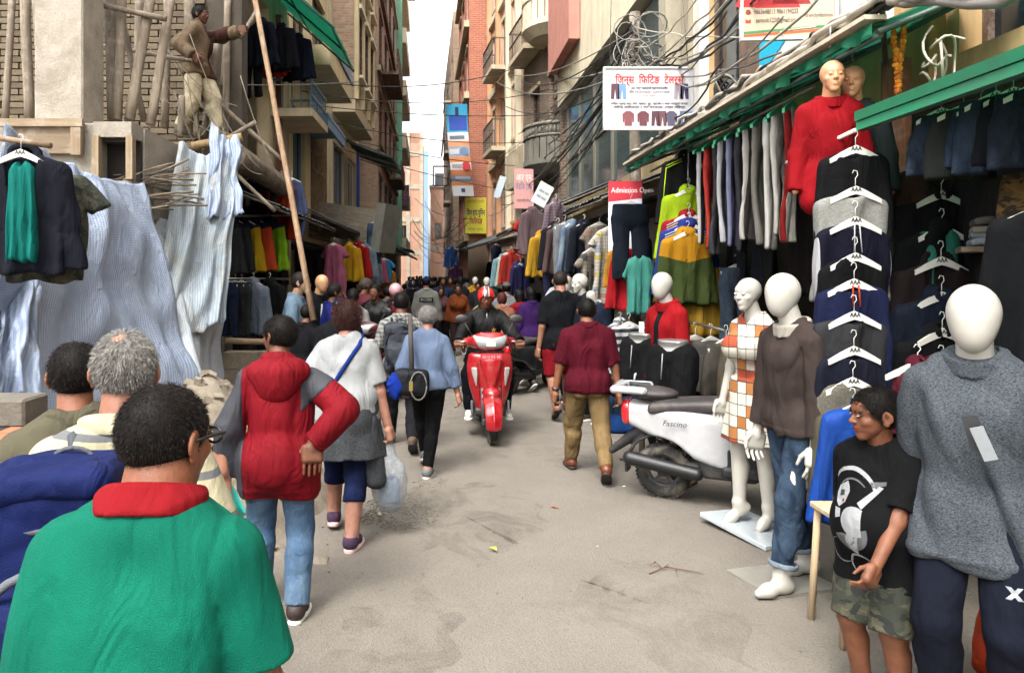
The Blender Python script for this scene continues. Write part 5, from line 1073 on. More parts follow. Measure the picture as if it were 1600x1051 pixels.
# tarpaulins
def tarp(name, c, mat, label, nu=60, nv=60, folds=9, amp=.06, seed=0, sway=.0):
    tl_, tr_, bl_, br_ = [at(*p) for p in c]; W_ = (tr_ - tl_).length; L_ = (bl_ - tl_).length
    def fn(u, v):
        a = tl_.lerp(tr_, u); b2 = bl_.lerp(br_, u); p = a.lerp(b2, v); nrm = (tr_ - tl_).cross(bl_ - tl_).normalized(); w = mnoise.noise((u * 2.3 + seed, v * .8, seed)) * 2.2; f = math.sin(u * folds * 6.28 + w * 3.5 + seed + 1.5 * mnoise.noise((v * 3, u, seed))) * (.25 + .55 * v) * (.4 + 1.2 * abs(mnoise.noise((u * 3, v * 1.5, seed + 30)))) + .35 * mnoise.noise((u * 7 + v * 4, v * 3 - u * 2, seed + 9)) + .5 * abs(mnoise.noise((u * 5 - v * 2, v * 2, seed + 17)))
        p = p + nrm * (amp * f + .16 * mnoise.noise((u * 2, v * 2, seed + 3)) + .05 * mnoise.noise((u * 7, v * 5, seed + 8))); p.z -= .10 * math.sin(u * math.pi) * (1 - v) * 1.0 + .05 * mnoise.noise((u * 6, 0, seed)) * (1 - v); p.x += .05 * mnoise.noise((u * 3, v * 3, seed + 20)); p.z += .06 * mnoise.noise((u * 9, v, seed)) * v; return p
    m = MB(); m.grid(fn, nu, nv); m.U = [(x * W_, y * L_) for x, y in m.U]; o = m.build(name, mat); md = o.modifiers.new('thickness', 'SOLIDIFY'); md.thickness = .004; return tag(o, label, 'tarpaulin')
T1 = tarp_mat('#6a7ea2', '#b0bac8', 64.0, '#8a8d92', .45); T2 = tarp_mat('#7388a0', '#b0b7b8', 50.0, '#8f8160', .6)
tarp('tarpaulin', ((8, 192, 4.6), (226, 285, 6.5), (-30, 680, 3.9), (305, 600, 6.3)), T1, 'wide blue and white checked tarpaulin draped behind the blazer', 90, 80, 4, .075, 2)
tarp('tarpaulin', ((280, 222, 7.8), (378, 226, 8.2), (222, 560, 6.7), (352, 500, 7.5)), T2, 'muddy checked tarpaulin bunched under the worker plank', 60, 70, 2, .09, 7); tarp('tarpaulin', ((330, 190, 8.0), (372, 214, 8.1), (322, 345, 7.7), (380, 335, 7.9)), T1, 'pale checked tarpaulin knotted beside the stair', 30, 30, 3, .08, 5)
tarp('tarpaulin', ((228, 335, 7.3), (352, 330, 8.3), (290, 608, 6.7), (351, 590, 8.0)), tarp_mat('#8a95a3', '#c3c8cc', 44.0, '#8d8577', .5), 'dull grey mesh sheet hanging behind the muddy tarpaulin', 50, 60, 4, .05, 11)
tarp('tarpaulin', ((0, 420, 4.4), (60, 420, 4.6), (-30, 600, 3.6), (60, 640, 4.0)), T1, 'crumpled checked tarpaulin end hanging over the brick stack', 30, 40, 4, .1, 14)
# ================================================================ goods hung along the right side
def hg(kind, mat, px, py, Y, rz, label, **k): return hang(kind, mat, at(px, py, Y), rz, label, **k)
ab = Bld('green_awning', 'long dark green sheet awning over the clothes rails', 'R', (3.13, 3.9), (3.13, 9.1), 'awning'); ab.awning(0, ab.L, .0, .83, 3.07, 3.42, corrug('#155f46', '#2c4a40', .7, trans=.45), name='awning_sheet', n=46); ab.part('edge_sheet', plaster('#b5ab98', '#6b6355', .6), (.0, ab.L, .78, .9, 3.10, 3.125)); 
m = MB(); m.grid(lambda u, v: (u * ab.L, .86 + .02 * math.sin(u * 160) * v, 3.08 - v * (.06 + .05 * mnoise.noise((u * 23, 0, 1)) + .02 * math.sin(u * 70))), 200, 3); m.build('valance', corrug('#17704f', '#2c4a3e', .7, trans=.4), ab.root)
a2 = Bld('near_awning', 'bright green edged awning nearest the camera over the jeans', 'R', (3.13, 1.6), (3.13, 4.12), 'awning'); a2.awning(0, a2.L, .0, .80, 2.62, 2.86, corrug('#1a9a66', '#1c3a30', .3, trans=.5), name='awning_sheet', n=20); a2.part('edge_band', plain('#1c7a56', .6, dirt='#3c5a4c', dirt_amt=.8), (0, a2.L, .80, .82, 2.555, 2.602)); a2.part('edge_band', plain('#0e6444', .55, dirt='#274a3c', dirt_amt=.7), (0, a2.L, .805, .83, 2.606, 2.66)); bar((a2.L + .0, .82, 2.56), (a2.L + .55, .95, 2.46), .012, 'edge_rod', plain('#d5d2c8', .4), a2.root)
def rail(a, b, r, label, cat='rail', name='clothes_rail', mat=None, group=None): o = bar((0, 0, 0), Vector(b) - Vector(a), r, name, mat or plain('#6d6a64', .4, .7), None, 8); o.location = a; return tag(o, label, cat, group)
rail((2.47, 4.9, 3.0), (2.52, 8.9, 3.0), .014, 'metal rail below the long green awning'); rail((2.3, 6.0, 1.30), (2.42, 7.4, 1.30), .012, 'low metal rail carrying the shorts')
rail((2.35, 3.95, 3.24), (2.95, 4.9, 3.02), .016, 'bare pole end sticking out above the red long coat', name='pole'); rail(at(1402, 300, 4.65) - Vector((0, 0, 2.2)), at(1400, 95, 4.65), .085, 'thick brown tree trunk post behind the coat mannequins', 'post', 'wooden_post', wood('#8a5a3d', '#5a3524'))
TR = [('#26272b', '#d8d8d6', 'black track trousers with white side stripe beside the windbreakers'), ('#8f2a2c', '#c9443c', 'red track trousers next to the black striped pair'), ('#45454a', None, 'charcoal track trousers third along the rail'), ('#5a5a60', '#cfd0d4', 'slate track trousers with a pale stripe'), ('#4c4a66', '#8f92b4', 'violet grey track trousers with lilac stripe'), ('#3c3c40', None, 'dark grey slim trousers mid rail'), ('#55504f', '#d0ccc6', 'brown grey trousers with white piping'), ('#88847c', None, 'pale grey sweatpants on the rail'), ('#c9c6bd', '#e4e2dc', 'white cotton trousers on the rail'), ('#9a958d', '#d2cec6', 'stone grey trousers with light stripe'), ('#d8d5cc', '#8d2020', 'off white trousers with red edge closest to the red coat')]
for i, (c, c2, lab) in enumerate(TR):
    t = i / (len(TR) - 1); Y = 7.0 - 1.75 * t; hang('pants_side', fab(c, c2, .075, axis='X') if c2 else fab(c), (2.48, Y, 3.0), 38 + (i % 3) * 9, lab, group='trousers on the rail under the green awning', s=.98 + (i % 3) * .05, seed=i, hanger='#2c8a64')
# chain of windbreakers
for i, (k, mt, py, lab) in enumerate((('jacket', fab('#17181b', '#17181b', -.9), 238, 'black track jacket with lime piping at the top of the chain'), ('jacket', fab('#a8c81e'), 292, 'lime yellow track jacket second on the chain'), ('jacket', fab('#a01f2a'), 330, 'red track jacket with white shoulder stripes third on the chain'), ('jacket', fab('#2a3a8c'), 345, 'blue track jacket showing at the sides of the yellow green windbreaker'), ('jacket', fab('#c98f1e', '#47552a', -.33), 358, 'mustard and olive windbreaker lowest on the chain'))):
    o = hg(k, mt, 1074 - (i == 4) * 2, py, 7.5 - i * .09, -4 + i * 2, lab, letters=(i > 0), group='windbreakers on a chain', seed=i, s=1.0 - .02 * (i == 4), sx=1.08 if i == 3 else 1.0)
    if i in (0, 2, 3):
        pc = {0: '#b7e01c', 2: '#e8e6e2', 3: '#e8e6e2'}[i]
        for sd in (-1, 1):
            for q in range(3 if i else 2): bar((sd * .07, -.062, -.075 - q * .024), (sd * .225, -.068, -.145 - q * .024), .005, 'shoulder_stripe', fab(pc), o, 5)
            if i == 0: bar((sd * .226, -.07, -.16), (sd * .265, -.06, -.62), .006, 'sleeve_piping', fab(pc), o, 5)
hg('jacket', fab('#a8842c', weave=200), 1098, 405, 7.25, 3, 'mustard quilted jacket hung behind the red jacket mannequin', s=1.02, seed=2, h=.014); hg('jeans', denim('#3c4a5c', '#76889c'), 1150, 410, 7.2, 12, 'washed denim trousers hung behind the mustard jacket', s=.9)
for i in range(5): bar((0, 0, 0), (0, 0, -.22), .006, 'chain_link', plain('#8d8d8d', .3, .8), None).location = at(1075, 232, 7.4) + Vector((.004 * (i % 2), 0, .25 - i * .2))
for i, o in enumerate([x for x in bpy.data.objects if x.name.startswith('chain_link')]):
    if i == 0: ch = thing('hanging_chain', 'steel chain holding the stacked windbreakers', 'chain', at(1075, 232, 7.4))
    o.location = o.location - at(1075, 232, 7.4); o.parent = ch
hg('pants', fab('#1c2330'), 985, 312, 8.4, 12, 'navy trousers hung in front of the school banner', s=.92, sx=1.25); hg('jacket', fab('#b01c24'), 985, 392, 8.5, 4, 'red open jacket hung over a teal shirt', s=.92); hg('tee', fab('#4f9f92'), 998, 394, 8.38, 4, 'teal long shirt inside the red open jacket', s=.98, sx=.62, hanger=None); hg('shirt', fab('#c98a2e'), 968, 385, 8.9, 10, 'ochre shirt peeping out beside the red open jacket', s=.7)
# column of tops with white hangers
CA = [('vest', fab('#131417'), 222, 'black top highest in the white hanger column'), ('vest', heather('#8a8a85', '#b9b9b2'), 285, 'light grey top second in the white hanger column'), ('vest', fab('#15162a', '#cfcfd2', .205, axis='X'), 332, 'navy top with white sleeve bands third in the column'), ('vest', fab('#121214'), 388, 'black hooded top fourth in the column'), ('vest', fab('#1d2447'), 428, 'royal navy hooded top with orange drawstring in the column'), ('vest', fab('#17171a', '#3a3b3e', -.09), 478, 'black top with grey neck in the column below the orange drawstring'), ('vest', fab('#1d2030'), 532, 'midnight blue top low in the white hanger column'), ('vest', heather('#5d5b52', '#8a8678'), 580, 'olive grey fleece near the foot of the column'), ('vest', fab('#5d5a48'), 622, 'dull khaki top lowest in the column')]
for i, (k, mt, py, lab) in enumerate(CA):
    o = hg(k, mt, 1331 - i * .6, py + 4, 4.16 - i * .03, -5 + (i * 37 % 7), lab, cat='sweater', letters=True, group='tops in the white hanger column', seed=i, s=.95, sx=.98, name='hanging_sweater')
    if i == 4:
        for sd in (-1, 1): bar((sd * .016, -.066, -.05), (sd * .02, -.078, -.17), .005, 'drawstring', fab('#c8491e'), o, 5)
    if i == 2:
        for sd in (-1, 1): bar((sd * .014, -.066, -.06), (sd * .022, -.078, -.22), .004, 'drawstring', fab('#d8d8d8'), o, 5)
CB = [('blazer', fab('#4a332b'), 246, 'brown tailored jacket highest in the dim second column'), ('jacket', fab('#1b1a1c'), 296, 'black jacket below the brown tailored one'), ('jacket', fab('#17181a'), 348, 'black jacket around a small teal shirt in the second column'), ('blazer', fab('#2b2222'), 398, 'dark brown jacket in the dim second column'), ('jacket', fab('#1b2333'), 452, 'dark navy jacket in the dim second column'), ('jacket', fab('#16171a'), 508, 'black jacket low in the dim second column'), ('shirt', fab('#5b1c26'), 560, 'wine red patterned shirt low in the second column')]
for i, (k, mt, py, lab) in enumerate(CB): hg(k, mt, 1463, py, 4.35 - i * .05, 6 - (i * 29 % 11), lab, letters=True, group='jackets in the dim second column', seed=i + 1, s=.98)
hg('tee', fab('#3f8f7c'), 1466, 350, 4.22, 0, 'small teal shirt between the black jackets', s=.55, sx=.8, hanger=None)
JC = ['#1c2634', '#222a36', '#2a3646', '#1a1e26', '#253245', '#1e2430']
for i, lab in enumerate(('jeans nearest the marigold garland under the near awning', 'second pair of dark jeans under the near awning', 'third pair of dark jeans, middle of the near awning', 'fourth pair of dark jeans below the green edge', 'fifth pair of dark jeans towards the picture edge', 'last pair of dark jeans, half out of view')): 
    o = hang('shorts', (denim(JC[i], '#4a5a70', .3), fab('#2c302c'), denim('#202c3e', '#40506a', .4), denim('#242f40', '#46566a', .4), fab('#1d1f26'), denim(JC[i], '#3a4658', .2))[i], at(1470 + i * 27 + (i * 7 % 5), 168 - i * 9 + (i * 11 % 8), 3.75 - i * .08), -30 + (i * 23 % 30), 'folded ' + lab.replace('jeans', ('jeans', 'trousers', 'jeans', 'jeans', 'trousers', 'jeans')[i]), group='dark jeans and trousers under the near awning', letters=True, seed=i, s=(.74, .82, .70, .86, .78, .86)[i], sx=.82, name='hanging_trousers', cat='trousers')
    g = MB().box(-.028, .028, -.002, .002, -.11, 0).build('price_tag', plain('#c9cdb8', .6), o, (.10, -.09, -.12), (0, R(8 * (i % 3 - 1)), 0))
hg('jacket', fab('#15171b'), 1668, 300, 3.05, -35, 'black coat cut by the picture edge above the grey mannequin', s=1.05, seed=3); hg('shirt', camo(('#6a4f2c', '#8a6a3a', '#3a2c1c', '#a0743c')), 1640, 225, 3.6, -30, 'orange brown mottled shirt at the picture edge', s=.8)
bj = hg('jacket', fab('#1a4fae', rough=.6, weave=300), 1350, 618, 3.9, 6, 'bright blue padded jacket hung below the column beside the boy', s=.92, seed=1, hanger=None)
hg('shirt', fab('#5d1d2c'), 1432, 560, 3.75, 0, 'dark red shirt behind the boy shoulder', s=.85, seed=2, sx=.6); hg('shirt', stripes('#b03038', '#d9d2cc', 30), 1442, 640, 3.6, 0, 'red striped shirt hem beside the boy', s=.6, sx=.5)
SH = [('#6b3f33', 'rust brown shorts first on the low rail'), ('#5d5b58', 'grey shorts with pocket second on the low rail'), ('#57534b', 'dark khaki shorts third on the low rail'), ('#6a6050', 'tan shorts last on the low rail')]
for i, (c, lab) in enumerate(SH): hg('shorts', fab(c), 1085 + i * 24, 520 + i * 2, 6.9 - i * .15, 25, lab, group='shorts on the low rail', seed=i, s=1.12)
hg('pants', fab('#4a1c22'), 1098, 590, 6.9, 10, 'maroon trousers hanging under the shorts', s=.8, hanger=None); hg('tee', stripes('#2b2c30', '#cfd2d4', 11), 982, 500, 8.2, 20, 'black and white striped shirt on the stall rack', s=.9, seed=1); hg('shirt', stripes('#6f7478', '#b9bcbe', 16), 968, 498, 8.5, 25, 'grey striped shirt at the rack end', s=.9, seed=2)
# dark goods filling the stall
DK = ['#17181b', '#1c1e24', '#232325', '#201a1a', '#141519', '#262a33', '#2e2a28']
k = 0
for row, (z, y0, y1, n) in enumerate(((2.35, 3.2, 8.7, 17), (1.30, 3.0, 8.6, 16))):
    for i in range(n):
        Y = y0 + (y1 - y0) * i / (n - 1); hang('bundle', fab(DK[(i * 3 + row) % 7]), (2.95 + .08 * (i % 2), Y, z), 62 + (i * 31 % 25), ('dark garment in the upper back row of the stall', 'dark garment in the lower back row of the stall')[row], group=('upper back row of dark garments', 'lower back row of dark garments')[row], seed=i, hanger=None)
for i in range(9):
    Y = 2.9 + i * .66; cs = [fab(c) for c in random.sample(['#5b6472', '#8a8f96', '#3a4658', '#6d5d4c', '#9aa1a8', '#2c2f36', '#7a6a5a', '#4a5a4c'], 5)]
    fold_stack((4.9 + .0 * i, Y, 1.49), cs, 90, 'folded garments piled on the shelf inside the dark stall', 'folded piles on the inner shelf')
for i, (px, py, Y) in enumerate(((1572, 385, 3.9), (1612, 470, 3.6))):
    fold_stack(at(px, py, Y), [denim('#8c97a2', '#c2c8cc'), denim('#767f88', '#b0b8bc'), fab('#a09a8c'), fab('#77706a')], -30, ('pale folded jeans pile high behind the grey mannequin', 'pale folded jeans pile by the picture edge')[i], None)
    tag(MB().box(-.21, .24, -.16, .16, -.03, -.002).build('wall_shelf', wood('#5b4a3a', '#3a2e24', axis='X'), None, at(px, py, Y), (0, 0, R(-30))), ('shelf under the high pale jeans pile', 'shelf under the pale jeans pile by the picture edge')[i], 'shelf')
fold_stack((2.05, 8.35, .42), [fab(c) for c in ('#8b6a4c', '#7a5a40', '#94765a', '#6d513c', '#866547', '#5a4638')], 10, 'pile of folded brown trousers on the blue crate', None, 1.05)
o = sdf_obj('blue_bundle', lambda P: rbox(P, (0, 0, .2), (.28, .2, .2), .05) + wrinkle(P, 6, 14, 1) * .02, (-.34, -.26, -.02), (.34, .26, .45), .018, fab('#1d2f48', '#234f94', .18), None, (2.05, 8.35, 0)); tag(o, 'dark blue plastic wrapped bundle under the folded trousers', 'bundle')
# low table behind the mannequins, stool with blue jacket
st = thing('wooden_stool', 'pale wooden stool under the blue padded jacket', 'stool', (2.08, 3.62, 0)); WD = wood('#b8a384', '#8b7557')
MB().box(-.2, .2, -.16, .16, .57, .60).build('seat', WD, st, bevel=.006)
for sx in (-.17, .17):
    for sy in (-.13, .13): bar((sx, sy, .57), (sx * 1.15, sy * 1.15, 0), .018, 'leg', WD, st, 6)
MB().box(-.18, .18, -.145, -.12, .2, .24).build('stretcher', WD, st)
o = sdf_obj('orange_bag', lambda P: smax(ell(P, (0, 0, .2), (.17, .12, .24)), -P[..., 2], .02) + wrinkle(P, 8, 20, 1) * .015, (-.25, -.2, -.02), (.25, .2, .48), .014, fab('#c8431e', rough=.5), None, (2.42, 3.1, .0)); tag(o, 'orange plastic bag on the ground by the grey mannequin', 'bag')
# ---- farther along the right side
FAR_R = [('shirt', checks('#6d5358', '#4d3a40', 26, .4), 832, 325, 12.2, 'maroon plaid shirt hung on the far stall front'), ('shirt', checks('#8a7580', '#5d4a54', 22, .4), 868, 312, 11.6, 'pale plum plaid shirt laid over the stall roof edge'), ('hoodie', fab('#c3962a'), 850, 362, 11.6, 'mustard yellow hooded top on the far stall front'), ('hoodie', fab('#b88d2c'), 866, 356, 11.9, 'second mustard yellow hooded top, nearer the denim jacket'), ('jacket', fab('#1e2026'), 868, 348, 11.2, 'black jacket behind the mustard hooded tops'), ('jacket', fab('#5c4a48'), 872, 350, 10.9, 'dusky brown jacket beside the mustard hooded tops'), ('pants', fab('#85898e'), 882, 345, 10.6, 'long grey trousers next to the denim jacket'), ('jacket', denim('#5b7088', '#a3b3c0'), 893, 345, 10.4, 'light blue denim jacket on the far stall front'), ('jacket', fab('#1b1f2a'), 912, 345, 10.1, 'navy jacket between denim jacket and printed dresses'), ('dress', patchy(('#8a6a58', '#5d5048', '#3f3834'), 18, '#7f7468'), 936, 345, 9.8, 'brown printed dress left of the school banner'), ('dress', patchy(('#3a3a3c', '#7a6c5a', '#57524a'), 20, '#938a7a'), 924, 385, 9.6, 'dark printed dress below the brown printed one'), ('dress', patchy(('#c9b24c', '#8c9aa8', '#c08a7a'), 22, '#c5beb0'), 950, 352, 9.3, 'white floral dress beside the school banner'), ('pants', fab('#2b2f4a'), 862, 405, 11.3, 'indigo trousers below the mustard tops'), ('pants', fab('#3a3346'), 890, 400, 10.8, 'plum trousers below the denim jacket'), ('pants', fab('#2a2c33'), 905, 405, 10.6, 'dark trousers beside the plum pair'), ('tee', fab('#c4c4cc'), 878, 440, 10.9, 'pale lilac top low on the far stall'), ('jacket', fab('#86b0bd'), 786, 398, 16.5, 'sky blue jacket in the shade of the far stall'), ('jacket', fab('#cfc9ae'), 792, 396, 16.2, 'cream jacket in the shade of the far stall'), ('jacket', fab('#b3372e'), 799, 392, 16.0, 'red jacket in the shade of the far stall'), ('hoodie', fab('#30305a'), 812, 410, 14.5, 'dark violet top behind the red jacket'), ('tee', fab('#b2342c'), 826, 335, 13.2, 'red football shirt on the far stall roof edge'), ('pants', fab('#232736'), 775, 380, 19.5, 'navy trousers at the far stall corner'), ('jacket', fab('#31518a'), 705, 385, 26.0, 'blue jacket hung at the dark far corner'), ('jacket', fab('#3b1f36'), 712, 415, 25.0, 'plum jacket hung at the dark far corner')]
for i, (kd, mt, px, py, Y, lab) in enumerate(FAR_R): hg(kd, mt, px, py, Y, 20 + (i * 17) % 30, lab, seed=i, s=1.0 if Y > 10 else .95, h=.022)
for i in range(26):
    Y = 9.2 + i * .72; X = 2.75 - max(0, Y - 17) * .095; hang('bundle', fab(random.choice(DK + ['#2b2f4a', '#4a3a3a', '#33404a', '#5a2a2a'])), (X, Y, 2.3 if i % 2 else 1.35), 50 + i * 13 % 40, 'dark garment hung deep in the far stalls opposite the motorbikes', group='dark garments in the far stalls', seed=i, hanger=None, h=.02)
SR = Bld('far_stall_roof', 'row of tin stall roofs below the balconies', 'R', (2.95, 9.3), (2.5, 19.5), 'roof')
for i, (u0, u1, z0, z1) in enumerate(((0, 2.4, 2.75, 3.1), (2.45, 5.2, 2.85, 3.3), (5.3, 7.6, 2.65, 3.1), (7.7, 10.0, 2.8, 3.2))): SR.awning(u0, u1, 0, .95 + .15 * (i % 2), z0, z1, TIN(), name='tin_sheet', n=12, fr=wood('#4a4036', '#2e2721'))
SR = Bld('distant_stall_roof', 'tin stall roofs beside the yellow signboard', 'R', (2.35, 20.5), (1.6, 28.6), 'roof')
for i, u in enumerate((0, 2.8, 5.5)): SR.awning(u, u + 2.5, 0, 1.0, 2.7, 3.15, TIN(), name='tin_sheet', n=10, fr=wood('#4a4036', '#2e2721'))
# ================================================================ goods on the left side
rail(at(-20, 213, 3.95), at(80, 228, 3.95), .016, 'bamboo rod carrying the dark blazer', 'rod', 'bamboo_rod', wood('#7c6650', '#523f2f'))
bz = hg('blazer', fab('#1b1d29', weave=300), 38, 232, 3.95, 6, 'dark navy blazer on a white hanger in front of the tarpaulin', s=.86, sx=1.1, letters=True, h=.011); hg('vest', fab('#16867c'), 36, 243, 3.93, 6, 'teal shirt worn inside the dark blazer', s=.83, sx=.42, hanger=None, h=.011)
hg('tee', camo(), 70, 250, 4.15, 10, 'green camouflage shirt hung behind the dark blazer', s=.95, seed=2, hanger=None); 
J1 = [('#22242c', '#3a3c40', 366, 'black jacket at the start of the bright jacket row'), ('#1d1f2e', '#35363a', 380, 'charcoal jacket just before the yellow one'), ('#20233a', '#d3ac1e', 396, 'yellow jacket with navy shoulders in the bright row'), ('#20233a', '#d9532c', 414, 'orange jacket with navy shoulders in the bright row'), ('#20233a', '#86b81c', 434, 'lime green jacket with navy shoulders in the bright row')]
for i, (c, c2, px, lab) in enumerate(J1): hg('jacket', fab(c, c2, -.20), px - 14, 340, 10.0 + .12 * i, -24, lab, group='jackets in the bright row', seed=i, s=1.02)
J2 = [('#33302f', 372, 'dark trousers first in the top row'), ('#2a2a2e', 386, 'black trousers second in the top row'), ('#3f2a30', 398, 'plum trousers third in the top row'), ('#8c2a26', 410, 'brick red trousers in the top row'), ('#3a3238', 420, 'smoky trousers after the brick red pair'), ('#c9472a', 440, 'long orange red coat at the end of the top row'), ('#5e6890', 456, 'lavender blue trousers hanging past the bamboo pole')]
for i, (c, px, lab) in enumerate(J2): hg('pants' if i < 5 else 'kurta', fab(c), px, 276, 10.3 + .18 * i, -30, lab, group='trousers in the top row', seed=i, s=.72 if i < 5 else .95, hanger='#3aa03a' if i == 0 else '#e6e4de')
J3 = [('#23304a', 358, 'blue trousers beside the grey sheet in the lowest row'), ('#2e2f33', 368, 'black trousers in the lowest row'), ('#3d3d3f', 378, 'charcoal trousers in the lowest row'), ('#7e8796', 396, 'pale grey denim jacket in the lowest row'), ('#17181a', 422, 'black leather jacket in the lowest row')]
for i, (c, px, lab) in enumerate(J3): hg('pants' if i < 3 else 'jacket', fab(c) if i != 3 else denim('#6f7a8c', '#a5aebb'), px, 436, 9.5 + .12 * i, -25, lab, group='clothes in the lowest row', seed=i, s=.75 if i < 3 else 1.0)
rail(at(352, 338, 9.9), at(460, 336, 10.8), .015, 'rail of the bright jacket row'); rail(at(352, 435, 9.4), at(450, 436, 10.4), .014, 'rail of the lowest clothes row'); rail(at(352, 532, 8.6), at(480, 536, 8.9), .035, 'pale wooden pole along the stall counter', 'pole', 'counter_pole', wood('#a08a6c', '#6e5a42', axis='X'))
cw = thing('stone_counter', 'low wall of rough stone blocks under the stall', 'wall', at(350, 640, 9.2) * Vector((1, 1, 0)) if False else (-2.75, 9.1, 0)); bme2 = MB().box(-.2, .2, -.12, .12, -.1, .1).mesh('stone_block'); bme2.materials.append(None)
for r in range(4):
    for c in range(4): mesh_obj('stone_block', bme2, concrete('#8d8270', '#675d4e', 4), cw, (.1 + c * .405 + (.2 if r % 2 else 0), 0, .1 + r * .205), (0, 0, R(random.uniform(-2, 2))))
SR = Bld('stall_roof', 'dark tin roof over the bright jacket stall', 'L', (-3.0, 9.6), (-2.95, 14.3), 'roof'); SR.awning(0, 4.7, 0, .9, 2.65, 3.0, TIN(), name='tin_sheet', n=18, fr=wood('#4a4036', '#2e2721'))
for i, (c, px, py, Y, kd, lab) in enumerate((('#151a28', 408, 30, 12.0, 'jacket', 'navy jacket hung high in the dark upper opening'), ('#14161e', 440, 38, 12.3, 'jacket', 'black jacket hung high beside the red garment'), ('#a02c26', 428, 46, 12.5, 'shirt', 'red garment hung high between dark jackets'), ('#151b2c', 466, 55, 12.6, 'jacket', 'dark blue jacket hung highest below the green sheet'), ('#1a1d26', 395, 55, 12.2, 'pants', 'black trousers hung in the upper opening'))): hg(kd, fab(c), px, py, Y, -25, lab, seed=i, s=1.05, h=.02)
FAR_L = [('dress', fab('#b0607a'), 522, 378, 13.6, 'pink dress hung in the dark stall doorway'), ('jacket', fab('#c9951c', '#d0a020', -.5), 546, 380, 14.2, 'yellow sports jacket with black print'), ('jacket', fab('#a8201f'), 559, 378, 14.8, 'red jacket beside the yellow sports jacket'), ('jacket', denim('#6a7c90', '#a5b2be'), 571, 382, 15.6, 'faded denim jacket beside the red jacket'), ('jeans', denim('#4d6a8a', '#7d97b2'), 585, 345, 17.0, 'blue jeans hung up under the old brick house'), ('hoodie', fab('#c06a82'), 590, 402, 20.0, 'pink top far down the left stalls'), ('tee', fab('#3f8fc0'), 600, 402, 20.5, 'bright blue shirt far down the left stalls'), ('shirt', fab('#c08a3a'), 607, 420, 20.8, 'amber shirt below the bright blue one'), ('shirt', fab('#8a8f98'), 583, 400, 19.0, 'grey shirt far down the left stalls')]
for i, (kd, mt, px, py, Y, lab) in enumerate(FAR_L): hg(kd, mt, px, py, Y, -25, lab, seed=i, h=.022)
for i in range(26):
    Y = 10.4 + i * .8; X = -2.95 + max(0, Y - 14) * .022; hang('bundle', fab(random.choice(DK + ['#3a4658', '#4a3a3a', '#5a3030'])), (X + .2, Y, 2.25 if i % 2 else 1.3), -50 - i * 13 % 40, 'dark garment hung deep in the shops beyond the bamboo pole', group='dark garments in the shops beyond the bamboo pole', seed=i, hanger=None, h=.02)
SR = Bld('far_tin_roof', 'crooked tin roofs along the far shops', 'L', (-2.95, 15.0), (-2.75, 25.0), 'roof')
for i, (u0, u1, z0, z1) in enumerate(((0, 2.6, 2.75, 3.2), (2.8, 5.6, 2.6, 3.0), (5.8, 9.8, 2.7, 3.2))): SR.awning(u0, u1, 0, 1.0, z0, z1, TIN() if i != 1 else corrug('#3a4a3e', '#2b2a27', .6), name='tin_sheet', n=12, fr=wood('#4a4036', '#2e2721'))
o = SR; SR.awning(5.4, 8.6, .2, 1.5, 5.0, 5.5, corrug('#24493a', '#20302a', .6), name='upper_tin_sheet', n=12)
wb_ = thing('crooked_signboard', 'weathered wooden sign box tilted over the shops', 'sign', at(548, 352, 17.5), R(-20)); MB().box(-.9, .9, -.06, .06, -.35, .45).build('board', wood('#8a8070', '#6a5f50', axis='X'), wb_, None, (0, R(9), 0)); MB().box(.92, 1.15, -.7, .2, -.5, .6).build('side_panel', corrug('#77776e', '#4d4a44', .6), wb_, None, (0, R(9), 0))
SR = Bld('distant_tin_roof', 'jumble of tin roofs at the far end of the shops', 'L', (-2.2, 26.5), (-2.4, 40), 'roof')
for i in range(4): SR.awning(i * 3.4, i * 3.4 + 3.0, 0, .9 + .2 * (i % 2), 2.6 + .15 * (i % 3), 3.1, TIN(), name='tin_sheet', n=10)
# ================================================================ signs and banners
def board(name, label, px0, py0, px1, py1, Y, mat, cat='sign', th=.03, rz=0, frame=None):
    a, b_ = at(px0, py1, Y), at(px1, py0, Y); c = (a + b_) / 2; w, h_ = (b_.x - a.x), (b_.z - a.z); r = thing(name, label, cat, (c.x, Y, c.z), R(rz)); MB().box(-w / 2, w / 2, 0, th, -h_ / 2, h_ / 2).build('panel', mat, r, bevel=.004); r['w'] = w; r['h'] = h_
    if frame: m = MB(); [m.box(*q) for q in ((-w / 2 - .02, w / 2 + .02, -.012, th, h_ / 2 + .002, h_ / 2 + .022), (-w / 2 - .02, w / 2 + .02, -.012, th, -h_ / 2 - .022, -h_ / 2 - .002), (-w / 2 - .022, -w / 2 - .002, -.012, th, -h_ / 2, h_ / 2), (w / 2 + .002, w / 2 + .022, -.012, th, -h_ / 2, h_ / 2))]; m.build('frame', frame, r)
    return r, w, h_
def line(r, body, fx, fy, size, col, w, h_, width=None, **k): return lettering(body, size, plain(col, .6), r, (fx * w / 2, -.0015 - .001, fy * h_ / 2), (R(90), 0, 0), width=width, **k)
def patch(r, name, pts, col, w, h_, dy=.002): m = MB(); m.prism([(x * w / 2, -dy, z * h_ / 2) for x, z in pts][::-1], (0, dy * .9, 0)); return m.build(name, plain(col, .6), r)
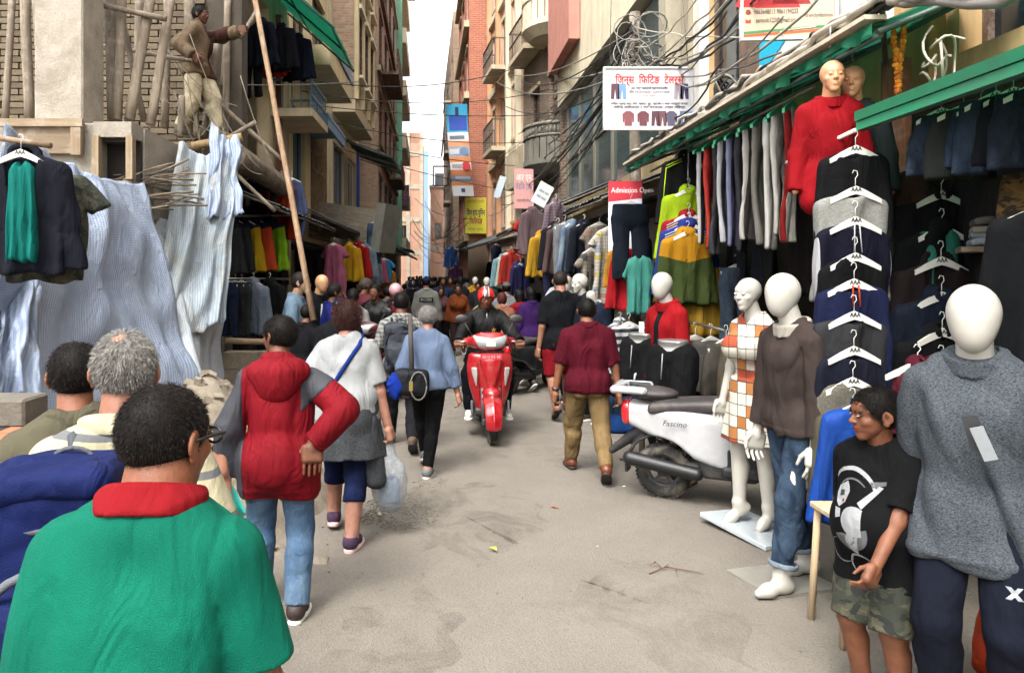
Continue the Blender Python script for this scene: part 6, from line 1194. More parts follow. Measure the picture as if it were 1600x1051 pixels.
def shape(r, kind, cx, cz, s, col, w, h_):
    P = dict(pants=[(-.5, 1), (.5, 1), (.55, -1), (.15, -1), (0, .3), (-.15, -1), (-.55, -1)], coat=[(-.3, 1), (.3, 1), (.8, .6), (.75, -.5), (.55, -.5), (.5, .2), (.5, -1), (-.5, -1), (-.5, .2), (-.55, -.5), (-.75, -.5), (-.8, .6)], dress=[(-.25, 1), (.25, 1), (.3, .3), (.9, -.9), (-.9, -.9), (-.3, .3)], shoe=[(-1, .2), (-.6, .9), (-.4, .6), (.6, -.3), (1, -.4), (1, -.6), (.3, -.6), (-.5, .1), (-.7, -.7), (-.8, -.7)])[kind]
    return patch(r, 'picture', [(cx + x * s * h_ / w, cz + z * s) for x, z in P], col, w, h_, .003)
r, w, h_ = board('tailor_signboard', 'white tailor signboard with red lettering hung over the lane', 946, 108, 1083, 200, 7.7, plain('#b8b6ba', .45, var=.03, dirt='#97928b', dirt_amt=.25), frame=plain('#b8b6b2', .5))
line(r, '\u093fजन\u094dस  \u093fफ\u093fटङ  टेलर\u094dस', 0, .62, .11, '#b02c26', w, h_, width=w * .78, bold=.002)
line(r, 'आर. टेउटा काठमाडौं महानगरपालिका', 0, .34, .035, '#3a3a40', w, h_, width=w * .42); line(r, 'फोन ०१-४२६५४३८, ९८४१३२५६०७', 0, .22, .035, '#3a3a40', w, h_, width=w * .46)
patch(r, 'badge', [(-.2, .16), (.2, .16), (.23, .08), (.2, -.01), (-.2, -.01), (-.23, .08)], '#d8d5d5', w, h_); line(r, 'हाम्रा सेवाहरू', 0, .075, .035, '#b02c26', w, h_, width=w * .17); line(r, 'जिन्स पाइन्ट सर्ट कोट, स्कर्ट, सुट, ज्याकेट र अन्य सम्पूर्ण कपडा', 0, -.18, .03, '#2e2e34', w, h_, width=w * .88); line(r, 'फिटिङ सिलाइन्छ र नयाँ बनाइन्छ, अर्डर लिइन्छ', 0, -.30, .03, '#2e2e34', w, h_, width=w * .82)
for cx, c in ((-.78, '#4a2c36'), (-.62, '#5d7da0'), (.66, '#8a8088'), (.80, '#343252')): shape(r, 'pants', cx, .24, .26, c, w, h_)
for cx, kd, c in ((-.82, 'coat', '#9aa4b8'), (-.48, 'coat', '#6d3a40'), (-.14, 'coat', '#5a2c34'), (.14, 'pants', '#4a2a34'), (.30, 'pants', '#5a3a40'), (.50, 'coat', '#4a4658'), (.78, 'pants', '#5d6c90'), (.90, 'pants', '#7186a8')): shape(r, kd, cx, -.68, .25, c, w, h_)
for sx in (-.45, .45): bar((sx * w, .012, h_ / 2), (sx * w * .9, .1, h_ / 2 + .9), .004, 'hanging_wire', plain('#3a3a3a', .5), r, 5)
r, w, h_ = board('fashion_signboard', 'beige fashion signboard with red gowns and phone number', 1163, -75, 1302, 58, 5.7, plain('#b5a48f', .5, var=.03), frame=plain('#c9c6c0', .5), rz=-4)
patch(r, 'stripe', [(-1, -.93), (1, -.80), (1, -.86), (-1, -.99)], '#b8552e', w, h_); patch(r, 'stripe', [(-1, -.86), (1, -.72), (1, -.78), (-1, -.92)], '#3f7a4c', w, h_)
for cx, s_, c in ((-.72, .55, '#9c1f22'), (-.25, .58, '#a8262a'), (.05, .5, '#8c1a20')): shape(r, 'dress', cx, .22, s_, c, w, h_)
shape(r, 'shoe', .72, .0, .22, '#1f1c20', w, h_); shape(r, 'shoe', .6, .18, .2, '#1f1c20', w, h_); line(r, '9863648013 9861194233', -.28, -.40, .052, '#4a4440', w, h_, width=w * .48); line(r, 'santosh123@gmail.com', -.26, -.60, .05, '#4a4440', w, h_, width=w * .46); line(r, 'trendysfashion', .66, -.50, .045, '#6a625c', w, h_, width=w * .3)
patch(r, 'phone_symbol', [(-.95, -.42), (-.93, -.34), (-.85, -.34), (-.83, -.42), (-.86, -.46), (-.92, -.46)], '#7a2c28', w, h_); patch(r, 'mail_symbol', [(-.95, -.66), (-.95, -.56), (-.89, -.6), (-.83, -.56), (-.83, -.66)], '#a02c28', w, h_)
# painted boards on the wall above the long awning
r = thing('painted_billboard', 'white and cyan painted board above the long awning', 'billboard', (3.13, 5.0, 3.46), R(90)); MB().box(0, 2.6, .012, .05, 0, 1.9).build('panel', plain('#d5d8d8', .5, var=.04, dirt='#a9a9a4', dirt_amt=.3), r)
m = MB(); m.prism([(0, .052, 1.0), (.25, .052, 1.15), (2.6, .052, .35), (2.6, .052, .02)], (0, .006, 0)); m.build('cyan_band', plain('#1fa6c9', .5), r); m = MB(); m.prism([(.05, .052, 1.25), (.05, .052, 1.85), (1.5, .052, 1.85), (1.5, .052, .85)], (0, .005, 0)); m.build('yellow_field', plain('#c9a85e', .5), r); m = MB(); m.prism([(1.6, .052, 1.85), (1.75, .052, 1.85), (1.9, .052, .70), (1.6, .052, .82)], (0, .005, 0)); m.build('blue_band', plain('#2f7fc0', .5), r)
r, w, h_ = board('school_banner', 'red and white school admission banner half covered by trousers', 951, 283, 1003, 395, 8.9, plain('#c5c8d6', .5), th=.01, rz=-3); patch(r, 'red_field', [(-1, 1), (1, 1), (1, .52), (-1, .42)], '#a82230', w, h_); line(r, 'Admission Open', .42, .74, .09, '#e8e2e2', w, h_, width=w * 1.25); line(r, 'from class', .3, .32, .05, '#3a3a48', w, h_, width=w * .62); line(r, 'Nursery', .25, .04, .09, '#a82230', w, h_, width=w * .95)
r, w, h_ = board('pink_signboard', 'faded pink tailor signboard below the balconies', 803, 264, 834, 326, 17.2, plain('#b98a86', .6, var=.08), rz=8); line(r, 'आर एम', 0, .55, .22, '#e3d9d2', w, h_, width=w * .8); line(r, 'लेडिज टेलर', 0, .1, .2, '#4a5a7c', w, h_, width=w * .88); line(r, 'कपडा सिलाई केन्द्र', 0, -.6, .08, '#5a3a3a', w, h_, width=w * .7)
r, w, h_ = board('white_signboard', 'small white slanted signboard beside the pink one', 836, 286, 860, 322, 15.0, plain('#bfc4c2', .6, var=.08)); r.rotation_euler = (0, R(28), R(10)); line(r, 'फेसन टेलर', 0, .2, .08, '#4a5a66', w, h_, width=w * .7); line(r, 'लेडिज जेन्टस', 0, -.3, .07, '#4a5a66', w, h_, width=w * .7)
r, w, h_ = board('yellow_signboard', 'yellow signboard with dark red and blue lettering on the brick tower', 727, 309, 760, 365, 28.6, plain('#c9c02c', .5, var=.04)); line(r, 'काठमाडौं टेलरिङ', 0, .78, .16, '#a8402a', w, h_, width=w * .8); line(r, '\u093fलन हाउ यु\u093fनन', 0, .15, .3, '#23264a', w, h_, width=w * .86, bold=.008); line(r, '\u093fफ\u093fलडङ', 0, -.32, .3, '#8a2a28', w, h_, width=w * .62, bold=.008); line(r, 'सम्पर्क ०१४२५६', 0, -.76, .14, '#23264a', w, h_, width=w * .7)
r, w, h_ = board('shop_lightbox', 'black vertical sign box sticking out from the green house', 628, 289, 639, 321, 38, plain('#3a2530', .5), th=.3); line(r, 'V', 0, .6, .3, '#a04a5a', w, h_); line(r, 'O', 0, .2, .3, '#a04a5a', w, h_); line(r, 'C', 0, -.2, .3, '#a04a5a', w, h_)
r, w, h_ = board('pale_signboard', 'pale blue signboard on the bay window house', 775, 275, 787, 310, 22.0, plain('#aab7bf', .5)); r.rotation_euler = (0, R(20), R(-30))
# long waving banner
r = thing('long_banner', 'long printed cloth banner waving in front of the brick tower', 'banner', at(718, 235, 27.6)); c0 = at(718, 235, 27.6)
def ban(u, v): p = at(697 + 33 * u + 11 * v ** 1.5 * 1.0, 163 + 143 * v, 27.6) - c0; p.y += .12 * math.sin(v * 7) + .05 * math.sin(u * 5 + v * 3); return p
def band_fn(v0, v1, dy=0.0, u0=0, u1=1): return lambda u, v: ban(u0 + (u1 - u0) * u, v0 + (v1 - v0) * v) + Vector((0, -dy, 0))
BN = [(0, .30, '#3aa6d0'), (.30, .40, '#c9ccd0'), (.40, .46, '#c98454'), (.46, .58, '#8f929c'), (.58, .64, '#c97f4a'), (.64, .72, '#d3d3d3'), (.72, .78, '#b87046'), (.78, .85, '#6f7482'), (.85, .89, '#c08050'), (.89, 1, '#cfd0d2')]
for v0, v1, c in BN: MB().grid(band_fn(v0, v1), 8, 6).build('banner_field', plain(c, .6, var=.08), r)
for (v0, v1, u0, u1, c) in ((.12, .28, .12, .95, '#2a4aa8'), (.03, .14, .42, .58, '#2a3a5a'), (.34, .38, .1, .8, '#5a5f6c'), (.49, .55, .05, .5, '#b9bcc4'), (.66, .70, .1, .6, '#9a9ca4'), (.79, .82, .2, .9, '#9fa3b0'), (.92, .96, .42, .6, '#3a4466')): MB().grid(band_fn(v0, v1, .012, u0, u1), 5, 4).build('printed_figure', plain(c, .6), r)
c = ban(.75, .68); MB().prism([c + Vector((.16 * math.cos(t * .314), -.03, .16 * math.sin(t * .314))) for t in range(20)], (0, .02, 0)).build('round_emblem', plain('#b8242c', .5), r); c = ban(.72, .52); MB().prism([c + Vector((.16 * math.cos(t * .314), -.03, .16 * math.sin(t * .314))) for t in range(20)], (0, .02, 0)).build('round_emblem', plain('#6a86a8', .5), r)
bar(at(690, 245, 27.6) - c0, at(697, 163, 27.6) - c0, .03, 'banner_pole', plain('#4a4a4a', .5), r, 6)
fr = thing('empty_sign_frame', 'empty rectangular metal sign frame beside the long banner', 'frame', at(690, 275, 30)); q = [at(x, y, 30) - at(690, 275, 30) for x, y in ((677, 260), (700, 260), (700, 290), (677, 290))]
for i in range(4): bar(q[i], q[(i + 1) % 4], .03, 'frame_bar', plain('#3f3a36', .5), fr, 6)
# ================================================================ pole, cables, garland
o = rail(at(993, 430, 9.9) - Vector((0, 0, 1.75)), at(992, 20, 9.9), .075, 'dark utility pole choked with cables beside the tailor sign', 'pole', 'utility_pole', wood('#5d5448', '#3a332b'))
CB_ = plain('#1d1d1e', .5); CG = plain('#6b6862', .5); CW = plain('#a59d90', .5)
def cable(a, b_, r, mat, sag, label, group, seg=14, wob=.0, seed=0):
    a, b_ = Vector(a), Vector(b_); pts = []; rs = random.Random(seed)
    for i in range(seg + 1):
        t = i / seg; p = (b_ - a) * t; p.z -= sag * 4 * t * (1 - t); p += Vector((rs.uniform(-wob, wob), rs.uniform(-wob, wob), rs.uniform(-wob, wob))) if 0 < i < seg else Vector(); pts.append(p)
    o = MB().tube(pts, r, 6).build('cable', mat); o.location = a; return tag(o, label, 'cable', group)
rs = random.Random(11)
for i in range(22): cable(at(992 + rs.uniform(-6, 6), 60 + rs.uniform(-35, 60), 9.8), (rs.uniform(1.4, 2.9), rs.uniform(16, 30), rs.uniform(3.6, 7.0)), rs.uniform(.008, .016), rs.choice([CB_, CB_, CG]), rs.uniform(.1, .7), 'thin cable running from the utility pole down the lane', 'cables running down the lane', 16)
for i in range(14): cable(at(992 + rs.uniform(-8, 8), 90 + rs.uniform(-50, 60), 9.8), (rs.uniform(2.2, 2.7), rs.uniform(4.6, 7), rs.uniform(3.3, 4.6)), rs.uniform(.007, .013), rs.choice([CB_, CG, CW]), rs.uniform(.05, .5), 'thin cable running from the utility pole towards the awnings', 'cables running to the awnings', 14, .02, i)
for i in range(9): cable((2.36 + rs.uniform(-.05, .05), 9.2, 3.16 + rs.uniform(0, .12)), (2.3 + rs.uniform(-.05, .06), 3.6, 3.15 + rs.uniform(0, .1)), rs.uniform(.011, .022), rs.choice([CB_, CW, CW, CG]), rs.uniform(-.02, .08), 'thick cable lying along the long awning edge', 'cables along the awning edge', 40, .025, i)
for i in range(5): cable((2.28, 3.75 + rs.uniform(-.1, .1), 3.14), (2.3 + rs.uniform(-.1, .2), 1.8, 2.72 + rs.uniform(0, .15)), rs.uniform(.013, .024), rs.choice([CW, CW, CG]), rs.uniform(-.05, .12), 'pale twisted cable above the near awning', 'cables above the near awning', 20, .02, i + 40)
for i in range(12): a = at(rs.uniform(640, 680), rs.uniform(300, 400), 40); cable(at(rs.uniform(705, 735), rs.uniform(330, 420), 24), a, .012, CB_, rs.uniform(.2, .9), 'thin cable crossing the far lane', 'cables crossing the far lane', 12)
for i in range(6): cable(at(455 + i * 14, 120 + i * 22, 14 + i), at(830 + rs.uniform(-30, 40), 100 + i * 40, 18 + i), .010, CB_, rs.uniform(.1, .35), 'thin cable crossing the lane overhead', 'cables crossing overhead', 18)
cable(at(250, 128, 9.5), at(560, 128, 13), .008, CG, .05, 'single thin wire stretched behind the worker', None, 10)
ck = thing('cable_coil', 'tangled coil of spare cable on the utility pole', 'cable', at(1000, 85, 9.75))
for i in range(18):
    R_ = rs.uniform(.10, .28); c = Vector((rs.uniform(-.16, .2), rs.uniform(-.12, .05), rs.uniform(-.5, .35))); t0 = rs.uniform(0, 6); el_ = rs.uniform(.5, 1.6)
    MB().tube([c + Vector((R_ * .8 * math.cos(t0 + k * .45), .08 * math.sin(k * .6 + i), R_ * el_ * math.sin(t0 + k * .45))) for k in range(15)], rs.uniform(.006, .011), 5).build('cable_loop', rs.choice([CG, CG, CW]), ck)
for j, (px, py, Y, lab) in enumerate(((1140, 145, 7.0, 'knot of cut cables above the awning beside the tailor sign'), (1465, 70, 4.0, 'pale looping cables over the near awning'))):
    ck = thing('cable_knot', lab, 'cable', at(px, py, Y))
    for i in range(9 - 4 * j):
        c = Vector((rs.uniform(-.1, .1), rs.uniform(-.1, .1), rs.uniform(-.05, .05))); MB().tube([c + Vector(((.14 if not j else .07) * math.cos(k * .5 + i) + .01 * k * (1 if i % 2 else -1) * .4, .06 * math.sin(k * .7 + i), (.16 if not j else .08) * math.sin(k * .5 + i * 2) - (.015 * k if j else 0))) for k in range(13)], .010 if not j else .007, 5).build('cable_loop', CW if j else rs.choice([CB_, CW]), ck)
gl = thing('marigold_garland', 'dried orange marigold garland hanging from the awning corner', 'garland', at(1403, 38, 4.15)); bm = bmesh.new(); bmesh.ops.create_icosphere(bm, subdivisions=1, radius=.019); me = bpy.data.meshes.new('marigold'); bm.to_mesh(me); bm.free(); me.materials.append(None)
for v in me.vertices: v.co *= 1 + .25 * mnoise.noise(v.co * 90)
for s_ in (-1, 1):
    for i in range(16): mesh_obj('marigold', me, plain(('#c8791a', '#b5651a', '#d28f2a')[(i + s_) % 3], .9, var=.3, scale=90), gl, (s_ * (.03 - .0022 * i) + random.uniform(-.004, .004), random.uniform(-.01, .01), -.025 * i), (i, i * 2, 0))
for i in range(5): mesh_obj('marigold', me, plain('#b5651a', .9, var=.3, scale=90), gl, (-.015 * (i / 5), 0, -.41 - .025 * i), (i, i * 2, 0))
# ================================================================ mannequins
MW = plain('#a3a098', .3, 0, .03, 0, 20, .5, .3, dirt='#a59c8c', dirt_amt=.3); MT = plain('#c08a68', .45, 0, .06, dirt='#8a5f46', dirt_amt=.3); MG = plain('#8f8f8c', .3, .7)
def px_loc(px, Y, z=0): return (xat(px, Y), Y, z)
M = Person('mannequin', 'white female mannequin in a cream dress with orange printed squares', 'mannequin', px_loc(1180, 5.05, .03), 112, 1.66, h=.009, man=1, fem=1, body_mat=MW, seed=5, sw=.92, girth=.92, pose=dict(drop=-.036, hands={1: (.135, .05, .49), -1: (-.13, .02, .49)}, feet={1: (.055, .03, .03, -24), -1: (-.045, -.03, .03, -24)}, hyaw=6)); M.body(curl={1: (10, 18), -1: (10, 18)})
PD = patchy(('#b8502c', '#c07c3a', '#9c3826'), 13, '#f2ecdc'); M.top(PD, .62, .012, -.02, .005, 'dress_bodice'); M.skirt(PD, .06, -.20, .22, .010, 'dress_skirt')
o = MB().box(-.30, .30, -.2, .2, 0, .035).build('base_plate', plain('#a8b0b4', .15, .2), M.root, (.0, .02, -.02), (R(3), R(-4), 0), bevel=.006)
M = Person('mannequin', 'white bald mannequin in a brown and black sweater and cuffed jeans', 'mannequin', px_loc(1240, 4.19), 106, 1.77, h=.008, man=2, body_mat=MW, seed=8, sw=.88, girth=.90, head=1.06, pose=dict(drop=.0, hands={1: (.125, .04, .455), -1: (-.125, .03, .46)}, feet={1: (.05, -.10, 0, 0, -4), -1: (-.06, .10, 0, 0, 4)})); M.body(curl={1: (18, 30), -1: (14, 22)})
BS = fab('#463b37', '#161617', -.03, axis='Y'); t = M.top(fab('#4a3f3b'), 1.8, .012, -.03, .013, 'sweater', collar=(.012, .3), collar_mat=fab('#c9c2b4')); M.bottom(denim('#1c2a40', '#5d7690', .35), 1.80, .006, .0, .010, 'jeans')
for sd in (-1, 1): a, b_ = M.J['kn', sd], M.J['an', sd]; c = a + (b_ - a) * .79; M.add('cuff', lambda P: smax(np.abs(rcone(P, a, b_, .037 * 1.77, .026 * 1.77) - .022) - .006, np.abs(plane(P, c, b_ - a)) - .016, .004), c - .12, c + .12, denim('#8393a3', '#b5c0c8'), .008)
MB().box(-.03, .36, -.25, .2, 0, .012).build('base_plate', plain('#8d8a82', .3, .4), M.root, (-.1, .05, 0.0))
M = Person('mannequin', 'large white egg headed mannequin in a grey marl sweater and navy trousers', 'mannequin', px_loc(1524, 2.75), 140, 1.74, h=.0075, man=2, body_mat=MW, seed=11, head=1.08, girth=.86, sw=.86, pose=dict(hands={1: (.155, -.06, .46), -1: (-.165, .03, .455)}, elbow={1: (.3, -1, 0)})); M.body(curl={1: (30, 50), -1: (18, 32)})
t = M.top(heather('#30363d', '#6a7178', 130), 1.95, .015, -.10, .020, 'sweater', collar=(.020, .15), freq=12, arm_infl=.010); M.bottom(fab('#171b2a'), 1.97, .016, .0, .009, 'trousers'); M.shoes(plain('#cfccc4', .4))
g = M.print_on(text_mesh('X', .05, .0005, bold=.004), plain('#a9adb3', .6), M.root, next(c for c in M.root.children if c.name.startswith('trousers')), M.J['kn', -1] * .45 + M.J['hip', -1] * .55, .65, (-.2, 1, 0), 'trouser_emblem'); 
MB().box(-.024, .024, -.003, .003, -.13, 0).build('price_tag', plain('#2c2d30', .5), M.root, tuple(M.tl(.0, .125, .22)), (R(-10), R(12), 0)); MB().box(-.02, .02, -.003, .003, -.12, 0).build('price_tag', plain('#7d8184', .5), M.root, tuple(M.tl(-.012, .135, .20)), (R(-10), R(20), 0))
M = Person('mannequin', 'white egg headed mannequin in a red denim jacket behind the scooter', 'mannequin', px_loc(1044, 6.75), 118, 1.81, h=.011, man=2, body_mat=MW, seed=14, head=1.05, sw=.86, girth=.88, pose=dict(hands={1: (.145, .04, .47), -1: (-.14, .05, .46)})); M.body(curl={1: (15, 25), -1: (15, 25)}); t = M.top(fab('#a8151d', weave=250), 1.95, .016, -.06, .014, 'denim_jacket', collar=(.018, .6)); M.bottom(fab('#141416'), 1.97, .012, .02); M.shoes(plain('#cfccc4', .4)); MB().box(-.03, .03, -.003, .003, -.05, .05).build('paper_tag', plain('#d8d2c0', .7), M.root, tuple(M.tl(.045, .125, .2)), (0, 0, 0)); M.add('dark_inner_shirt', lambda P: smax(smax(M.top_fn(P) - .006, np.abs(M.q(P)[..., 0]) * 1.81 - .035, .01), -(M.q(P)[..., 1] - .02), .01), M.J['pel'] - .3, M.J['neck'] + .3, fab('#16161a'), .012)
for i, (px, Y, zt, lab, c) in enumerate(((1052, 6.25, 1.22, 'silver hip form wearing black drawstring shorts behind the white scooter', '#131315'), (1003, 7.0, 1.22, 'second silver hip form in black shorts, half hidden behind the first', '#17171a'))):
    M = Person('hip_form', lab, 'mannequin', px_loc(px, Y, zt - 1.06), 140, 1.75, h=.011, man=3, body_mat=MG, seed=i); z = .09
    M.add('hips', lambda P: smax(smin(smin(M.torso(P, 0), M.leg(P, 1, 0, .9), .02), M.leg(P, -1, 0, .9), .02), (M.q(P)[..., 2] - .085) * 1.75, .01), M.J['pel'] - .45, M.J['pel'] + .4, MG); o = M.bottom(fab(c), 1.0, .030, .035, .012, 'shorts'); bar(M.tl(.01, .10, .03), M.tl(.015, .115, -.09), .005, 'drawstring', fab('#c9c9c9'), M.root, 5); MB().box(-.16, .16, -.14, .14, 0, .02).build('stand', wood('#5a4a3a', '#3a2f25'), M.root, (0, 0, -M.root.location.z)); bar((0, 0, .01 - M.root.location.z), (0, 0, M.J['pel'][2]), .03, 'stand_pole', MG, M.root)
for i, (px, Y, H_, rz, bm_, c, lab, man) in enumerate(((912, 9.4, 1.80, 118, MW, '#1c2433', 'white mannequin with moulded curls in a navy jacket past the black shirt man', 1), (893, 10.2, 1.78, 120, MW, '#2a1c1e', 'white mannequin in a dark wine jacket, second in the pair', 2), (928, 8.9, 1.70, 130, MW, '#1a2438', 'headless white mannequin in a navy collared top', 3), (743, 20.5, 1.75, 170, MW, '#c9921e', 'small white mannequin in a yellow top at the far stall', 2), (762, 17.5, 1.75, 160, MW, '#2b3a34', 'small white mannequin in a dark green top near the far stall', 2))):
    M = Person('mannequin', lab, 'mannequin', px_loc(px, Y), rz, H_, h=.014 if Y < 12 else .025, man=man, body_mat=bm_, seed=20 + i); M.body(hands=Y < 12); M.top(fab(c), 1.95, .02, -.05, .014, 'jacket', collar=(.02, .4), collar_mat=fab('#c8c8c4') if man == 3 else None); M.bottom(fab('#17181c'), 1.97, .012); M.shoes(plain('#2a2a2a', .5))
    if man == 1: M.hair(MW, 'short', .05, nz=.02)
    if px == 743: bar(M.tl(0, .09, .0), M.tl(0, .1, .26), .03, 'grey_panel', fab('#8a8f96'), M.root, 6)
M = Person('mannequin', 'male display figure with painted hair in a light denim shirt', 'mannequin', px_loc(461, 8.7), -95, 1.82, '#c9a183', h=.012, seed=31, pose=dict(hands={1: (.15, .05, .46), -1: (-.15, .05, .46)})); M.body(); M.top(denim('#6f8fac', '#a6bccd'), 1.85, .018, -.05, .014, 'denim_shirt', collar=(.018, .5)); M.bottom(fab('#20242e'), 1.97); M.shoes(plain('#2a2a2a', .5)); M.hair(hairm('#1a1613'), 'short', .05); M.eyes()
M = Person('mannequin', 'bald tan mannequin in a black track jacket with white stripes', 'mannequin', px_loc(497, 9.7), -130, 1.80, h=.014, man=2, body_mat=plain('#a8835f', .4), seed=33); M.body(); t = M.top(fab('#17191d'), 1.95, .02, -.05, .014, 'track_jacket', collar=(.02, .2)); M.bottom(fab('#20242e'), 1.97); M.shoes(plain('#2a2a2a', .5)); bar(M.tl(-.06, .10, .26), M.tl(-.075, .105, .0), .012, 'white_stripe', fab('#d0d0d0'), M.root, 6); bar(M.tl(.06, .10, .26), M.tl(.075, .105, .0), .012, 'white_stripe', fab('#d0d0d0'), M.root, 6)
# two tan torsos hung above the stall
for i, (px, Y, zt, c, lab) in enumerate(((1297, 4.35, 3.03, '#a8121e', 'tan half mannequin hung up in a long red coat'), (1334, 4.42, 3.02, '#3a4446', 'second tan half mannequin hung up behind the red coat'))):
    M = Person('half_mannequin', lab, 'mannequin', px_loc(px, Y, zt - 1.45), 165 - i * 20, 1.45, h=.009, man=1, body_mat=MT, seed=41 + i, sw=.85, girth=.85, head=1.0, pose=dict(hands={1: (.135, .03, .46), -1: (-.135, .03, .46)})); M.body(legs=False, hands=False); M.top(fab(c, weave=160), 1.98, .014, -.20, .014, 'long_coat', collar=(.02, .4)); bar((0, 0, 1.45), (.02, .1, 1.6), .006, 'hook', plain('#9a9a9a', .3, .8), M.root)
# ================================================================ the crowd near the camera
P = Person('person', 'man in a green polo shirt with red collar, closest to the camera', 'person', px_loc(238, 1.38), 0, 1.592, '#9a6244', h=.0070, girth=1.04, seed=2, sw=.87, head=.97, neck=.012, pose=dict(hyaw=-27, hpitch=-2, lean=2)); P.body(neck_r=1.18); P.top(fab('#0c7a62', weave=520, crease=.5), .75, .014, -.06, .022, 'polo_shirt', collar=(.028, .6), collar_mat=fab('#a01822', weave=500), freq=8); P.bottom(fab('#2a2c34'), 1.97); P.shoes(plain('#222222', .5)); P.hair(hairm('#0b0908', '#1a1512'), 'short', .030, 44000, .0050, .000, smat=hairm('#0d0a09', '#2a211c'), nape=-.46, swid=.55)
gl = MB(); hq = lambda x, y, z: P.J['head'] + P.Hd @ (np.array([x, y, z]) * P.hu)
for sd in (-1, 1):
    gl.tube([hq(sd * .36, -.06, .04), hq(sd * .365, .15, .055), hq(sd * .31, .40, .05)], .0035, 6); gl.tube([hq(sd * (.17 + .11 * math.cos(t)), .40, .02 + .075 * math.sin(t)) for t in np.linspace(0, 6.28, 15)], .003, 6)
gl.tube([hq(-.05, .44, .05), hq(.05, .44, .05)], .003, 6); gl.build('glasses', plain('#131313', .35), P.root)
P = Person('person', 'grey haired man in a striped cream shirt with a blue backpack', 'person', px_loc(186, 1.98), 8, 1.625, '#a9735a', h=.008, girth=1.0, seed=6, pose=dict(hands={1: (.150, .10, .69)}, elbow={1: (.4, -.6, -.8)}, hyaw=10)); P.body(); P.top(stripes('#cfc6a2', '#77787a', 9, .18), .8, .018, -.05, .013, 'striped_shirt', collar=(.018, .6)); P.bottom(fab('#3a3a40'), 1.97); P.shoes(plain('#2a2522', .6)); P.hair(hairm('#45423f', '#8d8983'), 'short', .035, 14000, .010, .006, smat=hairm('#5d5a56', '#b5b1aa'), nape=-.45)
P.add('bald_patch', lambda q_: smax(ell(P.hq(q_), (0, -.10, .12), (.365, .43, .415)), ell(P.hq(q_), (-.06, -.26, .47), (.10, .13, .10)), .01) * P.hu, P.J['head'] - P.hu, P.J['head'] + P.hu, plain('#8a6250', .5), .007)
def backpack(P, c, c2, w=.16, h_=.26, d=.10, z=.13, x=0.0, s=1.0, off=-.10, name='backpack'):
    H = P.H; g = P.g
    def q(p): Q = P.q(p) - np.array([x, off - .02 - d * .5, z], f32); return Q
    r = P.add(name, lambda p: (smin(rbox(q(p), (0, 0, 0), (w * .5 * s, d * .5, h_ * .5), .035), rbox(q(p), (0, -d * .5, -h_ * .18), (w * .40 * s, d * .28, h_ * .24), .03), .018) * H + wrinkle(p, 12, 16, .7) * .014), P.tl(x, off - d, z) - .35, P.tl(x, off, z) + .35, c, min(P.h, .010))
    zp = lambda zz, yy, w2: bar(P.tl(x - w2, off - d + yy, z + zz), P.tl(x + w2, off - d + yy, z + zz), .008, 'zip', c2, r, 6)
    zp(h_ * .30, -.019, w * .40 * s); zp(-h_ * .02, -.018 - d * .28, w * .34 * s); zp(-h_ * .30, -.018 - d * .28, w * .30 * s)
    for sd in (-1, 1): bar(P.tl(x + sd * w * .38 * s, off - d * .9, z + h_ * .42), P.tl(x + sd * w * .40 * s, off - d * 1.06 - .012, z - h_ * .35), .008, 'side_strap', c2, r, 6)
    MB().tube([P.tl(x + w * .47 * s * math.cos(t), off - .019 - d, z + .0 + h_ * .44 * math.sin(t)) for t in np.linspace(.15, 2.99, 14)], .007, 6).build('zip_arc', c2, r); MB().tube([P.tl(x + .03 * math.cos(t), off - d * .4, z + h_ * .5 + .02 * math.sin(t)) for t in np.linspace(0, 3.14, 9)], .006, 6).build('grab_loop', c2, r)
    for sd in (-1, 1): m = MB().tube([P.tl(sd * .055, off + .01, z + h_ * .42), P.tl(sd * .06, -.052 * g, .305), P.tl(sd * .065, .03, .318), P.tl(sd * .07, .085 * g, .24), P.tl(sd * .085, .08 * g, .12), P.tl(sd * .09, -.02, .04)], .014, 6).build('shoulder_strap', c2, r)
    return r
BB = fab('#1a2760', rough=.75, weave=350); bk = backpack(P, BB, fab('#6a6d75'), .185, .36, .15, .10, -.035, 1.0, -.065); GP = fab('#7d818a'); P.add('lid', lambda p: (rbox(P.q(p) - np.array([-.035, -.165, .268], f32), (0, 0, 0), (.085, .085, .022), .02) * P.H + wrinkle(p, 4, 18, 1) * .008), P.tl(-.035, -.165, .268) - .22, P.tl(-.035, -.165, .268) + .22, BB, .008, bk); P.add('grey_panel', lambda p: rbox(P.q(p) - np.array([.03, -.245, .02], f32), (0, 0, 0), (.018, .03, .10), .012) * P.H, P.tl(.03, -.25, .02) - .25, P.tl(.03, -.25, .02) + .25, GP, .008, bk); MB().tube([P.tl(-.035 + .075 * math.cos(t), -.26, .06 + .10 * math.sin(t)) for t in np.linspace(0, 3.14, 15)], .010, 6).build('piping', GP, bk); P.add('side_pocket', lambda p: ell(P.q(p), (.07, -.16, .02), (.02, .04, .07)) * P.H, P.tl(.07, -.16, .02) - .2, P.tl(.07, -.16, .02) + .2, fab('#565a66'), .008)
o = sdf_obj('teal_bowl', lambda q_: smax(np.abs(np.linalg.norm(q_, axis=-1) - .07) - .004, q_[..., 2] - .01, .003), (-.09, -.09, -.09), (.09, .09, .04), .006, plain('#129a8c', .35), None, Vector(px_loc(362, 2.2)) + Vector((0, 0, zat(772, 2.2)))); o.rotation_euler = (R(-15), R(60), 0); tag(o, 'teal plastic bowl held up by the striped shirt man', 'bowl')
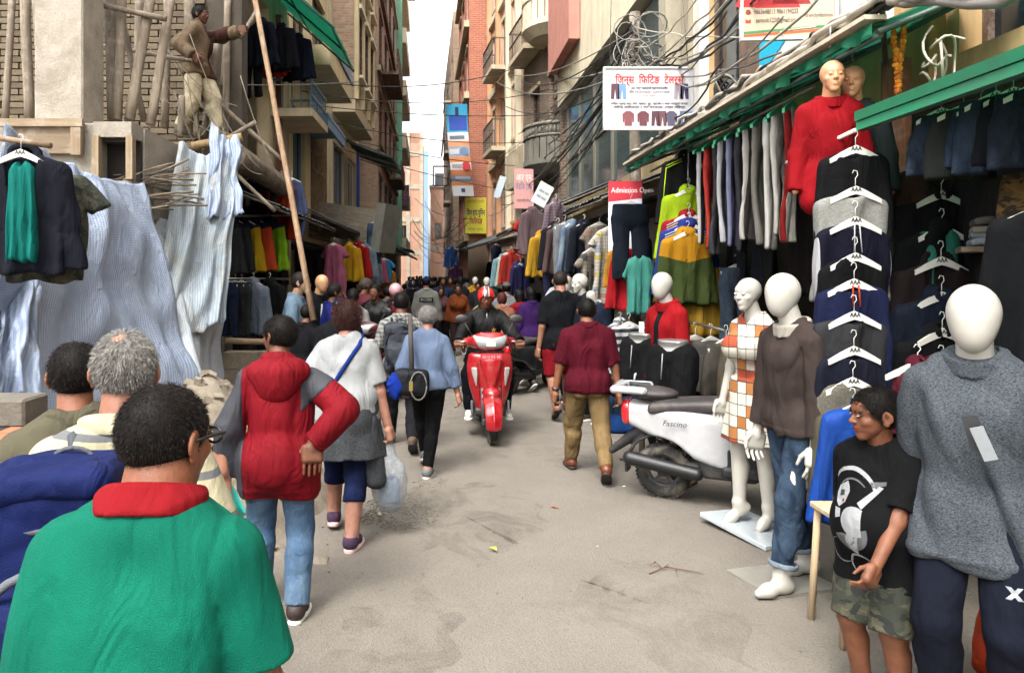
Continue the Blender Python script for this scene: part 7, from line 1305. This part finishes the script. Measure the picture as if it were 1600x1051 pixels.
P = Person('person', 'black haired man half hidden beyond the grey haired man', 'person', px_loc(117, 2.38), 25, 1.555, '#a06a4e', h=.009, seed=7); P.body(); P.top(fab('#6a6552'), .9, .016, collar=(.014, .4)); P.bottom(fab('#2c2c30'), 1.97); P.shoes(plain('#2a2522', .6)); P.hair(hairm('#0b0908', '#191412'), 'short', .045, 9000, .009, .004, smat=hairm('#0d0a09', '#241c18'))
P = Person('person', 'man in a red hooded jacket and jeans with one hand on his hip', 'person', px_loc(436, 3.85), 4, 1.565, '#7d4f38', h=.0085, seed=9, sw=.96, girth=.97, pose=dict(hands={1: (.118, -.075, .575), -1: (-.185, .02, .47)}, elbow={1: (1, -.25, .1), -1: (-.5, -.6, 0)}, hyaw=52, feet={1: (.065, -.05, 0, 0), -1: (-.075, .06, 0, 0)})); P.body(hd={1: (.02, -.25, -1)}, pn={1: (-.25, 1, 0)}, curl={1: (6, 10)}, thumb={1: (-1, 0, 0)}); RJ = fab('#8c1220', weave=260, rough=.75, crease=.6); P.top(RJ, 1.93, .022, -.115, .018, 'rain_jacket', collar=(.030, .2), hood=RJ, freq=12); P.bottom(denim('#4d6f96', '#8fabc6'), 1.97, .016, .0, .013, 'jeans', cuff=.010); P.shoes(plain('#2a1c18', .6)); P.hair(hairm('#0a0807', '#171210'), 'short', .045, 9000, .010, .006, smat=hairm('#0c0908', '#221a16'), nape=-.5); P.eyes()
tf = P.top_fn; G3 = fab('#4c4d54', rough=.6); Jp = P.J
P.add('grey_sleeve_panel', lambda p: smax(smax(tf(p) - .004, -(-P.q(p)[..., 0] - .115 - (P.q(p)[..., 2] - .25) * .02), .006), -1.0 - P.q(p)[..., 1], .01), np.min([Jp['sh', -1], Jp['wr', -1]], 0) - .2, np.max([Jp['sh', -1], Jp['wr', -1]], 0) + .2, G3)
P.add('grey_shoulder_panel', lambda p: smax(smax(tf(p) - .004, -(P.q(p)[..., 0] - .075), .006), -(P.q(p)[..., 2] - .175 - (P.q(p)[..., 0] - .1) * 1.0), .006), Jp['sh', 1] - .22, Jp['sh', 1] + .22, G3); P.add('dark_lining', lambda p: smax(smax(np.abs(rcone(P.q(p), (0, -.012, .30), (0, .0, .345), .052, .05)) - .006, -(P.q(p)[..., 2] - .30), .004), P.q(p)[..., 2] - .335, .004) * P.H, P.J['neck'] - .2, P.J['neck'] + .2, fab('#17171c'), .008)
W_ = Person('person', 'woman in a white t-shirt with a grey sweater tied round her waist', 'person', px_loc(541, 4.95), -3, 1.605, '#b98570', h=.010, girth=1.17, belly=.2, fem=1, seed=12, sw=1.02, pose=dict(hands={1: (.185, .0, .43), -1: (-.15, .10, .55)}, feet={1: (.045, -.13, 0, 0), -1: (-.075, .12, .015, -14)})); W_.body(curl={1: (45, 60)}); t = W_.top(fab('#b9bcbd', weave=500, crease=.4), .78, .015, -.02, .016, 't_shirt'); W_.bottom(denim('#131c40', '#25356a', .3), 1.42, .012, .05, .009, 'capri_trousers'); W_.shoes(heather('#3a4a66', '#7a4a62', 60), '#c9a9a6', .016); W_.hair(hairm('#1c0e0c', '#40221c'), 'bob', .07, 5000, .03, .03, nape=-.42, smat=hairm('#231210', '#54302a'))
W_.skirt(heather('#2e3033', '#5d6064', 100), .075, -.17, .20, .012, 'tied_sweater', .02); MB().tube([W_.surf(-.085 + .15 * k / 12, .055 + .235 * k / 12) for k in range(13)] + [W_.tl(.068, -.02, .325), W_.tl(.06, .03, .325)], .015, 6).build('bag_strap', fab('#1d3a8a'), W_.root); W_.add('sweater_sleeve', lambda p: rcone(W_.q(p), (.10, -.04, -.02), (.13, -.02, -.26), .035, .045) * W_.H + wrinkle(p, 3, 20) * .008, W_.tl(.12, -.03, -.15) - .35, W_.tl(.12, -.03, -.15) + .3, heather('#2e3033', '#5d6064', 100))
hand = W_.J['wr', 1]; wp = Matrix.Translation(W_.root.location) @ Matrix.Rotation(W_.root.rotation_euler.z, 4, 'Z') @ Vector(hand)
@memo
def film(c='#8f969b', a_=.5):
    a = N('plastic_film'); a.color(srgb(c)); a.rough(.25); a.b.inputs['Alpha'].default_value = a_; a.bump(a.noise(a.coord(scale=(1, 1, .4)), 18, 4, .6, 1.5), .9, .03); return a.m
o = thing('carrier_bag', 'thin white plastic carrier bag with blue print hanging from the hand', 'bag', wp + Vector((.01, 0, -.08))); sdf_obj('film', lambda p: smin(smax(ell(p, (0, 0, -.30), (.12, .07, .20)), p[..., 2] + .12, .03), rcone(p, (0, 0, .0), (0, 0, -.2), .015, .06), .05) + wrinkle(p, 4, 24, .5) * .018, (-.2, -.15, -.55), (.2, .15, .05), .011, film(), o); sdf_obj('contents', lambda p: smin(rbox(p, (0, 0, -.38), (.07, .04, .06), .02), ell(p, (.02, 0, -.30), (.05, .03, .05)), .02), (-.12, -.1, -.5), (.12, .1, -.2), .011, fab('#5d7aa8'), o)
P = Person('person', 'grey haired woman in a pale blue top and black trousers with a shoulder bag', 'person', px_loc(668, 6.6), -4, 1.50, '#b5836e', h=.012, girth=1.08, fem=1, seed=15, sw=1.0, pose=dict(hands={1: (.185, .0, .45), -1: (-.15, .05, .5)}, elbow={1: (.5, -.8, 0)}, feet={1: (.01, -.12, 0, 0), -1: (-.03, .16, .03, -20)})); P.body(curl={1: (30, 40)}); P.top(fab('#7688a6', weave=400), 1.72, .017, -.015, .012, 'long_sleeved_top'); P.bottom(fab('#101113'), 1.95, .006, .05, .008); P.shoes(plain('#55575a', .7), '#b5b0a6', .014); P.hair(hairm('#4a4745', '#8d8a86'), 'short', .05, 5000, .012, .02, smat=hairm('#66635f', '#b0aca6'), nape=-.40)
bg = sdf_obj('shoulder_bag', lambda p: rbox(p, (0, 0, 0), (.15, .075, .11), .05) + wrinkle(p, 5, 20, 1) * .008, (-.2, -.13, -.16), (.2, .13, .16), .012, fab('#181b22', rough=.6), None, P.root.location + Vector((-.13, -.24, .83))); tag(bg, 'black shoulder bag on the hip of the grey haired woman', 'bag'); bar((-.0, .0, .1), (-.02, .10, .58), .022, 'strap', fab('#6a625e'), bg, 6); MB().tube([(.06 + .07 * math.cos(t), -.085, -.02 + .12 * math.sin(t)) for t in np.linspace(0, 6.28, 17)], .007, 6).build('handle_loop', fab('#8d8a84'), bg); MB().box(-.02, .012, -.09, -.078, -.06, .02).build('clasp', plain('#a58a3a', .3, .6), bg); sdf_obj('blue_cloth', lambda p: ell(p, (-.14, -.05, -.03), (.06, .05, .11)) + wrinkle(p, 3, 40, 1) * .02, (-.25, -.15, -.2), (-.02, .05, .12), .012, fab('#1d3fb0'), bg)
P = Person('person', 'man in a checked shirt wearing a slate grey backpack', 'person', px_loc(627, 7.5), 3, 1.605, '#7a4f38', h=.013, seed=17, pose=dict(WALK_L, hands={-1: (-.17, .03, .47)})); P.body(); P.top(checks('#a3a39c', '#3c3d40', 24, .4), .85, .016, -.05, .011, 'checked_shirt', collar=(.016, .5)); P.bottom(fab('#26272c'), 1.96); P.shoes(plain('#4a3a2c', .7), '#2a2622'); P.hair(hairm('#0b0908'), 'short', .045, 2500, .015, .005, nape=-.48); backpack(P, fab('#3f434d', rough=.6), fab('#2a2c33'), .20, .30, .11, .125, 0, 1.0, -.07)
# ---- red scooter and rider
SX, SY = xat(765, 7.69), 8.33; RP = plain('#8c0c16', .22, 0, .08, 0, 20, .5, 1.0, dirt='#8a7a70', dirt_amt=.22, dirt_scale=6); scooter('red scooter coming towards the camera with its rider', (SX, SY, 0), 182, RP, .0095, plate='0513 KE 90', name='red_scooter')
P = Person('person', 'rider in a black track jacket and red helmet on the red scooter', 'person', (SX, SY + .20, .0), 182, 1.63, '#8a5a42', h=.0105, seed=21, sw=1.02, girth=.98, pose=dict(drop=-.0, lean=9, py=0, hpitch=-9, feet={1: (.125, .20, .115, 0), -1: (-.125, .20, .115, 0)}, hands={1: (.205, .305, .625), -1: (-.205, .305, .625)}, elbow={1: (1, -.4, -.5), -1: (-1, -.4, -.5)}, knee={1: (.5, 1, .3), -1: (-.5, 1, .3)})); P.body(pn={1: (0, 0, -1), -1: (0, 0, -1)}, hd={1: (0, 1, -.3), -1: (0, 1, -.3)}, curl={1: (60, 70), -1: (60, 70)}, thumb={1: (-1, 0, 0), -1: (1, 0, 0)}, stubble=.1)
t = P.top(fab('#121214', rough=.6), 1.95, .022, -.04, .016, 'track_jacket', collar=(.022, .2)); P.bottom(fab('#141720'), 1.96, .014, .04); P.shoes(plain('#c5c2ba', .6)); P.hair(hairm('#0b0908'), 'short', .03); P.eyes(); hm = P.helmet(plain('#a5201c', .15, 0, .06, 0, 20, .5, 1.0)); P.add('helmet_stripe', lambda p: smax(smax(ell(P.hq(p), (0, -.06, .12), (.468, .538, .508)), np.abs(P.hq(p)[..., 0]) - .10, .01), .12 - P.hq(p)[..., 2], .02) * P.hu, P.J['head'] - P.hu, P.J['head'] + P.hu, plain('#3a3636', .2, coat=1.0), .009, hm); P.add('helmet_stripe', lambda p: smax(smax(ell(P.hq(p), (0, -.06, .12), (.474, .543, .513)), np.abs(np.abs(P.hq(p)[..., 0]) - .105) - .025, .008), .16 - P.hq(p)[..., 2], .02) * P.hu, P.J['head'] - P.hu, P.J['head'] + P.hu, plain('#c9c2bc', .2, coat=1.0), .007, hm)
for sd in (-1, 1):
    s0, e0, w0 = P.J['sh', sd], P.J['el', sd], P.J['wr', sd]
    for k in (-1, 0, 1):
        up = np.array([0, .016 * k, .064]); bar(P.tl(sd * .055, .014 * k, .338), s0 + up + np.array([0, 0, .004]), .006, 'gold_stripe', fab('#b59a5e'), t, 5); bar(s0 + up * np.array([1, 1, .9]), e0 + np.array([sd * .045, .016 * k, .03]), .006, 'gold_stripe', fab('#b59a5e'), t, 5)
    c0 = w0 * .82 + e0 * .18
    for k in range(3): bar(c0 + np.array([-.04 + .03 * k, 0, .045]), c0 + np.array([-.04 + .03 * k, .0, -.02]), .006, 'cuff_mark', fab('#b59a5e'), t, 5)
em = text_mesh('\u2605', .075, .0004); P.print_on(em, plain('#b08a3c', .5), t, t, P.tl(-.05, 0, .17), float(P.tl(0, 0, .17)[2]), (0, 1, 0), 'chest_emblem', .004); bar(P.tl(0, .095, .31), P.tl(0, .118, .25), .004, 'zip', plain('#9a9a9a', .3, .8), t, 5)
# ---- two men walking away on the right
P = Person('person', 'tall man in a black t-shirt, red shorts and sandals walking away', 'person', px_loc(877, 9.2), 2, 1.84, '#a8765c', h=.013, seed=23, sw=.98, girth=.98, pose=dict(WALK_R, hands={-1: (-.155, .0, .45), 1: (.155, .06, .47)}, hyaw=-12)); P.body(stubble=.3); P.top(fab('#121418'), .85, .020, -.06, .010, 't_shirt'); P.bottom(fab('#8c1420'), .98, .034, .03, .012, 'shorts'); P.hair(hairm('#171310', '#3a302a'), 'short', .022, 2500, .008, nape=-.42)
for sd in (-1, 1): P.add('sandal', lambda p: smax(P.foot(p, sd, .009), ((p - P.J['an', sd].astype(f32)) @ P.__dict__['F%d' % sd].astype(f32))[..., 2] + .030 * P.H, .004), P.J['an', sd] - .3, P.J['an', sd] + .3, plain('#1c1815', .7), .011)
P = Person('person', 'man in a maroon shirt and khaki trousers walking away', 'person', px_loc(918, 6.45), -3, 1.575, '#9a664a', h=.0105, seed=25, sw=1.03, girth=1.0, pose=dict(WALK_L, hands={-1: (-.175, .04, .46), 1: (.17, .0, .46)}, hyaw=5, elbow={-1: (-.8, -.5, 0), 1: (.8, -.5, 0)})); P.body(curl={-1: (45, 60), 1: (35, 45)}); P.top(fab('#5c0f22', weave=450, crease=.7), .88, .020, -.045, .013, 'shirt', collar=(.018, .7)); P.bottom(fab('#9a8058', crease=.7), 1.97, .016, .02, .013); P.shoes(plain('#5a2c1a', .45), '#2a1d16'); P.hair(hairm('#0b0908', '#1a1512'), 'short', .045, 3500, .014, .005, nape=-.46); w = P.J['wr', -1]; e = P.J['el', -1]; d = unit(e - w); bar(w + d * .012, w + d * .034, .034, 'wristwatch', plain('#3a3a3c', .3, .5), P.root, 12); MB().box(-.02, .02, -.006, .006, -.05, .05).build('phone', plain('#17181a', .2), P.root, tuple(w - d * .09 + np.array([.03, .0, 0])), (R(20), 0, 0))
# ---- the boy
P = Person('person', 'boy in a black printed t-shirt and camouflage shorts looking across the lane', 'person', px_loc(1380, 3.0), 122, 1.29, '#8a583e', h=.0072, girth=1.05, belly=.15, seed=27, head=1.20, sw=.90, pose=dict(hands={-1: (-.07, .18, .50), 1: (.13, -.04, .46)}, elbow={-1: (-.5, -.9, -.2)}, hyaw=-34, hpitch=-2)); P.body(curl={-1: (28, 40)}); t = P.top(fab('#0f1012', weave=450), .80, .020, -.11, .010, 't_shirt'); P.bottom(camo(), 1.0, .030, .0, .012, 'shorts'); P.hair(hairm('#0a0807', '#16110f'), 'short', .035, 14000, .012, .0, smat=hairm('#0c0908', '#1e1714'), front=.24, nape=-.38, swid=.8); P.eyes(); P.shoes(plain('#2a2a2c', .6))
def blob(pts): bm = bmesh.new(); bm.faces.new([bm.verts.new((x, y, 0)) for x, y in pts]); me = bpy.data.meshes.new('print'); bmesh.ops.triangulate(bm, faces=bm.faces); bm.to_mesh(me); bm.free(); return me
def arcs(cx, cy, r0, r1, a0, a1, w0, w1, n=14):
    o_, i_ = [], []
    for k in range(n + 1): t_ = k / n; a = R(a0 + (a1 - a0) * t_); r = r0 + (r1 - r0) * t_; w = (w0 + (w1 - w0) * t_) * math.sin(math.pi * min(max(t_, .06), .94)) ** .5; o_.append((cx + (r + w) * math.cos(a), cy + (r + w) * math.sin(a))); i_.append((cx + (r - w) * math.cos(a), cy + (r - w) * math.sin(a)))
    return blob(o_ + i_[::-1])
cc = P.tl(.03, 0, .15); zc = float(cc[2]); dv = (.1, 1, 0); WI = fab('#b9bcbe'); GR = fab('#77797c')
for me_, mt in ((arcs(0, .04, .095, .10, 20, 175, .010, .006), WI), (arcs(.0, .03, .075, .06, 40, 150, .004, .004), GR), (blob([(-.055, .06), (-.02, .085), (.0, .05), (-.005, .01), (-.03, -.015), (-.05, .0), (-.062, .03)]), WI), (blob([(-.05, -.02), (-.02, -.02), (-.015, -.05), (-.04, -.06)]), WI), (arcs(.05, -.05, .05, .06, 60, 300, .006, .003), WI), (arcs(.02, -.10, .06, .08, 200, 380, .005, .003), GR), (arcs(.06, -.14, .05, .04, 80, 260, .006, .003), WI), (arcs(-.03, -.19, .05, .05, 100, 330, .005, .003), GR), (arcs(.05, -.23, .04, .05, 20, 230, .006, .003), WI), (blob([(.05, .02), (.10, .09), (.115, .085), (.07, .0)]), WI), (blob([(.07, .10), (.12, .11), (.12, .095), (.08, .08)]), GR)): P.print_on(me_, mt, t, t, cc, zc - .02, dv, 'print')
P.print_on(blob([(-.045, .045), (-.025, .05), (-.02, .03), (-.04, .025)]), plain('#17171a', .8), t, t, cc, zc - .02, dv, 'print', .005); P.print_on(blob([(-.022, .02), (-.012, .018), (-.012, .008), (-.02, .008)]), fab('#a82c20'), t, t, cc, zc - .02, dv, 'print', .005)
# ---- the worker on the plank
P = Person('person', 'muddy worker in a brown jacket standing on the plank, reaching to a pole', 'person', (xat(308, 9.0), 9.0, zat(213, 9.0)), -105, 1.62, '#7a4e38', h=.013, seed=29, pose=dict(lean=1, drop=.015, twist=25, hyaw=-20, hands={1: (.14, .06, .56), -1: (-.16, .40, .83)}, elbow={-1: (-.5, -.2, -1)}, feet={1: (.10, -.08, 0, 0), -1: (-.08, .12, 0, 0)})); P.body(stubble=.3); P.top(plain('#4e3d29', .85, 0, .3, .4, 30, dirt='#7a6a50', dirt_amt=.5), 1.9, .024, -.06, .018, 'jacket', collar=(.02, .8)); P.add('inner_shirt', lambda p: smax(smax(P.top_fn(p) - .005, np.abs(P.q(p)[..., 0]) * 1.62 - .06, .01), -(P.q(p)[..., 1] - .02), .01), P.J['pel'] - .3, P.J['neck'] + .3, fab('#5a3a34')); P.bottom(plain('#a0957c', .9, 0, .25, .4, 24, dirt='#b9b09a', dirt_amt=.5), 1.9, .024, .03, .016); P.shoes(plain('#575047', .9), '#4a443c', .012, high=.03); P.hair(hairm('#12100e'), 'short', .05, 1500, .02, .01); P.eyes()
# ================================================================ people further down the lane
_pose = [dict(WALK_R), dict(WALK_L), {}, dict(WALK_R, hands={1: (.12, .14, .62)}), dict(hands={-1: (-.1, .16, .6)})]
def folk(px, ytop, Y, rz, lab, top, bot, hairc='#0b0908', style='short', sk='#80523c', fem=0, pose=0, sleeve=1.9, cap=None, helmet=None, pack=None, girth=1.0, kind='trousers', seed=0, eyes=False, hood=False):
    H_ = EYE + (VY - ytop) / FPX * Y - .01; h = min(.03, .0105 + Y * .0009); P = Person('person', lab, 'person', px_loc(px, Y), rz, H_, sk, h=h, fem=fem, girth=girth, seed=seed + int(px), pose=_pose[pose]); P.body(hands=Y < 12, coarse=True); o = P.top(top, sleeve, .018, -.05, .014, 'top', collar=(.016, .4) if not hood else None, hood=hood)
    if kind == 'skirt': P.skirt(bot, .05, -.42, .06, .008)
    else: P.bottom(bot, 1.96)
    P.shoes(plain('#2a2522', .6)); P.hair(hairm(hairc), style, .045, nz=.008 if style != 'scarf' else 0)
    if eyes: P.eyes()
    if cap: P.cap(cap)
    if helmet: P.helmet(helmet)
    if pack: backpack(P, pack, fab('#2a2c33'), .19, .27, .1, .12, 0, 1.0, -.07)
    return P
F = fab
folk(716, 441, 16.3, 178, 'woman in an orange brown sweater and dark trousers facing the camera', F('#7a3d1c'), F('#2b1c1a'), fem=1, eyes=True, sk='#8a5a40')
folk(690, 446, 17.5, 172, 'woman in a red plaid top beside the orange sweater woman', checks('#5a1c22', '#2a1a1e', 20, .4), F('#1a1718'), fem=1, style='long', eyes=True, sk='#93634a')
P = folk(666, 429, 15.2, 2, 'man in a grey sweatshirt with a black chest word block and blue cap', heather('#6f706c', '#96978f', 60), F('#2a2c33'), cap=F('#1d2a5a')); m = blob([(-.14, -.045), (.14, -.045), (.14, .045), (-.14, .045)]); t = next(c for c in P.root.children if c.name.startswith('top')); P.print_on(m, F('#17181a'), t, t, P.tl(0, 0, .19), float(P.tl(0, 0, .2)[2]), (0, -1, 0), 'back_patch', .018); P.print_on(text_mesh('MOON', .085, .0003, width=.22, bold=.002), F('#b9b9b4'), t, t, P.tl(0, 0, .19), float(P.tl(0, 0, .2)[2]), (0, -1, 0), 'lettering', .024)
folk(785, 453, 11.8, 5, 'woman with auburn hair in a peach top behind the rider', F('#a8745c'), F('#2a2426'), '#3a1a16', 'bob', fem=1, sk='#a8765c'); folk(791, 437, 13.0, -10, 'man in a grey cap and pale shirt behind the peach top woman', F('#8a8c90'), F('#2a2c33'), cap=F('#6a6462')); folk(813, 448, 12.0, 20, 'woman in a red jacket by the far stall', F('#8a1622'), F('#1c1a1e'), fem=1, style='long', hood=F('#8a1622')); folk(831, 444, 11.4, 15, 'woman with long black hair in a purple top by the far stall', F('#3a1c58'), F('#1c1a22'), fem=1, style='long'); folk(747, 438, 18.5, 175, 'man in a dark jacket just behind the orange sweater woman', F('#2a2a33'), F('#1c1c22'))
folk(516, 438, 9.3, -75, 'man in a bright blue shirt turned to the stalls', F('#1c2a78'), F('#2a2a30'), sleeve=.9, eyes=True, sk='#6d4632'); P = folk(531, 460, 7.4, 8, 'person in a navy cap and dark jacket just beyond the white t-shirt woman', F('#17181d'), F('#1c1d22'), cap=F('#181c34'), girth=1.1); P.add('cap_mark', lambda p: ell(P.hq(p), (-.12, -.50, .30), (.06, .04, .07)) * P.hu, P.J['head'] - P.hu, P.J['head'] + P.hu, F('#c8c8cc'), .008)
folk(551, 446, 9.9, 0, 'woman with black hair and a white top with red trim', F('#b5b2b0', '#8a2a2c', .9), F('#1c1c22'), fem=1, style='long', sleeve=.9); folk(566, 430, 11.2, -60, 'man in a dusty rose shirt near the red jackets', F('#7a3a44'), F('#2a2a30'), '#3a332d'); folk(577, 434, 12.0, 130, 'pale haired person in a light blue shirt by the stalls', F('#8fa3b8'), F('#3a3f4a'), '#8d8577'); folk(588, 440, 10.8, 165, 'man in a black leather jacket beside the motorbike', F('#121316', rough=.4), F('#1c1c22'), eyes=True); folk(606, 444, 12.6, 10, 'person in a pale olive top walking away', F('#6f7264'), F('#26272b')); folk(618, 440, 11.5, 5, 'person in a pink helmet with a crimson backpack', F('#2a2026'), F('#1c1c22'), helmet=plain('#b98a92', .3), pack=F('#7a1830')); folk(476, 470, 8.0, -30, 'dark haired man crouched by the stall counter holding the bamboo pole', F('#15161a'), F('#1c1c22'), pose=3)
folk(645, 437, 20, 0, 'man in a black jacket and dark helmet mid lane', F('#15171c'), F('#1c1c22'), helmet=plain('#1c1d22', .3)); folk(632, 441, 22, 8, 'man in a wine jacket farther down the lane', F('#4a1c26'), F('#1c1c22')); folk(730, 440, 22, 170, 'woman in a teal scarf farther down the lane', F('#2a5a5c'), F('#26222a'), '#1f4a50', 'scarf', fem=1); folk(680, 440, 24, 5, 'man in a white shirt farther down the lane', F('#a5a6a8'), F('#26272b'))
# distant pedestrians: a few built once, then copied
base = []
for i in range(5):
    P = Person('pedestrian', 'pedestrian in the distant crowd at the far end of the lane', 'person', (0, 0, -50), 0, 1.66, '#80523c', h=.03, fem=i % 2, seed=60 + i, pose=_pose[i % 3], group='distant crowd'); P.body(hands=False); P.top(F('#222222'), 1.9, .018, -.05, .014, 'top'); P.bottom(F('#222228'), 1.96); P.hair(hairm('#0b0908'), 'long' if i % 2 else 'short', .05); base.append(P.root)
rs = random.Random(5); CT = ['#17181c', '#22252c', '#5a1c22', '#2a3a5a', '#6a6a66', '#8f8f8c', '#3a2a2a', '#1c2a24', '#7a2a24', '#4a4a52', '#a59a86', '#26334a']; n = 0
for k in range(64):
    Y = 19 + 42 * (k / 63) ** 1.1; px = rs.uniform(606 + (Y - 19) * .9, 742 - (Y - 19) * 1.3); b_ = base[k % 5]; o = b_ if n < 5 and k < 5 else copy_tree(b_); n += 1
    o.location = (xat(px, Y), Y, 0); o.rotation_euler = (0, 0, R(rs.choice([0, 180]) + rs.uniform(-25, 25))); s_ = rs.uniform(.93, 1.06); o.scale = (s_, s_, s_)
    for ch in o.children:
        if ch.name.startswith('top'): ch.material_slots[0].material = F(rs.choice(CT))
        if ch.name.startswith('trousers'): ch.material_slots[0].material = F(rs.choice(CT[:4]))
# ---- parked two wheelers
scooter('white scooter parked among the mannequins, tail towards the lane', (2.31, 5.56, 0), -118, plain('#a2a3a6', .25, 0, .05, 0, 20, .5, 1.0, dirt='#8a8274', dirt_amt=.25, dirt_scale=5), .0095, name='white_scooter', script='Fascino', lean=4)
scooter('black and white scooter parked beyond the black t-shirt man', (xat(828, 11.4), 11.4, 0), -35, plain('#26272a', .25, 0, .05, coat=1.0), .016, name='dark_scooter', lean=5); scooter('dark motorbike parked among the people by the stalls', (xat(598, 10.2), 10.2, 0), 150, plain('#3a1216', .3, 0, .05, coat=1.0), .017, name='parked_motorbike'); scooter('scooter ridden away mid lane by the dark helmet man', (xat(647, 19.6), 19.6, 0), 0, plain('#2a2c33', .3, coat=1.0), .022, name='far_scooter')
# ================================================================ small things on the road
def ell_patch(px, py, rx, ry, n, size, mat, label, cat, name, seed):
    rs_ = random.Random(seed); m = MB(); Y0 = gy(py); X0 = xat(px, Y0)
    for i in range(n):
        a = rs_.random() * 6.28; r = rs_.random() ** .5; x, y = X0 + rx * r * math.cos(a), Y0 + ry * r * math.sin(a); s_ = size * rs_.uniform(.4, 1.2); M_ = Matrix.Translation((x, y, -.008)) @ Matrix.Rotation(rs_.random() * 6, 4, 'Z'); m.box(-s_, s_, -s_ * .6, s_ * .6, 0, .008 + s_ * .35, M=M_)
    return tag(m.build(name, mat), label, cat, kind='stuff')
ell_patch(625, 797, .32, .42, 520, .007, concrete('#7d766a', '#5d574d', 9), 'oval patch of coarse gravel set in the road', 'gravel', 'gravel_patch', 1); ell_patch(675, 752, .16, .18, 60, .008, concrete('#7d776b', '#5a544b', 9), 'small scatter of grit on the road', 'gravel', 'grit', 2); ell_patch(840, 798, .22, .25, 60, .006, concrete('#6d665b', '#544e45', 9), 'worn pit of exposed stones mid road', 'gravel', 'grit', 3); rs = random.Random(3); m = MB()
for i in range(260): x, y, s_ = rs.uniform(-1.6, 2.0), rs.uniform(2.8, 9.5), rs.uniform(.002, .006); m.box(-s_, s_, -s_, s_, 0, s_, M=Matrix.Translation((x, y, -.005)) @ Matrix.Rotation(rs.random() * 6, 4, 'Z'))
tag(m.build('pebbles', concrete('#6d675d', '#4a453d', 9)), 'tiny pebbles scattered over the road', 'pebbles', kind='stuff'); lf = thing('green_leaf', 'small yellow green leaf lying mid road', 'leaf', (xat(776, gy(864)), gy(864), .004), .5)
for k, a in enumerate((-12, 14)): m = MB(); m.grid(lambda u, v: ((u - .5) * .022 * math.sin(v * 3.1), v * .075, .006 + .012 * math.sin(v * 3) + .01 * abs(u - .5)), 4, 6); m.build('leaf_blade', plain('#8a9a3a', .6, var=.2), lf, (0, 0, 0), (0, 0, R(a)))
tw = thing('dry_twig', 'dry branched twig lying on the road before the mannequins', 'twig', (xat(1045, gy(895)), gy(895), .006)); TWM = wood('#5a3a34', '#3a2420')
for a, b_ in (((-.12, -.02, 0), (.0, .05, .012)), ((0, .05, .012), (.2, -.03, .004)), ((-.03, .03, .01), (-.05, .12, .02)), ((-.02, .04, .01), (.03, .10, .01)), ((.05, .03, .01), (.03, -.06, 0)), ((-.05, .10, .02), (-.09, .08, .01))): bar(a, b_, .004, 'twig_branch', TWM, tw, 5, r2=.002)
tag(MB().box(-.012, .012, -.008, .008, 0, .004).build('paper_scrap', plain('#c9c6c0', .7), None, (xat(975, gy(760)), gy(760), .003), (0, 0, .4)), 'tiny white paper scrap near the scooter wheel', 'litter')

rs = random.Random(21); LC = ['#b9b5aa', '#6a7f9a', '#8a5a3a', '#a59a80', '#7a3a34', '#5a6a4a', '#c9c6c0']
for i in range(46):
    sd = rs.choice((-1, 1)); Y = rs.uniform(4.2, 14); X = (1.75 + rs.random() ** 2 * .5) if sd > 0 else -(1.5 + rs.random() * .8); X = X * (1 if rs.random() < .75 else rs.uniform(.1, .8)); s_ = rs.uniform(.008, .03); m = MB(); ph = rs.random() * 6
    m.grid(lambda u, v: ((u - .5) * 2 * s_, (v - .5) * 1.4 * s_, .012 + s_ * .3 * math.sin(u * 4 + ph) * math.cos(v * 3)), 4, 4); o = m.build('litter_scrap', plain(rs.choice(LC), .8), None, (X, Y, -.004), (0, 0, ph)); tag(o, 'scrap of paper or plastic littering the road', 'litter', 'litter scraps on the road')
